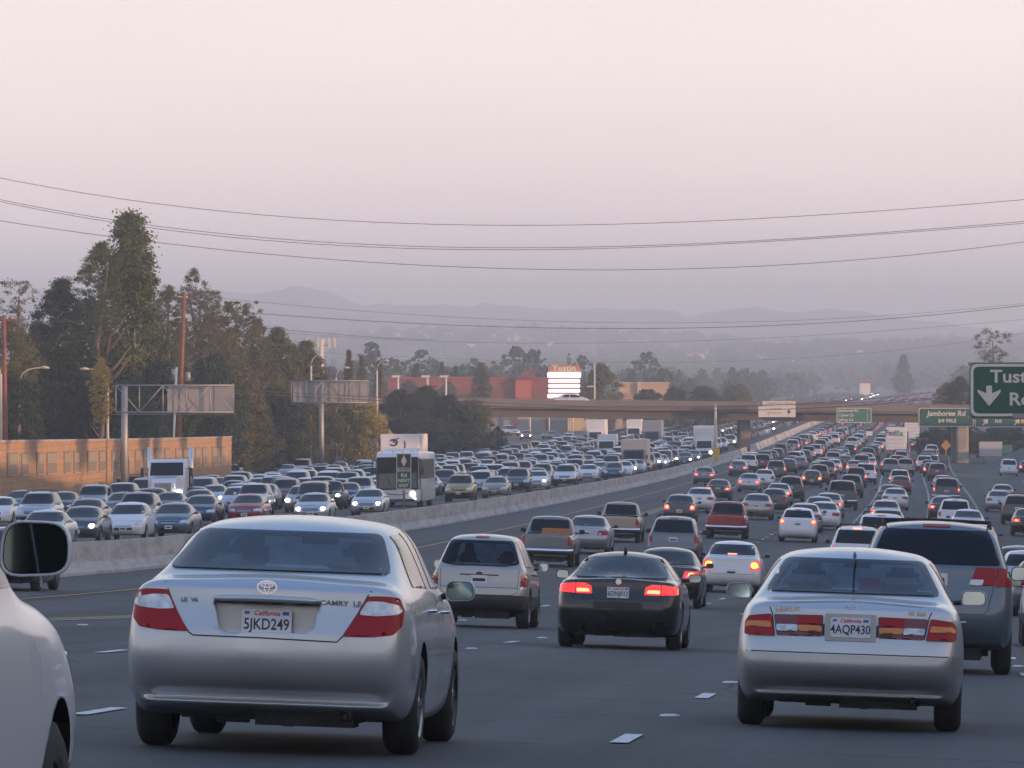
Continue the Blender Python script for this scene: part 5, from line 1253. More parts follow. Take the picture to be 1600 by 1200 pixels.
def crown(seed, shp, dens, leaf, lf=.045, asp=1.0):
    asp = round(asp * 1.5) / 1.5 or .67
    k = (seed, shp, dens, leaf, lf, asp)
    if k not in CR:
        n_cl, n_lf = {'thick': (int(120 + 65 * asp), 125), 'mid': (int(90 + 45 * asp), 100), 'thin': (int(45 + 20 * asp), 60), 'far': (40, 22)}[dens]
        CR[k] = crown_mesh(seed, SH[shp], n_cl, n_lf, lf * .82, LEAF[leaf], asp)
    return CR[k]
TR = {}
def trunk_mesh(seed, m):
    if (seed, m.name) in TR: return TR[(seed, m.name)]
    r_ = random.Random(seed); mb = MB()
    pts = [Vector((0, 0, 0)), Vector((r_.uniform(-.02, .02), 0, .3)), Vector((r_.uniform(-.04, .04), 0, .6)), Vector((r_.uniform(-.06, .06), 0, .95))]
    mb.tube(pts, [.026, .020, .013, .004], m, 8)
    for k in range(9):
        t = r_.uniform(.28, .8); a = r_.uniform(0, 6.28); b0_ = pts[0].lerp(pts[3], t) ; L_ = (1 - t) * .22 + .05
        e_ = b0_ + Vector((math.cos(a) * L_ * .7, math.sin(a) * L_ * .7, L_ * .8)); mb.tube([b0_, b0_.lerp(e_, .5) + Vector((0, 0, -.01)), e_], [.010, .006, .002], m, 6)
    TR[(seed, m.name)] = mb.mesh('trunk'); return TR[(seed, m.name)]
TREES = []
def tree(px, pytop, wpx, D, crown_frac, seed, shp, dens, leaf, label, bark=M_bark, group=None, lf=.045, name='tree', cat='tree', depth=1.0, pyb=None):
    x = at(px, 0, D).x; zt = at(0, pytop, D).z; u = x - XB(D); zg = Zground(D, u) - .1; H = zt - zg; w = wpx / F * D / 2
    e = empty(name, (x, D, zg), random.Random(seed * 7 + int(px)).uniform(0, 6.28) if shp != 'cone' else 0, label, cat, group)
    ch = H * crown_frac; o = link('crown', crown(seed, shp, dens, leaf, lf, ch / w), e); o.scale = (w / 1.02, w / 1.02 * depth, ch); o.location = (0, 0, H - ch)
    if crown_frac < .99 or True:
        t = link('trunk', trunk_mesh(seed, bark), e); t.scale = (H, H, H * .96)
    return e
tg = 'trees behind the sound wall'
tree(203, 341, 188, 505, .76, 1, 'cone', 'thick', 'green', 'tall pointed green tree rising above all others', M_barkp, tg, .040)
tree(158, 380, 80, 500, .34, 2, 'round', 'mid', 'green', 'side crown of dark leaves hanging left of the tall pointed tree', M_bark, tg)
tree(262, 448, 70, 520, .42, 3, 'round', 'mid', 'olive', 'yellowish green crown on the right flank of the tall tree', M_bark, tg)
tree(95, 440, 112, 488, .78, 4, 'round', 'thick', 'dark', 'broad dark tree left of the tall pointed tree', M_bark, tg)
tree(20, 436, 74, 520, .60, 5, 'ragged', 'thin', 'grey', 'sparse thin tree at the left edge against the sky', M_bark, tg)
tree(15, 500, 95, 475, .8, 6, 'round', 'mid', 'olive', 'dull olive tree behind the left edge utility pole', M_bark, tg)
tree(140, 470, 90, 530, .8, 7, 'round', 'thick', 'dark', 'dark round tree directly behind the broad one', M_bark, tg)
tree(304, 420, 72, 565, .55, 8, 'round', 'thin', 'grey', 'greyish thin-leaved tree right of the reddish pole', M_bark, tg, .05)
tree(322, 455, 60, 560, .6, 9, 'ragged', 'mid', 'grey', 'second greyish tree half hidden by the reddish pole tree', M_bark, tg)
tree(368, 472, 80, 590, .70, 10, 'ragged', 'mid', 'brown', 'brown wispy tree with pointed top left of centre of the grove', M_bark, tg)
tree(402, 500, 66, 600, .72, 11, 'round', 'mid', 'brown', 'reddish brown round tree next to the wispy one', M_bark, tg)
tree(435, 515, 90, 610, .75, 12, 'round', 'thick', 'olive', 'olive brown tree filling the middle of the grove', M_bark, tg)
tree(478, 535, 80, 615, .75, 13, 'round', 'thick', 'brown', 'low brown tree at the right end of the grove', M_bark, tg)
tree(330, 560, 110, 545, .85, 14, 'bush', 'thick', 'bush', 'fresh green bushy tree above the open sign truss', M_bark, tg)
tree(250, 570, 120, 500, .9, 15, 'bush', 'thick', 'dark', 'dark undergrowth tree behind the sign post', M_bark, tg)
tree(110, 560, 150, 500, .9, 16, 'bush', 'thick', 'dark', 'very dark bushy tree behind the left half of the sound wall', M_bark, tg)
tree(20, 590, 110, 470, .9, 17, 'bush', 'thick', 'dark', 'dark shrub tree behind the far left of the sound wall', M_bark, tg)
tree(205, 600, 110, 485, .9, 18, 'bush', 'thick', 'bush', 'green shrub mass behind the sign post above the wall', M_bark, tg)
tree(385, 600, 100, 560, .92, 19, 'bush', 'thick', 'brown', 'brown shrubby tree just past the end of the sound wall', M_bark, tg)
tree(430, 610, 110, 575, .92, 20, 'bush', 'thick', 'dark', 'dark green bush left of the grey sign post', M_bark, tg)
tree(320, 620, 100, 520, .95, 23, 'bush', 'thick', 'dark', 'dark bush behind the right end of the sound wall', M_bark, tg)
tree(490, 600, 70, 600, .92, 21, 'bush', 'mid', 'olive', 'olive bush behind the grey sign post', M_bark, tg)
tree(158, 560, 40, 478, .5, 22, 'round', 'mid', 'gold', 'small yellowish tree behind the left-pointing street lamp', M_bark, tg)
for (px, py, w, D, s_, lf_, lb) in ((58, 505, 90, 540, 24, 'green', 'green filler tree low between the left edge trees'), (232, 505, 100, 525, 25, 'green', 'full green tree at the foot of the tall one, right side'), (283, 520, 80, 575, 26, 'olive', 'olive tree just right behind the reddish pole'), (345, 520, 90, 585, 27, 'olive', 'rounded olive tree under the wispy brown one'),
        (398, 545, 90, 605, 28, 'green', 'green rounded tree between the two sign gantries'), (455, 560, 90, 620, 29, 'olive', 'olive rounded tree behind the second sign gantry, left part'), (505, 585, 70, 625, 30, 'brown', 'brownish rounded tree behind the second sign gantry, right part'), (170, 520, 90, 520, 35, 'dark', 'dark green tree behind the trunk of the tall one')):
    tree(px, py, w, D, .88, s_, 'round', 'thick', lf_, lb, M_bark, tg)
g2 = 'trees along the left verge before the bridge'
tree(563, 626, 92, 610, .86, 31, 'round', 'thick', 'gold', 'golden leaved round tree in sunlight left of the bus', M_bark, g2)
tree(525, 650, 60, 600, .9, 32, 'bush', 'mid', 'brown', 'brown scrub under the golden tree', M_bark, g2)
tree(545, 548, 34, 720, .7, 33, 'cone', 'mid', 'brown', 'brown conifer just right of the cell tower', M_bark, g2)
tree(565, 556, 30, 760, .7, 34, 'cone', 'mid', 'grey', 'reddish pointed tree left of the first car park lamp', M_bark, g2)
tree(592, 565, 34, 760, .75, 35, 'cone', 'mid', 'brown', 'second reddish pointed tree beside the slender street lamp', M_bark, g2)
tree(625, 612, 90, 680, .92, 36, 'round', 'thick', 'dark', 'dark green tree above the box truck', M_bark, g2)
tree(665, 606, 90, 690, .92, 37, 'round', 'thick', 'bush', 'green round tree below the car park lamps', M_bark, g2)
tree(700, 622, 90, 680, .93, 38, 'round', 'thick', 'dark', 'dark tree at the left end of the bridge', M_bark, g2)
tree(738, 628, 84, 690, .93, 39, 'bush', 'thick', 'olive', 'sloping olive shrubs under the left end of the bridge', M_bark, g2)
tree(778, 668, 30, 690, .6, 40, 'round', 'mid', 'dark', 'small round dark tree at the foot of the olive shrubs', M_bark, g2)
tree(650, 650, 130, 670, .93, 41, 'bush', 'thick', 'dark', 'dark hedge-like bush behind the box truck', M_bark, g2)
g3 = 'trees around the mall beyond the bridge'
for i, (px, py, w, D, shp, lf_, lb) in enumerate([(752, 568, 36, 1060, 'round', 'olive', 'palm-like round tree before the red building'), (650, 570, 34, 1150, 'cone', 'dark', 'pointed dark tree left behind the red building'), (690, 566, 22, 1200, 'cone', 'dark', 'narrow dark conifer behind the red building, right one'),
        (712, 572, 20, 1200, 'cone', 'dark', 'narrow dark conifer behind the red building, farther right'), (940, 570, 64, 1000, 'round', 'olive', 'broad tree right of the mall sign'), (1010, 610, 70, 1010, 'bush', 'dark', 'dark low trees before the beige building, left part'), (1055, 608, 60, 1030, 'bush', 'dark', 'dark low trees before the beige building, right part'),
        (1100, 606, 70, 1050, 'bush', 'dark', 'bushy tree above the bridge between beige building and pale sign'), (1150, 605, 70, 1100, 'bush', 'olive', 'bushy tree above the bridge left of the pale sign'), (1412, 556, 40, 2300, 'cone', 'dark', 'tall hazy dark conifer left of the large sign'), (1500, 590, 60, 900, 'round', 'dark', 'dark tree touching the left edge of the large sign'),
        (1480, 598, 50, 950, 'round', 'olive', 'hazy olive tree left of the large sign'), (640, 596, 50, 1090, 'round', 'brown', 'brown tree before the left end of the red building'), (700, 598, 44, 1085, 'round', 'brown', 'reddish tree before the middle of the red building'), (800, 590, 50, 1250, 'round', 'dark', 'dark tree behind the red building at its middle'), (905, 590, 40, 1200, 'round', 'brown', 'brown tree directly behind the mall sign')]):
    tree(px, py, w, D, .85, 50 + i % 6, shp, 'mid', lf_, lb, M_bark, g3, .06)
tree(1553, 516, 66, 900, .62, 60, 'ragged', 'thin', 'grey', 'wispy tree with clumped leaves above the large sign', M_bark, g3, .045)
for (px, py, w, D, lb) in ((1460, 672, 70, 800, 'dark bushes beyond the bridge left of the pale column'), (1500, 668, 60, 790, 'dark bushes under the right end of the bridge'), (1570, 664, 90, 810, 'dark shrub mass behind the pale sign board'), (1530, 676, 60, 830, 'dark shrub behind the pale column of the bridge')):
    tree(px, py, w, D, .97, 61, 'bush', 'mid', 'dark', lb, M_bark, g3, .06)
# trees outside the picture on the right bank: they shade the freeway and dapple the sound wall
for i in range(20):
    D = 190 + i * 15 + rnd.uniform(-5, 5); u = 62 + rnd.uniform(-3, 6); zg = Zground(D, u); H = rnd.uniform(4.5, 8.5)
    e = empty('tree', (XB(D) + u, D, zg), rnd.uniform(0, 6), 'bank tree number %s along the right bank outside the view' % ['one', 'two', 'three', 'four', 'five', 'six', 'seven', 'eight', 'nine', 'ten', 'eleven', 'twelve', 'thirteen', 'fourteen', 'fifteen', 'sixteen', 'seventeen', 'eighteen', 'nineteen', 'twenty'][i], 'tree', 'trees on the right bank')
    o = link('crown', crown(50 + i % 4, 'round', 'mid', 'dark', .06), e); o.scale = (rnd.uniform(2.0, 3.4), rnd.uniform(2.0, 4.6), H * .8); o.location = (0, 0, H * .2)
    t = link('trunk', trunk_mesh(50 + i % 4, M_bark), e); t.scale = (H,) * 3

for i, (D, u) in enumerate([(-120, -42), (-150, 48), (-180, -50), (-210, 40), (-235, -36), (-250, 52), (-300, -40), (-310, 20), (-320, 0), (-325, 42)]):  # unseen trees added to darken the horizon reflected in mirrors and paint
    zg = Zground(D, u); H = 15 + (i * 37 % 7)
    e = empty('tree', (XB(D) + u, D, zg), i, 'tree behind the camera, %s of those only reflected in the cars' % ['first', 'second', 'third', 'fourth', 'fifth', 'sixth', 'seventh', 'eighth', 'ninth', 'tenth'][i], 'tree', 'trees behind the camera')
    o = link('crown', crown(50 + i % 4, 'round', 'mid', 'dark', .06), e); o.scale = (8, 8, H * .85); o.location = (0, 0, H * .15)
    t = link('trunk', trunk_mesh(50 + i % 4, M_bark), e); t.scale = (H,) * 3

# ------------------------------------------------------------------ mall and buildings beyond the bridge
M_red = mat('red_wall', (.27, .07, .06), .8, noise=(.1, .12)); M_redd = mat('red_brown_wall', (.20, .07, .055), .85); M_beige = mat('beige_wall', (.50, .34, .22), .85, noise=(.1, .1)); M_cream = mat('cream_wall', (.52, .44, .33), .85, noise=(.1, .12)); M_greyw = mat('grey_wall', (.30, .29, .29), .85, noise=(.1, .12)); M_roof = mat('flat_roof', (.2, .19, .18), .9); M_win = mat('shop_window', (.05, .06, .07), .2)
def building(name, px0, px1, pytop, D, depth, m, label, extra=None, roofm=M_roof, bands=(), cat='building', group=None):
    x0, x1 = at(px0, 0, D).x, at(px1, 0, D).x; zt = at(0, pytop, D).z; zg = Zground(D, (x0 + x1) / 2 - XB(D)) - .5; w = x1 - x0; h = zt - zg
    e = empty(name, ((x0 + x1) / 2, D, zg), label=label, cat=cat, group=group)
    mb = MB(); mb.box((0, depth / 2, h / 2), (w, depth, h), m); mb.build('wall', e)
    mb = MB(); mb.box((0, depth / 2, h + .15), (w + .5, depth + .5, .3), roofm); mb.build('roof', e)
    for (a, b, z0, z1, mm, nm, pr) in bands:
        mb = MB(); mb.box((-w / 2 + w * (a + b) / 2, -pr / 2 + .0, (z0 + z1) / 2), (w * (b - a), pr, z1 - z0), mm); mb.build(nm, e)
    if extra: extra(e, w, h)
    return e
def redx(e, w, h):
    for k in range(3):
        mb = MB(); mb.box((w * (.34 + k * .03), -1.2, h + .3), (.4, .5, 3.2), M_red, M=Matrix.Rotation(R(25), 3, 'Y')); mb.build('slanted_fin', e)
building('mall_building', 606, 855, 592, 1120, 60, M_red, 'long flat red building beyond the left end of the bridge', redx, M_red, [(0, 1, 0, 7.0, M_redd, 'lower_wall', .4), (.80, .90, 3, 8.4, mat('orange_red_wall', (.46, .12, .07), .8), 'entrance_bay', 1.5), (.08, .14, 1, 6, M_win, 'window', .7), (.3, .36, 1, 6, M_win, 'window', .7), (.5, .56, 1, 6, M_win, 'window', .7), (.86, .9, 1, 6, M_win, 'window', .7)])
building('store_building', 963, 1045, 600, 1200, 40, M_beige, 'flat beige building lit orange, right of the mall sign', None, M_beige, [(.0, .55, 2, 6.5, mat('beige_wall_dark', (.42, .26, .16), .85), 'lower_wall', .4), (.05, .12, 5, 9, M_cream, 'pilaster', .8), (.4, .47, 5, 9, M_cream, 'pilaster', .8)])
building('store_building', 768, 886, 650, 1015, 40, M_cream, 'cream building seen under the bridge on the left', None, M_roof, [(0, 1, 0, 2.6, M_greyw, 'lower_wall', .5), (.30, .34, 0, 5, M_redd, 'pier', .9), (.72, .76, 0, 5, M_redd, 'pier', .9), (.12, .16, 1.2, 4, mat('blue_door', (.07, .09, .14), .6), 'door', .8)])
building('store_building', 887, 922, 651, 1010, 30, mat('yellow_wall', (.60, .46, .28), .85), 'bright yellowish building block under the bridge', None, M_roof, [(0, 1, 0, 1.2, M_greyw, 'lower_wall', .5)])
building('store_building', 923, 958, 655, 1030, 30, M_redd, 'dark red roofed building under the bridge', None, M_red, [(.1, .9, 1, 3, M_win, 'window', .3)])
building('store_building', 958, 990, 662, 1040, 30, M_greyw, 'small pale grey building under the middle of the bridge', None, M_roof, [(.1, .45, 1, 3, M_cream, 'door', .3)])
# mall sign
D = 1050; a, b = at(855, 624, D), at(908, 570, D); zg = Zground(D, a.x - XB(D)); cx = (a.x + b.x) / 2
e = empty('mall_sign', (cx, D, zg), label='tall glowing white mall sign with Tustin heading above the bridge', cat='sign'); w = b.x - a.x; z0, z1 = a.z - zg, b.z - zg
M_lit = mat('sunlit_glow_panel', (.8, .76, .78), .4, emit=((1, .93, .96), .7)); M_hd = mat('sign_header', (.45, .20, .11), .7)  # emission added so the white panels glare as in direct sun
mb = MB(); mb.box((0, .5, z0 / 2), (w * .6, .8, z0), M_beige); mb.build('pylon', e)
mb = MB(); mb.box((0, .5, (z0 + z1 - 1.25) / 2), (w * .93, .7, z1 - z0 - 1.25), M_redd); mb.box((0, .5, z1 - .62), (w * .93, .7, 1.25), M_hd); mb.build('frame', e)
z = z1 - 1.25; rowsH = [1.22, .85, .85, .85, 1.0]
for i, hh in enumerate(rowsH):
    mb = MB(); ww = w * (1.0 if i in (0, 4) else .95); mb.prism(rounded([(-ww / 2, z - hh + .20), (ww / 2, z - hh + .20), (ww / 2, z), (-ww / 2, z)], .25), 'y', -.25, .12, M_lit); mb.build('lit_panel', e); z -= hh
mb = MB(); put_text(mb, 'Tustin', 1.35, (0, .12, z1 - .62), (1, 0, 0), (0, 0, 1), mat('cream_letters', (.80, .70, .52), .6), bold=.03, sx_=1.2); mb.build('sign_lettering', e, recalc=False)

# ------------------------------------------------------------------ far plain: woods, houses, hills
def forest(name, items, leaf, label, lf):
    r_ = random.Random(len(items)); mb = MB(); vs, fs = [], []
    for (x, D, w, h) in items:
        zg = Zground(D, x - XB(D))
        kind = r_.random()
        near_ = max(1.0, 3300 / D); s0 = near_ ** -.8
        for k in range(int(64 * near_ * (1 if D > 2500 else 1.3))):
            t = r_.random(); rad = (math.sqrt(max(.05, 1 - (2 * t - .8) ** 2)) if kind < .8 else (1 - t) * .8) * w / 2; a = r_.uniform(0, 6.28); q = r_.random() ** .5
            p = Vector((x + math.cos(a) * rad * q, D + math.sin(a) * rad * q, zg + h * (.08 + .92 * t)))
            d1 = Vector((r_.gauss(0, 1), r_.gauss(0, .5), r_.gauss(0, .7))).normalized(); d2 = d1.cross(Vector((r_.gauss(0, .4), 1, r_.gauss(0, .4)))).normalized(); s_ = lf * w * s0 * r_.uniform(.4, 1.3); o = len(vs)
            vs += [p - d1 * s_, p + d2 * s_ * .7, p + d1 * s_, p - d2 * s_ * .7]; fs.append((o, o + 1, o + 2, o + 3))
    mb.add(vs, fs, leaf); return tag(mb.build(name, recalc=False), label, 'trees', kind='stuff')
items = []; r5 = random.Random(5)
for k in range(1500):
    D = 1300 * (3.6 ** r5.random()); x = r5.uniform(-.10, .105) * D; u = x - XB(D)
    if -34 < u < 32 and D < 3300: continue
    if D < 1900 and -90 < u < 60 and r5.random() < .55: continue
    items.append((x, D, r5.uniform(9, 17), r5.uniform(5, 11) + (5 if r5.random() < .10 else 0)))
forest('far_off_trees', items, LEAF['dark'], 'dense band of hazy trees across the plain below the hills', .11)
items = []
for k in range(1500):
    D = 3600 * (1.95 ** r5.random()); x = r5.uniform(-.10, .105) * D
    items.append((x, D, r5.uniform(12, 30), r5.uniform(6, 12)))
forest('far_off_woodland', items, LEAF['bush'], 'faint bluish woodland on the far rising ground under the hills', .12)
PALE = [mat('house_cream', (.80, .66, .54), .85), mat('house_pink', (.78, .55, .44), .85), mat('house_white', (.85, .78, .70), .85)]; M_tile = mat('roof_tile', (.25, .13, .10), .9)
ORD = ['first', 'second', 'third', 'fourth', 'fifth', 'sixth', 'seventh', 'eighth', 'ninth', 'tenth', 'eleventh', 'twelfth', 'thirteenth', 'fourteenth', 'fifteenth', 'sixteenth', 'seventeenth', 'eighteenth', 'nineteenth', 'twentieth']
def ordw(n):
    T = ['', '', 'twenty', 'thirty', 'forty', 'fifty', 'sixty', 'seventy', 'eighty', 'ninety']
    if n < 20: return ORD[n]
    n += 1; t, o = divmod(n, 10)
    if o == 0: return T[t][:-1] + 'ieth'
    return T[t] + '-' + ORD[o - 1]
hs = []
for (px, py, w) in [(425, 493, 30), (545, 511, 14), (578, 528, 20), (618, 528, 14), (647, 530, 20), (668, 531, 12), (700, 533, 14), (745, 512, 24), (778, 536, 16), (790, 538, 14), (808, 538, 10), (826, 538, 10), (735, 552, 14), (1084, 565, 34), (1104, 561, 20), (1122, 567, 18), (1138, 569, 22), (1190, 571, 26), (1245, 573, 18), (1265, 570, 12), (1086, 519, 8), (1300, 540, 12), (1352, 598, 16), (1125, 615, 24), (1468, 568, 12), (1005, 546, 8), (860, 548, 8), (960, 512, 30), (1230, 530, 10), (1345, 562, 10), (700, 600, 14), (1410, 575, 10)]:
    hs.append((px, py, w))
hs.sort()
for i, (px, py, w) in enumerate(hs):
    # distance at which the ground is seen a little below this row
    D = 1400
    while D < 7200 and HY - Zground(D, at(px, 0, D).x - XB(D)) * F / D > py + 1: D += 60
    if py > 590: D = 2600
    x = at(px, 0, D).x; zg = Zground(D, x - XB(D)) - 1; sW = w / F * D; hh = max(6, 8.5 / F * D)
    e = empty('far_house', (x, D, zg), label='pale far-off building in the haze, %s from the left' % ordw(i), cat='building', group='pale buildings scattered over the far plain')
    mb = MB(); mb.box((0, 5, hh / 2 + .5), (sW, 10, hh + 1), PALE[i % 3]); mb.build('wall', e)
    mb = MB(); mb.prism([(-.5, hh + 1), (10.5, hh + 1), (5, hh + 1 + min(3, hh * .35))], 'x', -sW / 2 - .4, sW / 2 + .4, M_tile if i % 2 else PALE[i % 3]); mb.build('roof', e)
# hills
def hills(name, D, depth, pts, m, seed):
    r_ = random.Random(seed); xs = list(range(-650, 2260, 12)); prof = []
    for px in xs:
        if px <= pts[0][0]: y = pts[0][1]
        elif px >= pts[-1][0]: y = pts[-1][1]
        else:
            for (a, ya), (b, yb) in zip(pts[:-1], pts[1:]):
                if a <= px <= b: t = (px - a) / (b - a); t = t * t * (3 - 2 * t); y = ya + (yb - ya) * t; break
        y += 2.2 * math.sin(px * .021 + seed) + 1.4 * math.sin(px * .057 + seed * 2) + .7 * math.sin(px * .13 + seed)
        prof.append(y)
    mb = MB(); vs = []; NR = 14
    for j in range(NR):
        f = j / (NR - 1)                         # 0 foot .. .6 crest .. 1 back
        for px, y in zip(xs, prof):
            zt = (HY - y) / F * D; z0 = -Hb(D - depth) ; k = math.sin(min(1, f / .62) * math.pi / 2) ** 1.1 if f < .62 else math.cos((f - .62) / .38 * math.pi / 2)
            rz_ = .07 * math.sin(px * .045 + f * 9 + seed) * (1 - abs(f - .62)) + .04 * math.sin(px * .11 - f * 14)
            z = z0 - 20 + (zt - z0 + 20) * max(0, k * (1 + (rz_ if f < .58 else 0)))
            vs.append(((px - 800) / F * D, D - depth + depth * f / .62, min(z, zt)))
    n = len(xs); mb.add(vs, [(j * n + i, j * n + i + 1, (j + 1) * n + i + 1, (j + 1) * n + i) for j in range(NR - 1) for i in range(n - 1)], m, True)
    return tag(mb.build(name), kind='structure')
M_hill = mat('hill_scrub', (.10, .09, .065), .95, noise=(.004, .35))
hills('far_hills', 11400, 1900, [(-700, 477), (0, 451), (150, 453), (322, 455), (400, 459), (480, 454), (520, 459), (570, 477), (640, 475), (690, 475), (724, 485), (760, 478), (850, 483), (960, 481), (1010, 485), (1067, 497), (1112, 488), (1185, 481), (1240, 487), (1292, 484), (1350, 493), (1420, 502), (1487, 510), (1600, 519), (2400, 507)], M_hill, 1)
hills('near_hills', 9300, 1300, [(-700, 507), (300, 485), (500, 489), (640, 497), (760, 493), (880, 502), (1000, 512), (1100, 519), (1250, 522), (1400, 529), (1600, 539), (2400, 527)], M_hill, 4)
# ------------------------------------------------------------------ people in the near cars
def person(name, loc, label, facing=0, shirt=M_shirt, hair=M_hair):
    """seated driver, one continuous skinned body, hands on the wheel"""
    V = [(0, 0, 0), (0, .02, .18), (0, .0, .38), (0, -.02, .50), (0, 0, .60), (0, .01, .70), (0, .015, .80),
         (.17, 0, .46), (.22, .16, .26), (.16, .42, .30), (.15, .50, .32), (-.17, 0, .46), (-.22, .16, .26), (-.16, .42, .30), (-.15, .50, .32),
         (.09, .05, -.02), (.12, .45, .02), (.12, .62, -.36), (-.09, .05, -.02), (-.12, .45, .02), (-.12, .62, -.36)]
    Rr = [.15, .145, .16, .12, .055, .085, .075, .065, .05, .035, .035, .065, .05, .035, .035, .085, .07, .045, .085, .07, .045]
    E = [(0, 1), (1, 2), (2, 3), (3, 4), (4, 5), (5, 6), (3, 7), (7, 8), (8, 9), (9, 10), (3, 11), (11, 12), (12, 13), (13, 14), (0, 15), (15, 16), (16, 17), (0, 18), (18, 19), (19, 20)]
    me = bpy.data.meshes.new(name); me.from_pydata(V, E, []); o = bpy.data.objects.new(name, me); COL.objects.link(o)
    md = o.modifiers.new('skin', 'SKIN'); md.use_smooth_shade = True
    for v, r_ in zip(me.skin_vertices[0].data, Rr): v.radius = (r_, r_ * .85)
    me.skin_vertices[0].data[0].use_root = True
    sb = o.modifiers.new('sub', 'SUBSURF'); sb.levels = 2; bake(o)
    o.data.materials.append(shirt); o.data.materials.append(M_skin)
    for p in o.data.polygons:
        p.use_smooth = True
        if p.center.z > .57 or p.center.y > .40 and p.center.z > .2: p.material_index = 1
    hb = bmesh.new(); bmesh.ops.create_uvsphere(hb, u_segments=16, v_segments=10, radius=.105)
    bmesh.ops.scale(hb, vec=(.88, 1.0, 1.12), verts=hb.verts); bmesh.ops.delete(hb, geom=[v for v in hb.verts if v.co.y > .045 and v.co.z < .05], context='VERTS')
    hm = bpy.data.meshes.new('hair'); hb.to_mesh(hm); hb.free(); hm.materials.append(hair)
    h = link('hair', hm, o, (0, -.005, .735))
    # nose, ears on the head
    o.location = loc; o.rotation_euler = (0, 0, facing)
    return tag(o, label, 'person')
def place_in(e, x, y, z):
    return e.matrix_basis @ Vector((x, y, z))
def seats(e, L, z, specs, m):
    for (x, t, w, h) in specs:
        mb = MB(); bmx = bmesh.new(); bmesh.ops.create_cube(bmx, size=1); bmesh.ops.scale(bmx, vec=(w, .16, h), verts=bmx.verts); bmesh.ops.bevel(bmx, geom=bmx.edges, offset=.045, segments=3, affect='EDGES')
        mb.add([(v.co.x + x, v.co.y + t - L / 2, v.co.z + z + h / 2) for v in bmx.verts], [[v.index for v in f.verts] for f in bmx.faces], m, True); bmx.free()
        mb.build('head_restraint' if w < .34 else 'seat', e)
def letters(e, name, rows_, ymm, m):
    mb = MB()
    for (s, size, x, z, kw) in rows_: put_text(mb, s, size, (x, ymm, z), (1, 0, 0), (0, 0, 1), kw.pop('m', m), **kw)
    return mb.build(name, e, recalc=False)
def hero_plate(e, bvh, x, z, text, roll=0, frame=None, tsize=.078):
    y = min(bvh.ray_cast(Vector((x, -30, z + q)), Vector((0, 1, 0)))[0].y for q in (-.10, -.06, 0, .06)) - .012
    if frame: 
        mb = MB(); mb.prism(rounded([(x - .20, z - .105), (x + .20, z - .105), (x + .20, z + .105), (x - .20, z + .105)], .02), 'y', y + .003, y + .02, frame)
        mb.build('plate_surround', e)
    mb = MB(); mb.prism(rounded([(x - .155, z - .076), (x + .155, z - .076), (x + .155, z + .076), (x - .155, z + .076)], .015), 'y', y - .006, y, M_plate); pl = mb.build('licence_plate', e)
    mb = MB(); put_text(mb, text, tsize * 1.25, (x, y - .009, z - .018), (1, 0, 0), (0, 0, 1), M_ink, bold=.0012, sx_=.80); 
    put_text(mb, 'California', .042, (x, y - .009, z + .052), (1, 0, 0), (0, 0, 1), M_redink, shear=.3, bold=.0006)
    mb.box((x + .118, y - .008, z + .054), (.04, .003, .022), M_blueink); mb.box((x - .122, y - .008, z + .054), (.03, .003, .016), M_blueink)
    mb.build('plate_lettering', pl, recalc=False); return y
def emblem(mb, c, rx, rz, m, y, w=.010, n=24, rot=0, depth=.008):
    v1, v2 = [], []
    for k in range(n):
        a = 2 * math.pi * k / n; ca, sa = math.cos(a), math.sin(a)
        for (q, lst) in ((1, v1), (0, v2)):
            X_, Z_ = (rx - (0 if q else w)) * ca, (rz - (0 if q else w)) * sa
            lst.append((c[0] + X_ * math.cos(rot) - Z_ * math.sin(rot), c[1] + X_ * math.sin(rot) + Z_ * math.cos(rot)))
    vs = [(x, y, z) for x, z in v1] + [(x, y, z) for x, z in v2] + [(x, y + depth, z) for x, z in v1]
    mb.add(vs, [(k, (k + 1) % n, n + (k + 1) % n, n + k) for k in range(n)] + [(k, (k + 1) % n, 2 * n + (k + 1) % n, 2 * n + k) for k in range(n)], m)

# near silver saloon
c = CARS['near']; D, X = place(436, 1171)
near = put_car(c, 'sedan', D, X, 'silver', 'away', 'large silver saloon nearest the camera, red and clear tail lamps, plate 5JKD249', 'car')
Lh = c.L / 2
yp = hero_plate(near, c.bvh, -.003, .815, '5JKD249')
for ch in near.children:
    if ch.name.startswith('licence_plate'): ch.location.y = .13
def surf(bvh, x, z):
    h = bvh.ray_cast(Vector((x, -30, z)), Vector((0, 1, 0)))[0]; return h.y if h else -Lh
mb = MB(); ec = cm(659, 394); y = surf(c.bvh, *ec) - .012
emblem(mb, ec, .064, .043, M_chrome, y); emblem(mb, (ec[0], ec[1] + .012), .040, .016, M_chrome, y - .001, .007); emblem(mb, (ec[0], ec[1] - .004), .018, .034, M_chrome, y - .002, .006)
mb.build('emblem', near)
p0, p1 = cm(430, 437), cm(888, 450)
mb = MB(); zc_ = (p0[1] + p1[1]) / 2; gp = [(p0[0] + (p1[0] - p0[0]) * k / 14, surf(c.bvh, p0[0] + (p1[0] - p0[0]) * k / 14, zc_) - .012, zc_ - .006 * (k / 7 - 1) ** 2) for k in range(15)]; mb.tube(gp, [.010] + [.021] * 13 + [.010], SLOT, 10); o = mb.build('trunk_garnish', near); paint_slots(o, 'silver')
mb = MB(); patch(mb, c.bvh, [(p0[0], p0[1] - .034), (p1[0], p1[1] - .034), (p1[0], p1[1] - .021), (p0[0], p0[1] - .021)], 'rear', M_black, .012, .04); mb.build('garnish_painted_shade', near)  # black strip painted as the shade under the garnish bar
q = cm(978, 462); letters(near, 'badge', [('CAMRY  LE', .042, q[0], q[1], dict(bold=.001, sx_=1.25))], surf(c.bvh, *q) - .012, M_badge)
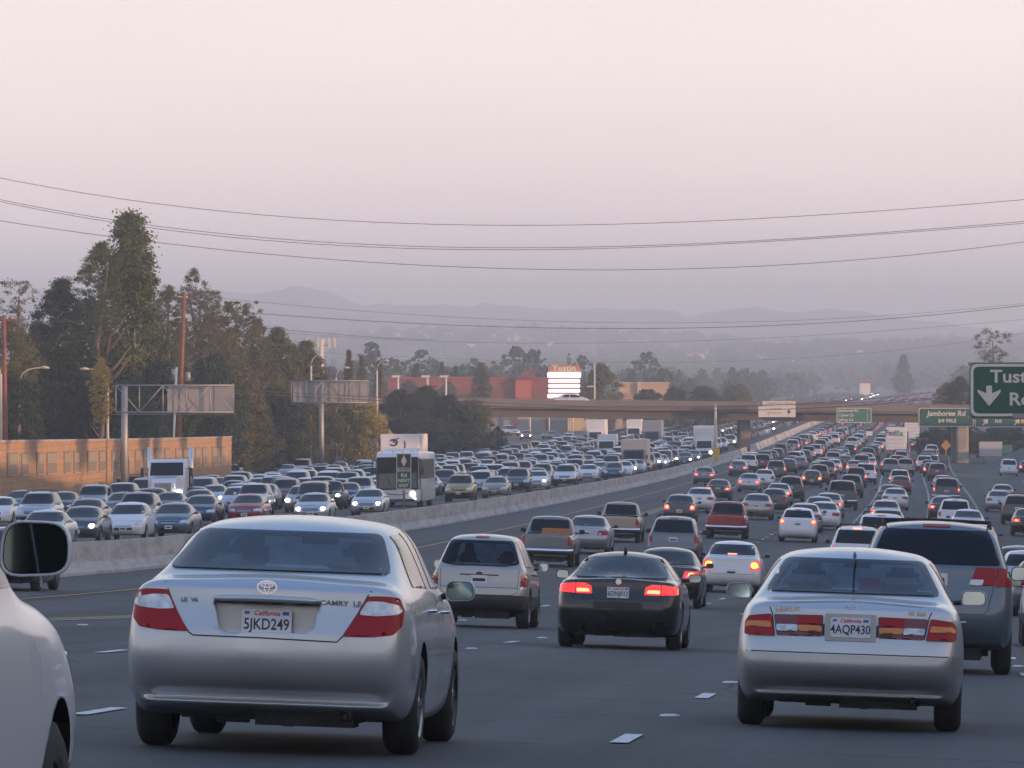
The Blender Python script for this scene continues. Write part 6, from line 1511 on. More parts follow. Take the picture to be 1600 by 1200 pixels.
q = cm(322, 450); letters(near, 'badge', [('LE  V6', .036, q[0], q[1], dict(bold=.001, sx_=1.1))], surf(c.bvh, *q) - .012, M_badge)
seats(near, c.L, 1.12, [(-.38, 2.25, .27, .20), (.38, 2.25, .27, .20), (-.36, 1.05, .24, .11), (.36, 1.05, .24, .11)], M_seat)
mb = MB(); mb.box((.02, 2.95 - Lh, 1.335), (.24, .03, .065), M_black); mb.tube([(.02, 2.97 - Lh, 1.37), (.02, 2.97 - Lh, 1.41)], .012, M_black, 6); mb.build('rear_view_mirror', near)
mb = MB(); mb.box((0, 2.28 - Lh, 1.075), (1.25, .14, .12), M_seatd); mb.build('seat_row', near)
dr = person('person', place_in(near, -.38, 2.42 - Lh, .60), 'driver of the near silver saloon, seen from behind through its rear window', -math.atan(KX)); dr.rotation_euler = near.rotation_euler
# next lane
c = CARS['next']; D, X = place(1326, 1137)
nxt = put_car(c, 'sedan', D, X, 'silver', 'away', 'silver-blue saloon ahead on the right, wide amber and red lamp strip, plate 4AQP430', 'car'); Lh = c.L / 2
hero_plate(nxt, c.bvh, 0, .805, '4AQP430', frame=mat('plate_frame_silver', (.42, .43, .46), .35, .4))
mb = MB(); emblem(mb, lx(749, 457), .052, .037, M_chrome, surf(c.bvh, *lx(749, 457)) - .012, .007); ec = lx(749, 457)
mb.tube([(ec[0] - .022, surf(c.bvh, *ec) - .012, ec[1] + .02), (ec[0] - .006, surf(c.bvh, *ec) - .014, ec[1] - .016), (ec[0] + .032, surf(c.bvh, *ec) - .012, ec[1] - .018)], .004, M_chrome, 5); mb.build('emblem', nxt)
M_gold = mat('gold_badge', (.55, .42, .20), .3, .8)
q = lx(455, 466); letters(nxt, 'badge', [('LEXUS', .048, q[0], q[1], dict(bold=.001, sx_=1.4))], surf(c.bvh, *q) - .012, M_gold)
q = lx(1058, 489); letters(nxt, 'badge', [('ES 300', .042, q[0], q[1], dict(bold=.001, sx_=1.2))], surf(c.bvh, *q) - .012, M_gold)
seats(nxt, c.L, 1.085, [(-.38, 2.25, .27, .20), (.38, 2.25, .27, .20), (-.34, 1.12, .42, .12), (.34, 1.12, .42, .12)], M_seat)
mb = MB(); mb.box((0, 2.28 - Lh, 1.03), (1.25, .14, .12), M_seatd); mb.build('seat_row', nxt)
mb = MB(); mb.box((.13, 1.02 - Lh, 1.14), (.17, .03, .11), M_redl); mb.build('brake_light', nxt)
mb = MB(); mb.box((.0, 2.9 - Lh, 1.30), (.22, .03, .06), M_black); mb.build('rear_view_mirror', nxt)
mb = MB(); mb.tube([(0, 1.24 - Lh, 1.36), (0, 1.05 - Lh, 1.39), (0, .82 - Lh, 1.30), (0, .70 - Lh, 1.20)], [.016, .008, .006, .004], M_black, 6); mb.build('antenna', nxt)
d2 = person('person', place_in(nxt, -.38, 2.42 - Lh, .56), 'driver of the silver-blue saloon, seen from behind through its rear window'); d2.rotation_euler = nxt.rotation_euler
# black coupe
c = CARS['coupe']; D, X = place(968, 1013)
cpe = put_car(c, 'coupe', D, X, 'black', 'away', 'black coupe with its brake lights glowing, between the two silver saloons', 'car', None, 'b'); Lh = c.L / 2
seats(cpe, c.L, 1.03, [(-.36, 2.2, .26, .17), (.36, 2.2, .26, .17)], M_seatd)
mb = MB(); z = .955; y = surf(c.bvh, 0, z) - .01; emblem(mb, (0, z), .042, .042, M_chrome, y, .042); mb.build('emblem', cpe)
for ch in list(cpe.children):
    if ch.name.startswith('licence_plate'): bpy.data.objects.remove(ch)
hero_plate(cpe, c.bvh, 0, .80, '6DNJ012')
q = (.30, .925); letters(cpe, 'badge', [('328i', .05, q[0], q[1], dict(bold=.001))], surf(c.bvh, *q) - .012, M_badge)
mb = MB(); mb.tube([(0, 1.72 - Lh, 1.385), (0, 1.62 - Lh, 1.44), (0, 1.55 - Lh, 1.385)], [.03, .02, .008], M_black, 6); mb.build('antenna', cpe)
# pale two-tone sport utility
c = CARS['crossover']; D, X = place(751, 980)
esc = put_car(c, 'sport_utility_vehicle', D, X, 'champagne', 'away', 'pale silver sport utility with grey lower cladding, just past the near saloon', 'car'); Lh = c.L / 2
seats(esc, c.L, 1.19, [(-.36, 2.2, .26, .22), (.36, 2.2, .26, .22), (-.36, 1.3, .26, .14), (.36, 1.3, .26, .14)], M_seatd)
d3 = person('person', place_in(esc, -.36, 2.3 - Lh, .72), 'driver of the pale two-tone sport utility, dim behind its rear window'); d3.rotation_euler = esc.rotation_euler
mb = MB(); emblem(mb, (0, .995), .06, .025, M_ink, surf(c.bvh, 0, .995) - .01, .025); mb.build('emblem', esc)
# minivan
c = CARS['minivan']; D, X = place(1456, 1050)
mv = put_car(c, 'minivan', D, X, 'slate', 'away', 'blue-grey minivan with roof rails, half hidden behind the silver-blue saloon', 'minivan'); Lh = c.L / 2
# white vehicle at the left edge
c = CARS['edge']; Dm = 19.2
ed = put_car(c, 'sport_utility_vehicle', 17.9, -2.73, 'white', 'away', 'white sport utility cut off by the left edge, its big wing mirror in view', 'car')

# ------------------------------------------------------------------ the rest of the traffic
OWN = []   # listed vehicles, ours (seen from behind): px, y, mode, type, colour, flags
def T(s):
    out = []
    for ln in s.strip().split('\n'):
        p = [q.strip() for q in ln.split('|')]
        out.append((float(p[0]), float(p[1]), p[2], p[3], p[4], p[5] if len(p) > 5 else '', p[6] if len(p) > 6 else ''))
    return out
REAR = T('''
1143|926|b|hatch4|white|bac|white compact saloon with lit amber brake lamps, right of the black coupe
1040|949|b|sedan|black|b|black saloon half hidden behind the black coupe
1052|885|b|suv|grey||grey sport utility ahead of the two black cars
967|847|b|pickup|tan||tan pickup truck by the double yellow line
917|865|b|sedan|light grey||light silver saloon between the grey and tan pickups
855|885|b|pickup|grey|l|dark grey pickup with an orange load, left of the black coupe
1062|816|b|saloon|charcoal|b|dark saloon with lit lamps left of the red pickup
1093|800|b|sedan|white||white saloon peeking out behind the dark one near the red pickup
1122|782|b|sedan|dark green|b|dark green saloon left behind the red pickup
1135|842|b|pickup|red||red pickup truck, the only one in the middle lanes
1182|812|b|sedan|champagne||champagne saloon just right of the red pickup
1209|801|b|saloon|charcoal||charcoal saloon close behind the champagne one
1216|789|b|sedan|silver|b|silver saloon with a bright right lamp, ahead of the charcoal one
1235|783|b|suv|charcoal||charcoal sport utility ahead of the champagne saloon
1170|769|b|sedan|silver|b|silver saloon with pink lit lamps in the carpool side lanes
1100|757|b|sedan|grey|b|grey saloon with lit lamps alone beside the median
1153|744|b|sedan|blue grey|b|blue-grey saloon with lit lamps ahead of the lone grey one
1169|737|b|suv|white||white sport utility just behind the median columns
1191|737|b|suv|maroon|b|maroon sport utility beside the white one near the columns
1194|761|b|saloon|white||white saloon overlapping the pink-lamped silver one
1212|749|b|suv|charcoal|b|dark hatch with spare wheel left of the open lane
1246|847|b|wagon|white|b|white wagon with lit red lamps, right of the red pickup
1256|832|b|sedan|silver||silver saloon directly ahead of the white wagon
1286|828|b|sedan|white||white saloon ahead and right of the white wagon
1279|817|b|sedan|light grey||light grey saloon hidden behind two white ones
1294|809|b|sedan|silver|b|silver saloon just left of the brown sport utility
1268|762|b|saloon|black|b|black saloon with lit lamps in the open middle lane
1279|757|b|suv|brown||brown-grey sport utility behind the black saloon
1248|736|b|sedan|blue grey||blue-grey saloon farther ahead in the open lane
1291|749|b|suv|grey|b|grey sport utility with a single lit lamp
1302|740|b|sedan|white|b|small white saloon ahead of the grey sport utility
1320|733|b|sedan|maroon|b|maroon saloon ahead of the small white one
1315|797|b|bigsuv|dark green||dark green square sport utility in the middle lanes
1329|778|b|suv|dark green||dark green sport utility ahead of the square one
1337|762|b|suv|dark blue|b|dark blue sport utility with a lit lamp
1352|757|b|bigsuv|white|b|white square sport utility with lit lamps
1357|736|b|sedan|white|b|white saloon ahead of the white square sport utility
1390|790|b|sedan|grey||grey saloon left behind the white one by the dotted line
1398|797|b|sedan|white||white saloon tight to the dotted line
1383|824|b|saloon|silver|b|silver saloon with two bright lamps left of the dotted line
1386|843|b|sedan|light grey|b|light grey saloon hidden in front of the bright-lamped one
1375|882|b|bigsuv|white||white square sport utility with a tall roof just behind the minivan
1337|905|b|suv|white|bc|white sport utility whose high brake lamp shows left of the minivan
1405|766|b|suv|white|b|white sport utility ahead by the dotted line, lamps glowing
1407|772|b|saloon|maroon||maroon saloon overlapping a white sport utility by the dotted line
1388|738|b|sedan|champagne|b|champagne saloon left of the parcel truck's foot
1414|743|b|suv|tan||tan sport utility below the parcel truck
1444|737|b|suv|white|b|white sport utility right of the parcel truck, one lamp lit
1464|752|b|suv|maroon||dark plum sport utility right of the dotted line
1473|770|b|sedan|silver||silver saloon hidden behind the big dark sport utility
1478|788|b|bigsuv|charcoal|b|big charcoal sport utility, red lamps, right of the dotted line
1473|814|b|sedan|charcoal|b|charcoal saloon left of the white sport utility in the right lanes
1491|832|b|suv|white||white sport utility in the right lanes with dark rear glass
1511|842|b|sedan|white|b|white saloon in the right lanes close behind the white sport utility
1526|876|b|sedan|silver|b|silver saloon just above the minivan's right shoulder
1560|800|b|sedan|silver||silver saloon near the right edge, ahead of a brown sport utility
1566|788|b|saloon|light grey||light grey saloon near the right edge, half hidden
1589|820|b|suv|brown||dark brown sport utility at the right edge
1606|838|b|sedan|black|b|black saloon with a bright red lamp cut by the right edge
1576|744|b|van|white||white van on the exit ramp below the pale sign board
1604|741|b|saloon|dark blue|b|dark car with a red lamp on the ramp at the right edge
1592|926|b|sedan|grey|b|grey saloon seen over the minivan's mirror
1604|946|b|hatchback|silver|b|silver hatchback right of the minivan
1632|964|b|sedan|grey||grey saloon cut by the right edge beside the minivan
1672|1012|b|suv|white|b|white sport utility mostly outside the right edge
4|922|b|sedan|black||black saloon under the white mirror at the left edge
''')
FRONT = T('''
197|847|b|hatchback|white||white hatchback facing us right against the barrier, left of the near saloon
124|848|b|sedan|charcoal|1|dark saloon with one bright headlamp, left of the white hatchback
66|858|b|sedan|silver||silver saloon half hidden by the white mirror
56|826|b|suv|silver||silver sport utility above the white mirror
-6|822|b|sedan|white||white saloon cut by the left edge of the oncoming lanes
132|828|b|sedan|maroon|1|maroon saloon with lit lamp behind the dark saloon
212|829|b|suv|dark blue||dark blue sport utility with roof rack above the white hatchback
268|841|b|sedan|blue grey||blue-grey saloon facing us, right of the white hatchback
311|820|b|sedan|dark blue||dark blue saloon left of the red one
385|818|b|sedan|red||red saloon facing us above the near saloon's roof
394|805|b|suv|white||white sport utility behind the red saloon
307|806|b|sedan|grey||grey saloon in front of the semi tractor
331|795|b|sedan|silver|1|silver saloon with a bright lamp right of the semi tractor
262|812|b|sedan|charcoal||charcoal saloon just below the semi tractor
110|783|b|suv|white|1|white sport utility with a lit lamp before the sound wall
117|768|b|suv|charcoal||dark sport utility roof behind the white one by the wall
170|785|b|pickup|light grey||light grey pickup facing us before the sound wall
153|772|b|suv|dark blue||dark blue sport utility behind the light grey pickup
188|812|b|sedan|blue grey||blue-grey saloon left of the roof rack sport utility
95|810|b|sedan|charcoal||charcoal saloon low between two silver cars on the left
28|806|b|sedan|grey||grey saloon at the far left below the wall
62|790|b|sedan|charcoal||dark saloon near the wall base on the left
5|790|b|suv|white||white car by the left edge near the wall
214|783|b|suv|dark blue||dark blue sport utility left of the semi tractor
326|772|b|sedan|silver||silver saloon right of the semi tractor's flatbed
309|764|b|van|white||white van just behind the semi tractor
359|757|b|suv|white||white sport utility near the end of the sound wall
362|785|b|sedan|dark blue||dark blue saloon left of the white sport utility
372|769|b|sedan|blue grey||blue-grey saloon below the wall's right end
402|771|b|sedan|silver||silver saloon above the red one
417|745|b|suv|silver||silver sport utility right of the wall's end
422|766|b|sedan|grey||grey saloon below the silver sport utility near the bushes
439|789|b|suv|dark blue||dark blue sport utility with chrome grille right of the white one
447|750|b|sedan|light grey||light grey saloon before the bushes
461|766|b|pickup|white||white pickup in the middle of the oncoming queue
487|803|b|van|black||big black van facing us in the oncoming lanes
488|816|b|sedan|silver|h|silver saloon with both lamps lit before the black van
489|751|b|sedan|silver||small silver saloon behind the black van
499|756|b|suv|charcoal||charcoal sport utility below the grey sign post
470|746|b|van|white||white van touched by sunlight near the bushes
525|767|b|sedan|charcoal||charcoal saloon left of the grey sport utility
540|776|b|suv|grey||grey sport utility above the dark blue saloon
541|791|b|sedan|dark blue||dark blue saloon left of the silver one with lit lamps
575|806|b|sedan|silver|h|silver saloon with two bright lamps left of the bus
529|745|b|sedan|blue grey||blue-grey saloon farther back before the golden tree
565|748|b|suv|white||white sport utility left of the bus far back
556|763|b|sedan|grey||grey saloon left of the bus
578|765|b|suv|charcoal||charcoal sport utility next to the bus
585|786|b|sedan|white||white saloon tucked beside the bus
718|784|b|suv|yellow||yellow and black sport utility right of the bus
774|778|b|sedan|tan|m|tan saloon flashing sunlight right of the yellow one
808|769|b|suv|charcoal||charcoal sport utility right of the tan saloon
839|765|b|sedan|white|1|white saloon with a bright lamp next to the barrier
883|760|b|suv|white||white sport utility with wide grille beside the barrier
919|752|b|sedan|white||low white saloon between two white cars by the barrier
936|747|b|sedan|white||white saloon left of the small red one
956|747|b|sedan|maroon|1|small dark red saloon with a bright lamp by the barrier
986|741|b|suv|silver||silver sport utility before the sunlit box truck
693|771|b|suv|dark blue||dark blue sport utility close behind the bus
713|768|b|sedan|dark blue||dark blue saloon above the yellow sport utility
741|767|b|sedan|charcoal||charcoal saloon above the yellow sport utility on its right
733|756|b|suv|grey||grey sport utility two rows behind the yellow one
762|764|b|sedan|blue grey||blue-grey saloon behind the tan one
786|762|b|sedan|charcoal||charcoal saloon hidden between tan and charcoal cars
697|742|b|sedan|white||white saloon right behind the bus roof
752|728|b|suv|dark blue||dark blue sport utility far back under the dark trees
727|731|b|suv|white||white sport utility far back under the dark trees
784|729|b|sedan|silver||silver saloon far back left of the lot cars
738|743|b|sedan|silver||silver saloon in the packed rows behind the bus
784|749|b|suv|black||black sport utility in the packed rows
764|752|b|sedan|light grey||light grey saloon in the packed rows
815|752|b|suv|silver||silver sport utility in the packed rows
846|752|b|sedan|grey||grey saloon behind the bright-lamped white one
872|742|b|sedan|charcoal||charcoal saloon in the middle of the packed rows
898|738|b|suv|white|1|white sport utility with a lit lamp deep in the queue
954|740|b|suv|charcoal||charcoal sport utility left of the sunlit box truck
1020|734|b|suv|silver|1|silver sport utility with a lit lamp right of the box truck
1003|736|b|sedan|charcoal|1|charcoal saloon squeezed beside the box truck
1026|719|b|sedan|white||white saloon behind the lit silver sport utility
1048|729|b|suv|maroon|h|maroon sport utility with two bright lamps
1070|728|b|sedan|charcoal|h|dark saloon with yellowish lamps next to the maroon one
1083|724|b|sedan|grey|1|grey saloon before the lettered box truck
''')
TYP = {'hatch4': 'saloon', 'sedan': 'sedan', 'saloon': 'saloon', 'suv': 'suv', 'bigsuv': 'bigsuv', 'pickup': 'pickup', 'van': 'van', 'hatchback': 'hatchback', 'wagon': 'hatchback'}
NAM = {'hatch4': ('sedan', 'car'), 'sedan': ('sedan', 'car'), 'saloon': ('sedan', 'car'), 'suv': ('sport_utility_vehicle', 'car'), 'bigsuv': ('sport_utility_vehicle', 'car'), 'pickup': ('pickup_truck', 'pickup truck'), 'van': ('van', 'van'), 'hatchback': ('hatchback', 'car'), 'wagon': ('station_wagon', 'car')}
occ = {1: [], -1: []}
def reserve(D, u, L, side): occ[side].append((D, u, L))
reserve(40, 19.4, 5, 1); reserve(50, 22.8, 5, 1); reserve(98, 18.9, 5, 1); reserve(116, 14.5, 5, 1); reserve(88, 23.3, 5, 1)
def clash(D, u, L, side, gap=.6, w=1.9):
    return any(abs(u - u2) < w and abs(D - D2) < (L + L2) / 2 + gap for D2, u2, L2 in occ[side])
GR, GF = 'vehicles driving away from the camera', 'vehicles queueing in the oncoming lanes'
nclash = 0
def add_listed(lst, facing, side, grp):
    global nclash
    jobs = []
    for (px, y, mode, ty, col, fl, lb) in lst:
        D, X = place(px, y); jobs.append((D, X, px, ty, col, fl, lb))
    jobs.sort()
    for (D, X, px, ty, col, fl, lb) in jobs:
        c = CARS[TYP[ty]]; cy = D + c.L / 2; u = X - XB(D); k = 0
        a = X / D
        while clash(cy, u, c.L, side) and k < 40: D += .7; X = a * D; cy = D + c.L / 2; u = X - XB(D); k += 1
        if k: nclash += 1
        if k >= 40: print('CLASH', lb)
        reserve(cy, u, c.L, side)
        flags = ''
        if 'b' in fl: flags += 'b'
        flags += ''.join(q for q in fl if q in 'ac')
        if 'h' in fl: flags += 'h'
        if '1' in fl: flags += 'h'
        e = put_car(c, NAM[ty][0], D, X, col, facing, lb, NAM[ty][1], grp, flags, full=D < 190)
        if '1' in fl:      # only one lamp catches the eye: the other keeps its plain lens
            hl = [o for o in e.children if o.name.startswith('headlight')]
            if len(hl) > 1: hl[0].data = [m for (n_, m, *_r) in c.parts if n_ == 'headlight'][0]
        if 'l' in fl:
            mb = MB(); mb.box((.25, 1.2 - c.L / 2, 1.12), (.9, .8, .32), mat('orange_crate', (.50, .20, .08), .8)); o = mb.build('cargo_crate'); o.location = e.location; o.rotation_euler = e.rotation_euler; tag(o, 'orange crate in the bed of the dark grey pickup', 'crate')
        if 'm' in fl or ty == 'yellow': pass
add_listed(REAR, 'away', 1, GR); add_listed(FRONT, 'to', -1, GF)
print('shifted', nclash)
# ------------------------------------------------------------------ lorries and the bus
M_wb = mat('truck_white', (.66, .66, .68), .5, noise=(.6, .08)); M_wp = mat('truck_white_paint', (.70, .71, .74), .35, coat=.4)
M_mural = mat('faded_mural', (.42, .42, .47), .6, noise=(1.2, .2))
def frame_at(D, X, facing):
    rz = -math.atan(KX) + (0 if facing == 'away' else math.pi); u = X - XB(D); return tilt(D, u, rz).to_euler(), Zroad(D, u)
def put_root(name, D, X, facing, label, cat, group=None):
    ro, z = frame_at(D, X, facing); e = bpy.data.objects.new(name, None); COL.objects.link(e); e.location = (X, D, z); e.rotation_euler = ro; return tag(e, label, cat, group)
def wheels_for(e, ys, hw, r, w, dual=False):
    ty, ri = wheel(r, w)
    for y in ys:
        for s_ in (-1, 1):
            o = link('wheel', ty, e, (s_ * (hw - w / 2), y, r)); o.rotation_euler = (0, 0, 0 if s_ > 0 else math.pi); link('rim', ri, o)
# the origin of these is the near end on the ground; near end towards local +y when oncoming
def bus():
    D, X = place(622, 793); e = put_root('bus', D, X, 'to', 'white coach with a large split windscreen in the oncoming lanes', 'bus'); W, H, L = 2.55, 3.30, 11.5
    # side profile (y from the nose backwards = negative)
    pr = [(-L, .45), (-L, 3.1), (-L + .3, 3.25), (-1.0, 3.32), (-.25, 3.22), (-.02, 2.95), (.04, 1.6), (.02, .95), (0, .42), (-.1, .32), (-L + .2, .32)]
    mb = MB(); mb.prism(rounded(pr, .12), 'x', -W / 2, W / 2, M_wp, True); o = mb.build('body', e, bevel=.14)
    mb = MB()
    bk_ = mat('coach_glass', (.014, .016, .02), .35, spec=.2); mb.add([(-1.23, .055, 1.06), (-.03, .085, 1.06), (-.03, .03, 2.98), (-1.21, .0, 2.98)], [(0, 1, 2, 3)], bk_); mb.add([(.03, .085, 1.06), (1.23, .055, 1.06), (1.21, .0, 2.98), (.03, .03, 2.98)], [(0, 1, 2, 3)], bk_)
    mb.box((0, .03, 2.0), (.06, .14, 1.8), M_black); mb.build('windshield', e)
    mb = MB(); mt_ = mat('coach_lower_glass', (.055, .085, .085), .15)
    for s_ in (-1, 1): mb.add([(s_ * .05, .092, 1.14), (s_ * 1.13, .062, 1.14), (s_ * 1.12, .040, 2.02), (s_ * .05, .070, 2.02)], [(0, 1, 2, 3)], mt_)
    mb.build('windshield_lower_pane', e)
    for s_ in (-1, 1):
        mb = MB(); x = s_ * (W / 2 + .012)
        mb.box((x, -5.2, 2.25), (.02, 10.4, 1.15), mat('coach_side_glass', (.03, .028, .03), .4, spec=.3)); mb.box((x, -.5, 1.9), (.03, .8, 1.7), MATS['coach_glass']); mb.build('side_window', e)
        for (y, w_) in ((-2.4, .9), (-4.2, 1.1), (-6.4, 1.1), (-8.4, 1.1)):
            mb = MB(); mb.box((x, y, .75), (.02, w_, .75), mat('coach_side_panel', (.44, .44, .47), .4)); mb.build('luggage_door', e)
        mb = MB(); mb.tube([(s_ * 1.25, -.05, 2.9), (s_ * 1.48, .28, 2.7), (s_ * 1.48, .3, 2.2)], .03, M_black, 6); mb.box((s_ * 1.48, .3, 2.15), (.2, .12, .42), M_black); mb.build('side_mirror', e)
        mb = MB(); mb.tube([(s_ * .88, .02, .80), (s_ * .88, .075, .80)], .15, M_headglow if s_ < 0 else M_clear, 16); mb.tube([(s_ * 1.0, .02, .52), (s_ * 1.0, .06, .52)], .07, M_headglow, 12); mb.build('headlight', e)
        mb = MB()
        for k in range(2): mb.box((s_ * (.3 + k * .6), -.25, 3.3), (.09, .06, .05), M_amber)
        mb.build('marker_light', e)
    mb = MB(); mb.tube([(-.62, .06, .84), (-.3, .08, .78), (0, .085, .765), (.3, .08, .78), (.62, .06, .84)], .02, M_black, 6); mb.box((0, .055, .42), (2.0, .05, .16), M_black); mb.build('grille', e)
    for s_ in (-1, 1):
        mb = MB(); mb.tube([(s_ * .3, .09, 1.12), (s_ * .62, .09, 1.75)], .015, M_black, 5); mb.build('wiper', e)
    mb = MB(); mb.box((0, -3.2, 3.38), (1.9, 2.2, .22), M_wb); mb.build('roof_unit', e)
    wheels_for(e, (-2.0, -8.6), 1.25, .5, .28)
    # wheel wells
    for y in (-2.0, -8.6):
        for s_ in (-1, 1):
            mb = MB(); mb.tube([(s_ * (W / 2 - .2), y, .5), (s_ * (W / 2 + .004), y, .5)], .60, M_under, 20); mb.build('wheel_well', e)
    reserve(D + 5.8, X - XB(D), 12, -1)
bus()
def box_truck(px, y, w_, boxw, boxh, facing, label, boxm, text=None, lit=False, cabm=M_wp, L=6.5, D=None, zfloor=1.0, tm=None, tz=0.0, tall=True):
    if D is None: D, X = place(px, y)
    else: X = at(px, 0, D).x
    e = put_root('box_truck', D, X, facing, label, 'truck', 'box trucks and lorries in traffic'); s_ = 1 if facing == 'to' else -1; bw, bh = boxw / 2, boxh
    if facing == 'to':
        mb = MB(); mb.prism([(0, .45), (0, 1.15), (-.5, 1.30), (-.95, 2.25), (-1.9, 2.35), (-1.9, .45)], 'x', -.98, .98, cabm); mb.build('cab', e, bevel=.08)
        mb = MB(); mb.add([(-.86, -.50 + .03, 1.36), (.86, -.50 + .03, 1.36), (.80, -.90 + .03, 2.16), (-.80, -.90 + .03, 2.16)], [(0, 1, 2, 3)], M_glass); mb.build('windshield', e)
        for q in (-1, 1):
            mb = MB(); mb.box((q * .78, .02, .86), (.30, .06, .2), M_headlit if lit and q < 0 else M_clear); mb.build('headlight', e)
            mb = MB(); mb.box((q * 1.22, -.7, 1.6), (.18, .1, .36), M_black); mb.tube([(q * .95, -.7, 1.6), (q * 1.2, -.7, 1.6)], .02, M_black, 5); mb.build('side_mirror', e)
            mb = MB(); mb.box((q * .985, -1.35, 1.75), (.02, .8, .6), M_glass); mb.build('side_window', e)
        mb = MB(); mb.box((0, .02, .88), (1.15, .05, .30), M_black); mb.build('grille', e)
        mb = MB(); mb.box((0, .06, .52), (1.95, .14, .22), M_black); mb.build('bumper', e)
        mb = MB(); mb.box((0, -1.6 - L / 2, zfloor + bh / 2 - .05), (boxw, L, bh), boxm); mb.build('cargo_box', e, bevel=.04)
        if text:
            mb = MB(); put_text(mb, text, .62, (0, -1.585, zfloor + bh - .75), (-1, 0, 0), (0, 0, 1), tm, bold=.02, shear=.2); mb.build('lettering', e, recalc=False)
        wheels_for(e, (-.8, -L + .2), 1.0, .40, .25)
    else:
        mb = MB(); mb.box((0, L / 2, zfloor + bh / 2), (boxw, L, bh), boxm); mb.build('cargo_box', e, bevel=.04)
        mb = MB(); mb.box((0, -.015, zfloor + bh / 2), (boxw * .86, .03, bh * .9), M_wb)
        for k in range(5): mb.box((0, -.035, zfloor + .35 + k * bh * .17), (boxw * .86, .015, .03), M_gal)
        mb.build('rear_door', e)
        mb = MB(); mb.box((0, L + 1.1, 1.35), (2.0, 2.0, 1.9), cabm); mb.build('cab', e, bevel=.1)
        mb = MB(); mb.box((0, .1, .62), (boxw * .9, .12, .14), M_black); mb.build('bumper', e)
        for q in (-1, 1):
            mb = MB(); mb.box((q * boxw * .42, -.02, .82), (.22, .06, .14), M_redl); mb.build('tail_light', e)
        if text:
            mb = MB(); a_, b_ = text; put_text(mb, a_, .88, (-.06, -.06, zfloor + bh * .74), (1, 0, 0), (0, 0, 1), tm[0], bold=.02, align='RIGHT'); put_text(mb, b_, .88, (-.04, -.06, zfloor + bh * .74), (1, 0, 0), (0, 0, 1), tm[1], bold=.02, align='LEFT'); mb.build('lettering', e, recalc=False)
        wheels_for(e, (1.2, L + .9), 1.05, .42, .4)
    return e
# white high box truck behind the bus: two white boxes
DB = 395
e = box_truck(622, 0, 0, 2.5, 3.05, 'to', 'white box truck with a dark logo, its box standing above the bus', M_wb, None, D=DB, zfloor=1.35, L=7.0)
mb = MB(); mb.tube([(1.25, -1.9, 3.9), (1.25, -1.9, 1.4)], .02, M_black, 4)
lx0 = .38; pts = [(lx0 + .24 * math.cos(a), 3.80 + .20 * math.sin(a)) for a in [k * .35 for k in range(2, 17)]]
mb.tube([(x, -1.57, z) for x, z in pts], .045, M_ink, 6); mb.tube([(lx0 - .15, -1.57, 3.77), (lx0 + .05, -1.57, 3.86), (lx0 - .34, -1.57, 4.1)], .035, M_ink, 6); mb.build('logo', e)
mb = MB(); mb.box((-.35, -1.585, 2.65), (.07, .02, 2.5), M_black); mb.build('box_seam', e)
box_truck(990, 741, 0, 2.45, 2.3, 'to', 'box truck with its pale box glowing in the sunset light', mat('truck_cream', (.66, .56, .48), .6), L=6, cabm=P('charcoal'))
box_truck(930, 0, 0, 2.6, 2.7, 'to', 'white lorry far back under the bridge, left of the sunlit box truck', M_wb, D=830, zfloor=1.2)
box_truck(1018, 0, 0, 2.6, 2.5, 'to', 'blue-grey lorry under the bridge right of the sunlit box truck', mat('truck_blue_grey', (.22, .25, .32), .6), D=815, zfloor=1.3, cabm=P('dark blue'))
box_truck(1100, 0, 0, 2.5, 2.6, 'to', 'white box truck with one lit headlamp beside the median post', M_wb, None, D=690, zfloor=1.3, lit=True, tm=M_mural)
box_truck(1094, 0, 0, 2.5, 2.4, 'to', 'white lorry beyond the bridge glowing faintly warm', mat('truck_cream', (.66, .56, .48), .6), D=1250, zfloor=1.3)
box_truck(1110, 0, 0, 2.5, 2.4, 'to', 'orange-yellow lorry beyond the bridge beside the warm white one', mat('truck_orange', (.60, .33, .08), .6), D=1380, zfloor=1.3)
box_truck(990, 0, 0, 2.2, 2.3, 'to', 'white high van above the sunlit box truck', M_wb, D=880, zfloor=1.2, L=5)
box_truck(947, 0, 0, 2.1, 2.0, 'to', 'white delivery van left of the sunlit box truck', M_wb, D=700, zfloor=1.0, L=5)
box_truck(1399, 0, 0, 2.5, 2.75, 'away', 'white parcel truck with two-colour lettering driving away', M_wb, ('Fed', 'Ex'), D=735, zfloor=1.25, tm=(mat('purple_ink', (.10, .05, .20), .5), mat('green_ink', (.05, .25, .12), .5)), L=7)
box_truck(1327, 0, 0, 2.5, 2.6, 'away', 'dark red box lorry far ahead', mat('truck_red', (.16, .04, .035), .6), D=1180, zfloor=1.2)
box_truck(1366, 0, 0, 2.5, 2.6, 'away', 'blue-grey lorry far ahead in the middle lanes', mat('truck_slate', (.13, .16, .22), .6), D=1120, zfloor=1.2)
box_truck(1424, 0, 0, 2.5, 2.6, 'away', 'dark lorry right of the parcel truck', P('charcoal'), D=860, zfloor=1.2)
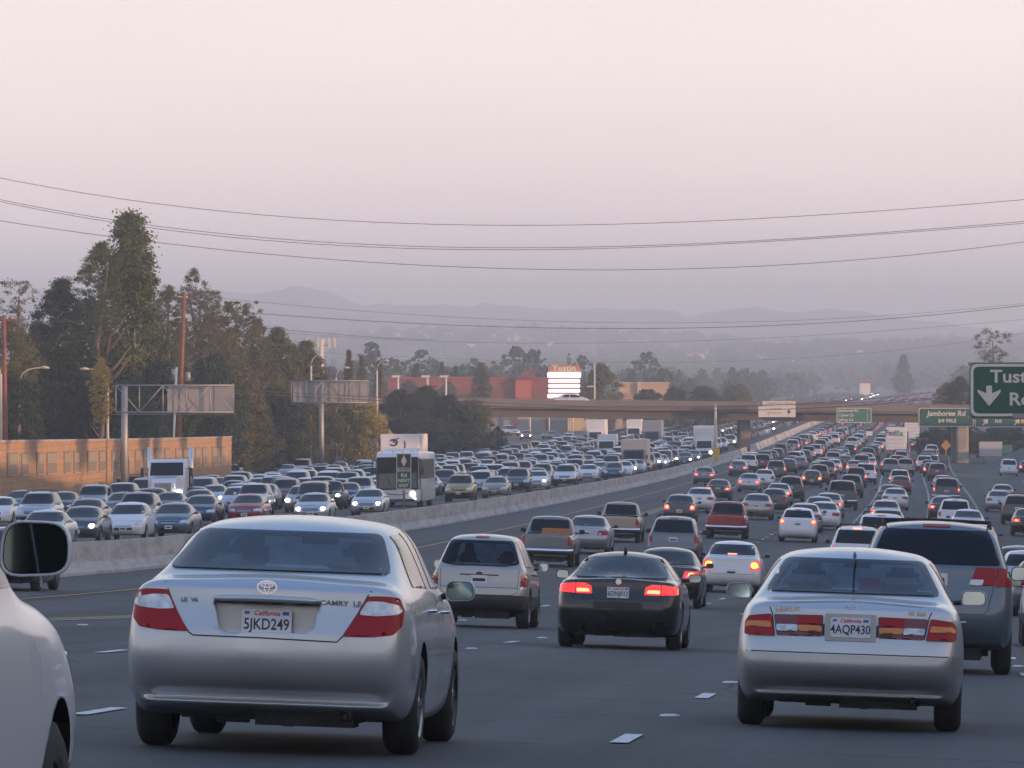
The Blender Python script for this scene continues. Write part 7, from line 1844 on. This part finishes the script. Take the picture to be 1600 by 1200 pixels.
# the semi tractor with its flatbed
D, X = 347, at(255, 0, 347).x
e = put_root('semi_tractor', D, X, 'to', 'white long-nosed semi tractor with both headlamps lit, before the sound wall', 'truck')
mb = MB(); mb.prism(rounded([(0, .75), (.0, 1.75), (-.35, 1.95), (-1.7, 2.1), (-1.75, .75)], .08), 'x', -.68, .68, M_wp); mb.build('bonnet', e, bevel=.08)
mb = MB(); mb.prism(rounded([(-1.7, .7), (-1.7, 2.05), (-2.1, 2.95), (-2.4, 3.05), (-3.4, 3.05), (-3.4, .7)], .1), 'x', -1.08, 1.08, M_wp); mb.build('cab', e, bevel=.06)
mb = MB(); mb.add([(-.96, -1.72 + .0, 2.12), (.96, -1.72 + .0, 2.12), (.92, -2.04, 2.86), (-.92, -2.04, 2.86)], [(0, 1, 2, 3)], M_glass); mb.build('windshield', e)
mb = MB(); mb.box((0, .03, 1.35), (.95, .06, .70), mat('radiator_mesh', (.22, .22, .23), .4, .6, noise=(30, .5)))
for k in range(9): mb.box((-.44 + k * .11, .065, 1.35), (.02, .02, .70), M_chrome)
mb.build('grille', e)
for s_ in (-1, 1):
    mb = MB(); mb.prism(rounded([(.15, .55), (.10, 1.15), (-.4, 1.42), (-1.1, 1.30), (-1.35, .8), (-1.1, .75), (-.2, .75), (-.05, .55)], .06), 'x', s_ * .66, s_ * 1.16, M_wp); mb.build('fender', e, bevel=.05)
    mb = MB(); mb.tube([(s_ * .93, .02, 1.16), (s_ * .93, .14, 1.16)], .14, M_headlit, 14); mb.build('headlight', e)
    mb = MB(); mb.tube([(s_ * 1.22, -3.5, .9), (s_ * 1.22, -3.5, 3.75)], .10, M_chrome, 12); mb.build('exhaust_stack', e)
    mb = MB(); mb.box((s_ * 1.42, -1.8, 2.3), (.16, .12, .5), M_black); mb.tube([(s_ * 1.05, -1.9, 2.5), (s_ * 1.42, -1.8, 2.5)], .02, M_black, 5); mb.build('side_mirror', e)
mb = MB(); mb.box((0, .16, .52), (2.3, .14, .34), M_black); mb.build('bumper', e)
mb = MB(); mb.box((0, -7.5, 1.15), (2.4, 7.5, .25), M_under); mb.box((0, -4.2, 1.9), (2.4, .15, 1.5), M_under); mb.build('flatbed', e)
wheels_for(e, (-.75, -5.2, -6.5, -10), 1.15, .50, .28)
reserve(358, X - XB(358), 13, -1)

# ------------------------------------------------------------------ far traffic, drawn along the lanes
far_c = ['white', 'silver', 'light grey', 'grey', 'charcoal', 'black', 'dark blue', 'blue grey', 'maroon', 'champagne', 'white', 'silver', 'charcoal']
def far_mesh(ty):
    """one joined mesh per type for vehicles too small to show parts"""
    c = CARS[ty]; out = {}
    for facing in ('away', 'to'):
        mb = MB()
        for (pn, me, loc, prz, subs, role) in c.parts:
            if pn in ('panel_seam', 'side_mirror' if False else 'x', 'licence_plate', 'exhaust_pipe', 'roof_rack', 'underbody', 'window_frame', 'air_intake', 'trunk_garnish', 'side_mirror'): continue
            if facing == 'away' and pn in ('headlight', 'grille'): continue
            if facing == 'to' and pn in ('tail_light', 'brake_light'): continue
            M_ = Matrix.Translation(loc or (0, 0, 0)) @ Matrix.Rotation(prz, 4, 'Z')
            vs = [M_ @ v.co for v in me.vertices]
            for mi_, m in enumerate(me.materials):
                fs = [tuple(p.vertices) for p in me.polygons if p.material_index == mi_]
                if fs: mb.add(vs, fs, m, True)
        me = mb.mesh(NAM[ty][0], recalc=False); bm = bmesh.new(); bm.from_mesh(me); bmesh.ops.delete(bm, geom=[v for v in bm.verts if not v.link_faces], context='VERTS'); bm.to_mesh(me); bm.free()
        out[facing] = me
    return out
FARM = {t: far_mesh(t) for t in ('sedan', 'saloon', 'suv', 'van', 'pickup', 'hatchback')}
CN = {'sedan': 'saloon', 'saloon': 'boxy saloon', 'suv': 'sport utility', 'van': 'van', 'pickup': 'pickup', 'hatchback': 'hatchback'}
rf = random.Random(21); nfar = 0
lanes = [(5.0, 1, 560, 'carpool lane, our side'), (8.6, 1, 560, 'second lane from the barrier, our side'), (12.1, 1, 560, 'third lane from the barrier, our side'), (15.6, 1, 600, 'fourth lane from the barrier, our side'), (19.1, 1, 600, 'fifth lane from the barrier, our side'), (22.7, 1, 600, 'sixth lane from the barrier, our side'),
         (-4.6, -1, 520, 'carpool lane of the oncoming side'), (-8.4, -1, 420, 'second oncoming lane'), (-12.2, -1, 330, 'third oncoming lane'), (-15.9, -1, 330, 'fourth oncoming lane'), (-19.6, -1, 330, 'fifth oncoming lane'), (-23.3, -1, 330, 'sixth oncoming lane'), (-27.0, -1, 380, 'outermost oncoming lane')]
for (u, side, D0, ln) in lanes:
    D = D0 + rf.uniform(0, 8); k = 0
    lim = 980 if side > 0 else 860
    while D < lim:
        ty = rf.choices(['sedan', 'saloon', 'suv', 'van', 'pickup', 'hatchback'], [5, 3, 5, 1, 1, 1.4])[0]; L_ = CARS[ty].L
        uu = u + rf.uniform(-.35, .35)
        if clash(D, uu, L_, side, .9, 2.0): D += 1.5; continue
        if abs(D - 690) < 9 and side < 0 and uu < -10 and uu > -14: D += 4; continue
        reserve(D, uu, L_, side)
        facing = 'away' if side > 0 else 'to'; me = FARM[ty][facing]; lit = ''
        r_ = rf.random()
        if side > 0 and r_ < .30: me = lit_version(me, {M_redl: M_redlit, M_redcore: M_redhot}); lit = ', braking'
        if side < 0 and r_ < .28: me = lit_version(me, {M_clearcore: M_headlit}); lit = ', lit'
        col = rf.choice(far_c); o = link(NAM[ty][0], me); paint_slots(o, col)
        rz = -math.atan(KX) + (0 if side > 0 else math.pi)
        o.location = (XB(D) + uu, D, Zroad(D, uu)); o.rotation_euler = tilt(D, uu, rz).to_euler()
        tag(o, '%s %s%s, %s in the distant %s' % (col, CN[ty], lit, ordw(k), ln), NAM[ty][1] if ty != 'pickup' else 'pickup truck', 'distant ' + ('vehicles driving away' if side > 0 else 'oncoming vehicles')); k += 1; nfar += 1
        D += L_ + (rf.uniform(9, 26) * (1 + (D > 900) * .6) if side > 0 else rf.uniform(3.0, 8.5) * (1 + (D > 800) * 1.2))
print('far', nfar)
# beyond 1.4 km: the last traffic reads as one glittering mass
mb = MB(); rq = random.Random(3)
for (u, side, D0, ln) in lanes:
    D = 985 if side > 0 else 865
    while D < 2950:
        m = P(rq.choice(far_c)); x = XB(D) + u; z = Zroad(D, u)
        mb.box((x, D, z + .55), (1.75, 4.4, .7), m, rz=-math.atan(KX)); mb.box((x, D, z + 1.1), (1.5, 2.4, .5), M_glass, rz=-math.atan(KX), taper=.8); mb.box((x, D, z + 1.37), (1.15, 1.8, .04), m, rz=-math.atan(KX))
        if rq.random() < (.30 if side > 0 else .12):
            for q in (-.65, .65): mb.box((x + q, D - 2.25, z + .65), (.26, .06, .2), M_redlit if side > 0 else M_headlit)
        D += rq.uniform(9, 24) if D < 1500 else rq.uniform(16, 50)
tag(mb.build('far_off_traffic'), 'last glittering traffic seen above the bridge deck', 'traffic', kind='stuff')
# traffic behind the camera, mirrored in the paint and the wing mirrors
for i, (D, u, col, ty) in enumerate([(-14, 23.0, 'white', 'suv'), (-26, 19.2, 'grey', 'sedan'), (-20, 26.8, 'dark blue', 'sedan'), (-48, 22.8, 'black', 'van'), (-60, 19.3, 'silver', 'sedan'), (-52, 15.6, 'white', 'pickup'), (-85, 23.1, 'maroon', 'sedan'), (-100, 19.0, 'charcoal', 'suv')]):
    o = link(NAM[ty][0], lit_version(FARM[ty]['to'], {M_clearcore: M_headlit}) if i % 2 else FARM[ty]['to']); paint_slots(o, col); o.location = (XB(D) + u, D, Zroad(D, u)); o.rotation_euler = (0, 0, -math.atan(KX))
    tag(o, '%s vehicle behind the camera, %s of those seen only in mirrors' % (col, ordw(i)), 'car', 'vehicles behind the camera')
# cars in the lot and on the bridge
for i, (px, D, du, col, ty, lb) in enumerate([(822, 930, 0, 'maroon', 'sedan', 'dark car with a bright lamp in the lot under the bridge'), (862, 935, 0, 'dark blue', 'sedan', 'dark blue car in the lot under the bridge'), (888, 900, 0, 'white', 'sedan', 'white car with lit lamps in the lot under the bridge'), (797, 960, 0, 'silver', 'suv', 'silver car parked at the left of the lot'), (940, 960, 0, 'grey', 'suv', 'grey car parked by the pale grey building')]):
    me = FARM[ty]['to']; 
    if i in (0, 2): me = lit_version(me, {M_clearcore: M_headlit})
    o = link(NAM[ty][0], me); paint_slots(o, col); x = at(px, 0, D).x; o.location = (x, D, Zground(D, x - XB(D))); o.rotation_euler = (0, 0, math.pi + .4 * (i % 2)); tag(o, lb, 'car', 'cars in the lot beyond the bridge')
for (px, dd, lb) in ((893, 4, 'white saloon driving over the bridge below the mall sign'),):
    o = link('sedan', FARM['sedan']['away']); paint_slots(o, 'white'); x = at(px, 0, 749).x; p = brp(x - XB(BD), dd, -4.93); o.location = p; o.rotation_euler = (0, 0, R(-92)); tag(o, lb, 'car')
# ------------------------------------------------------------------ haze: one closed box of thin air
HZ = HAZE if 'HAZE' in globals() else .00028
mb = MB(); mb.box((0, 6300, -5), (4400, 13400, 330), mat('haze_air', (1, 1, 1))); ho = mb.build('haze'); tag(ho, 'pale sunset haze thickening with distance', 'haze', kind='stuff')
hm = MATS['haze_air']; n, l = hm.node_tree.nodes, hm.node_tree.links; n.clear(); oo = n.new('ShaderNodeOutputMaterial'); pv = n.new('ShaderNodeVolumePrincipled')
pv.inputs['Color'].default_value = (.985, .95, .99, 1); pv.inputs['Density'].default_value = HZ; pv.inputs['Anisotropy'].default_value = .68
l.new(pv.outputs[0], oo.inputs['Volume'])
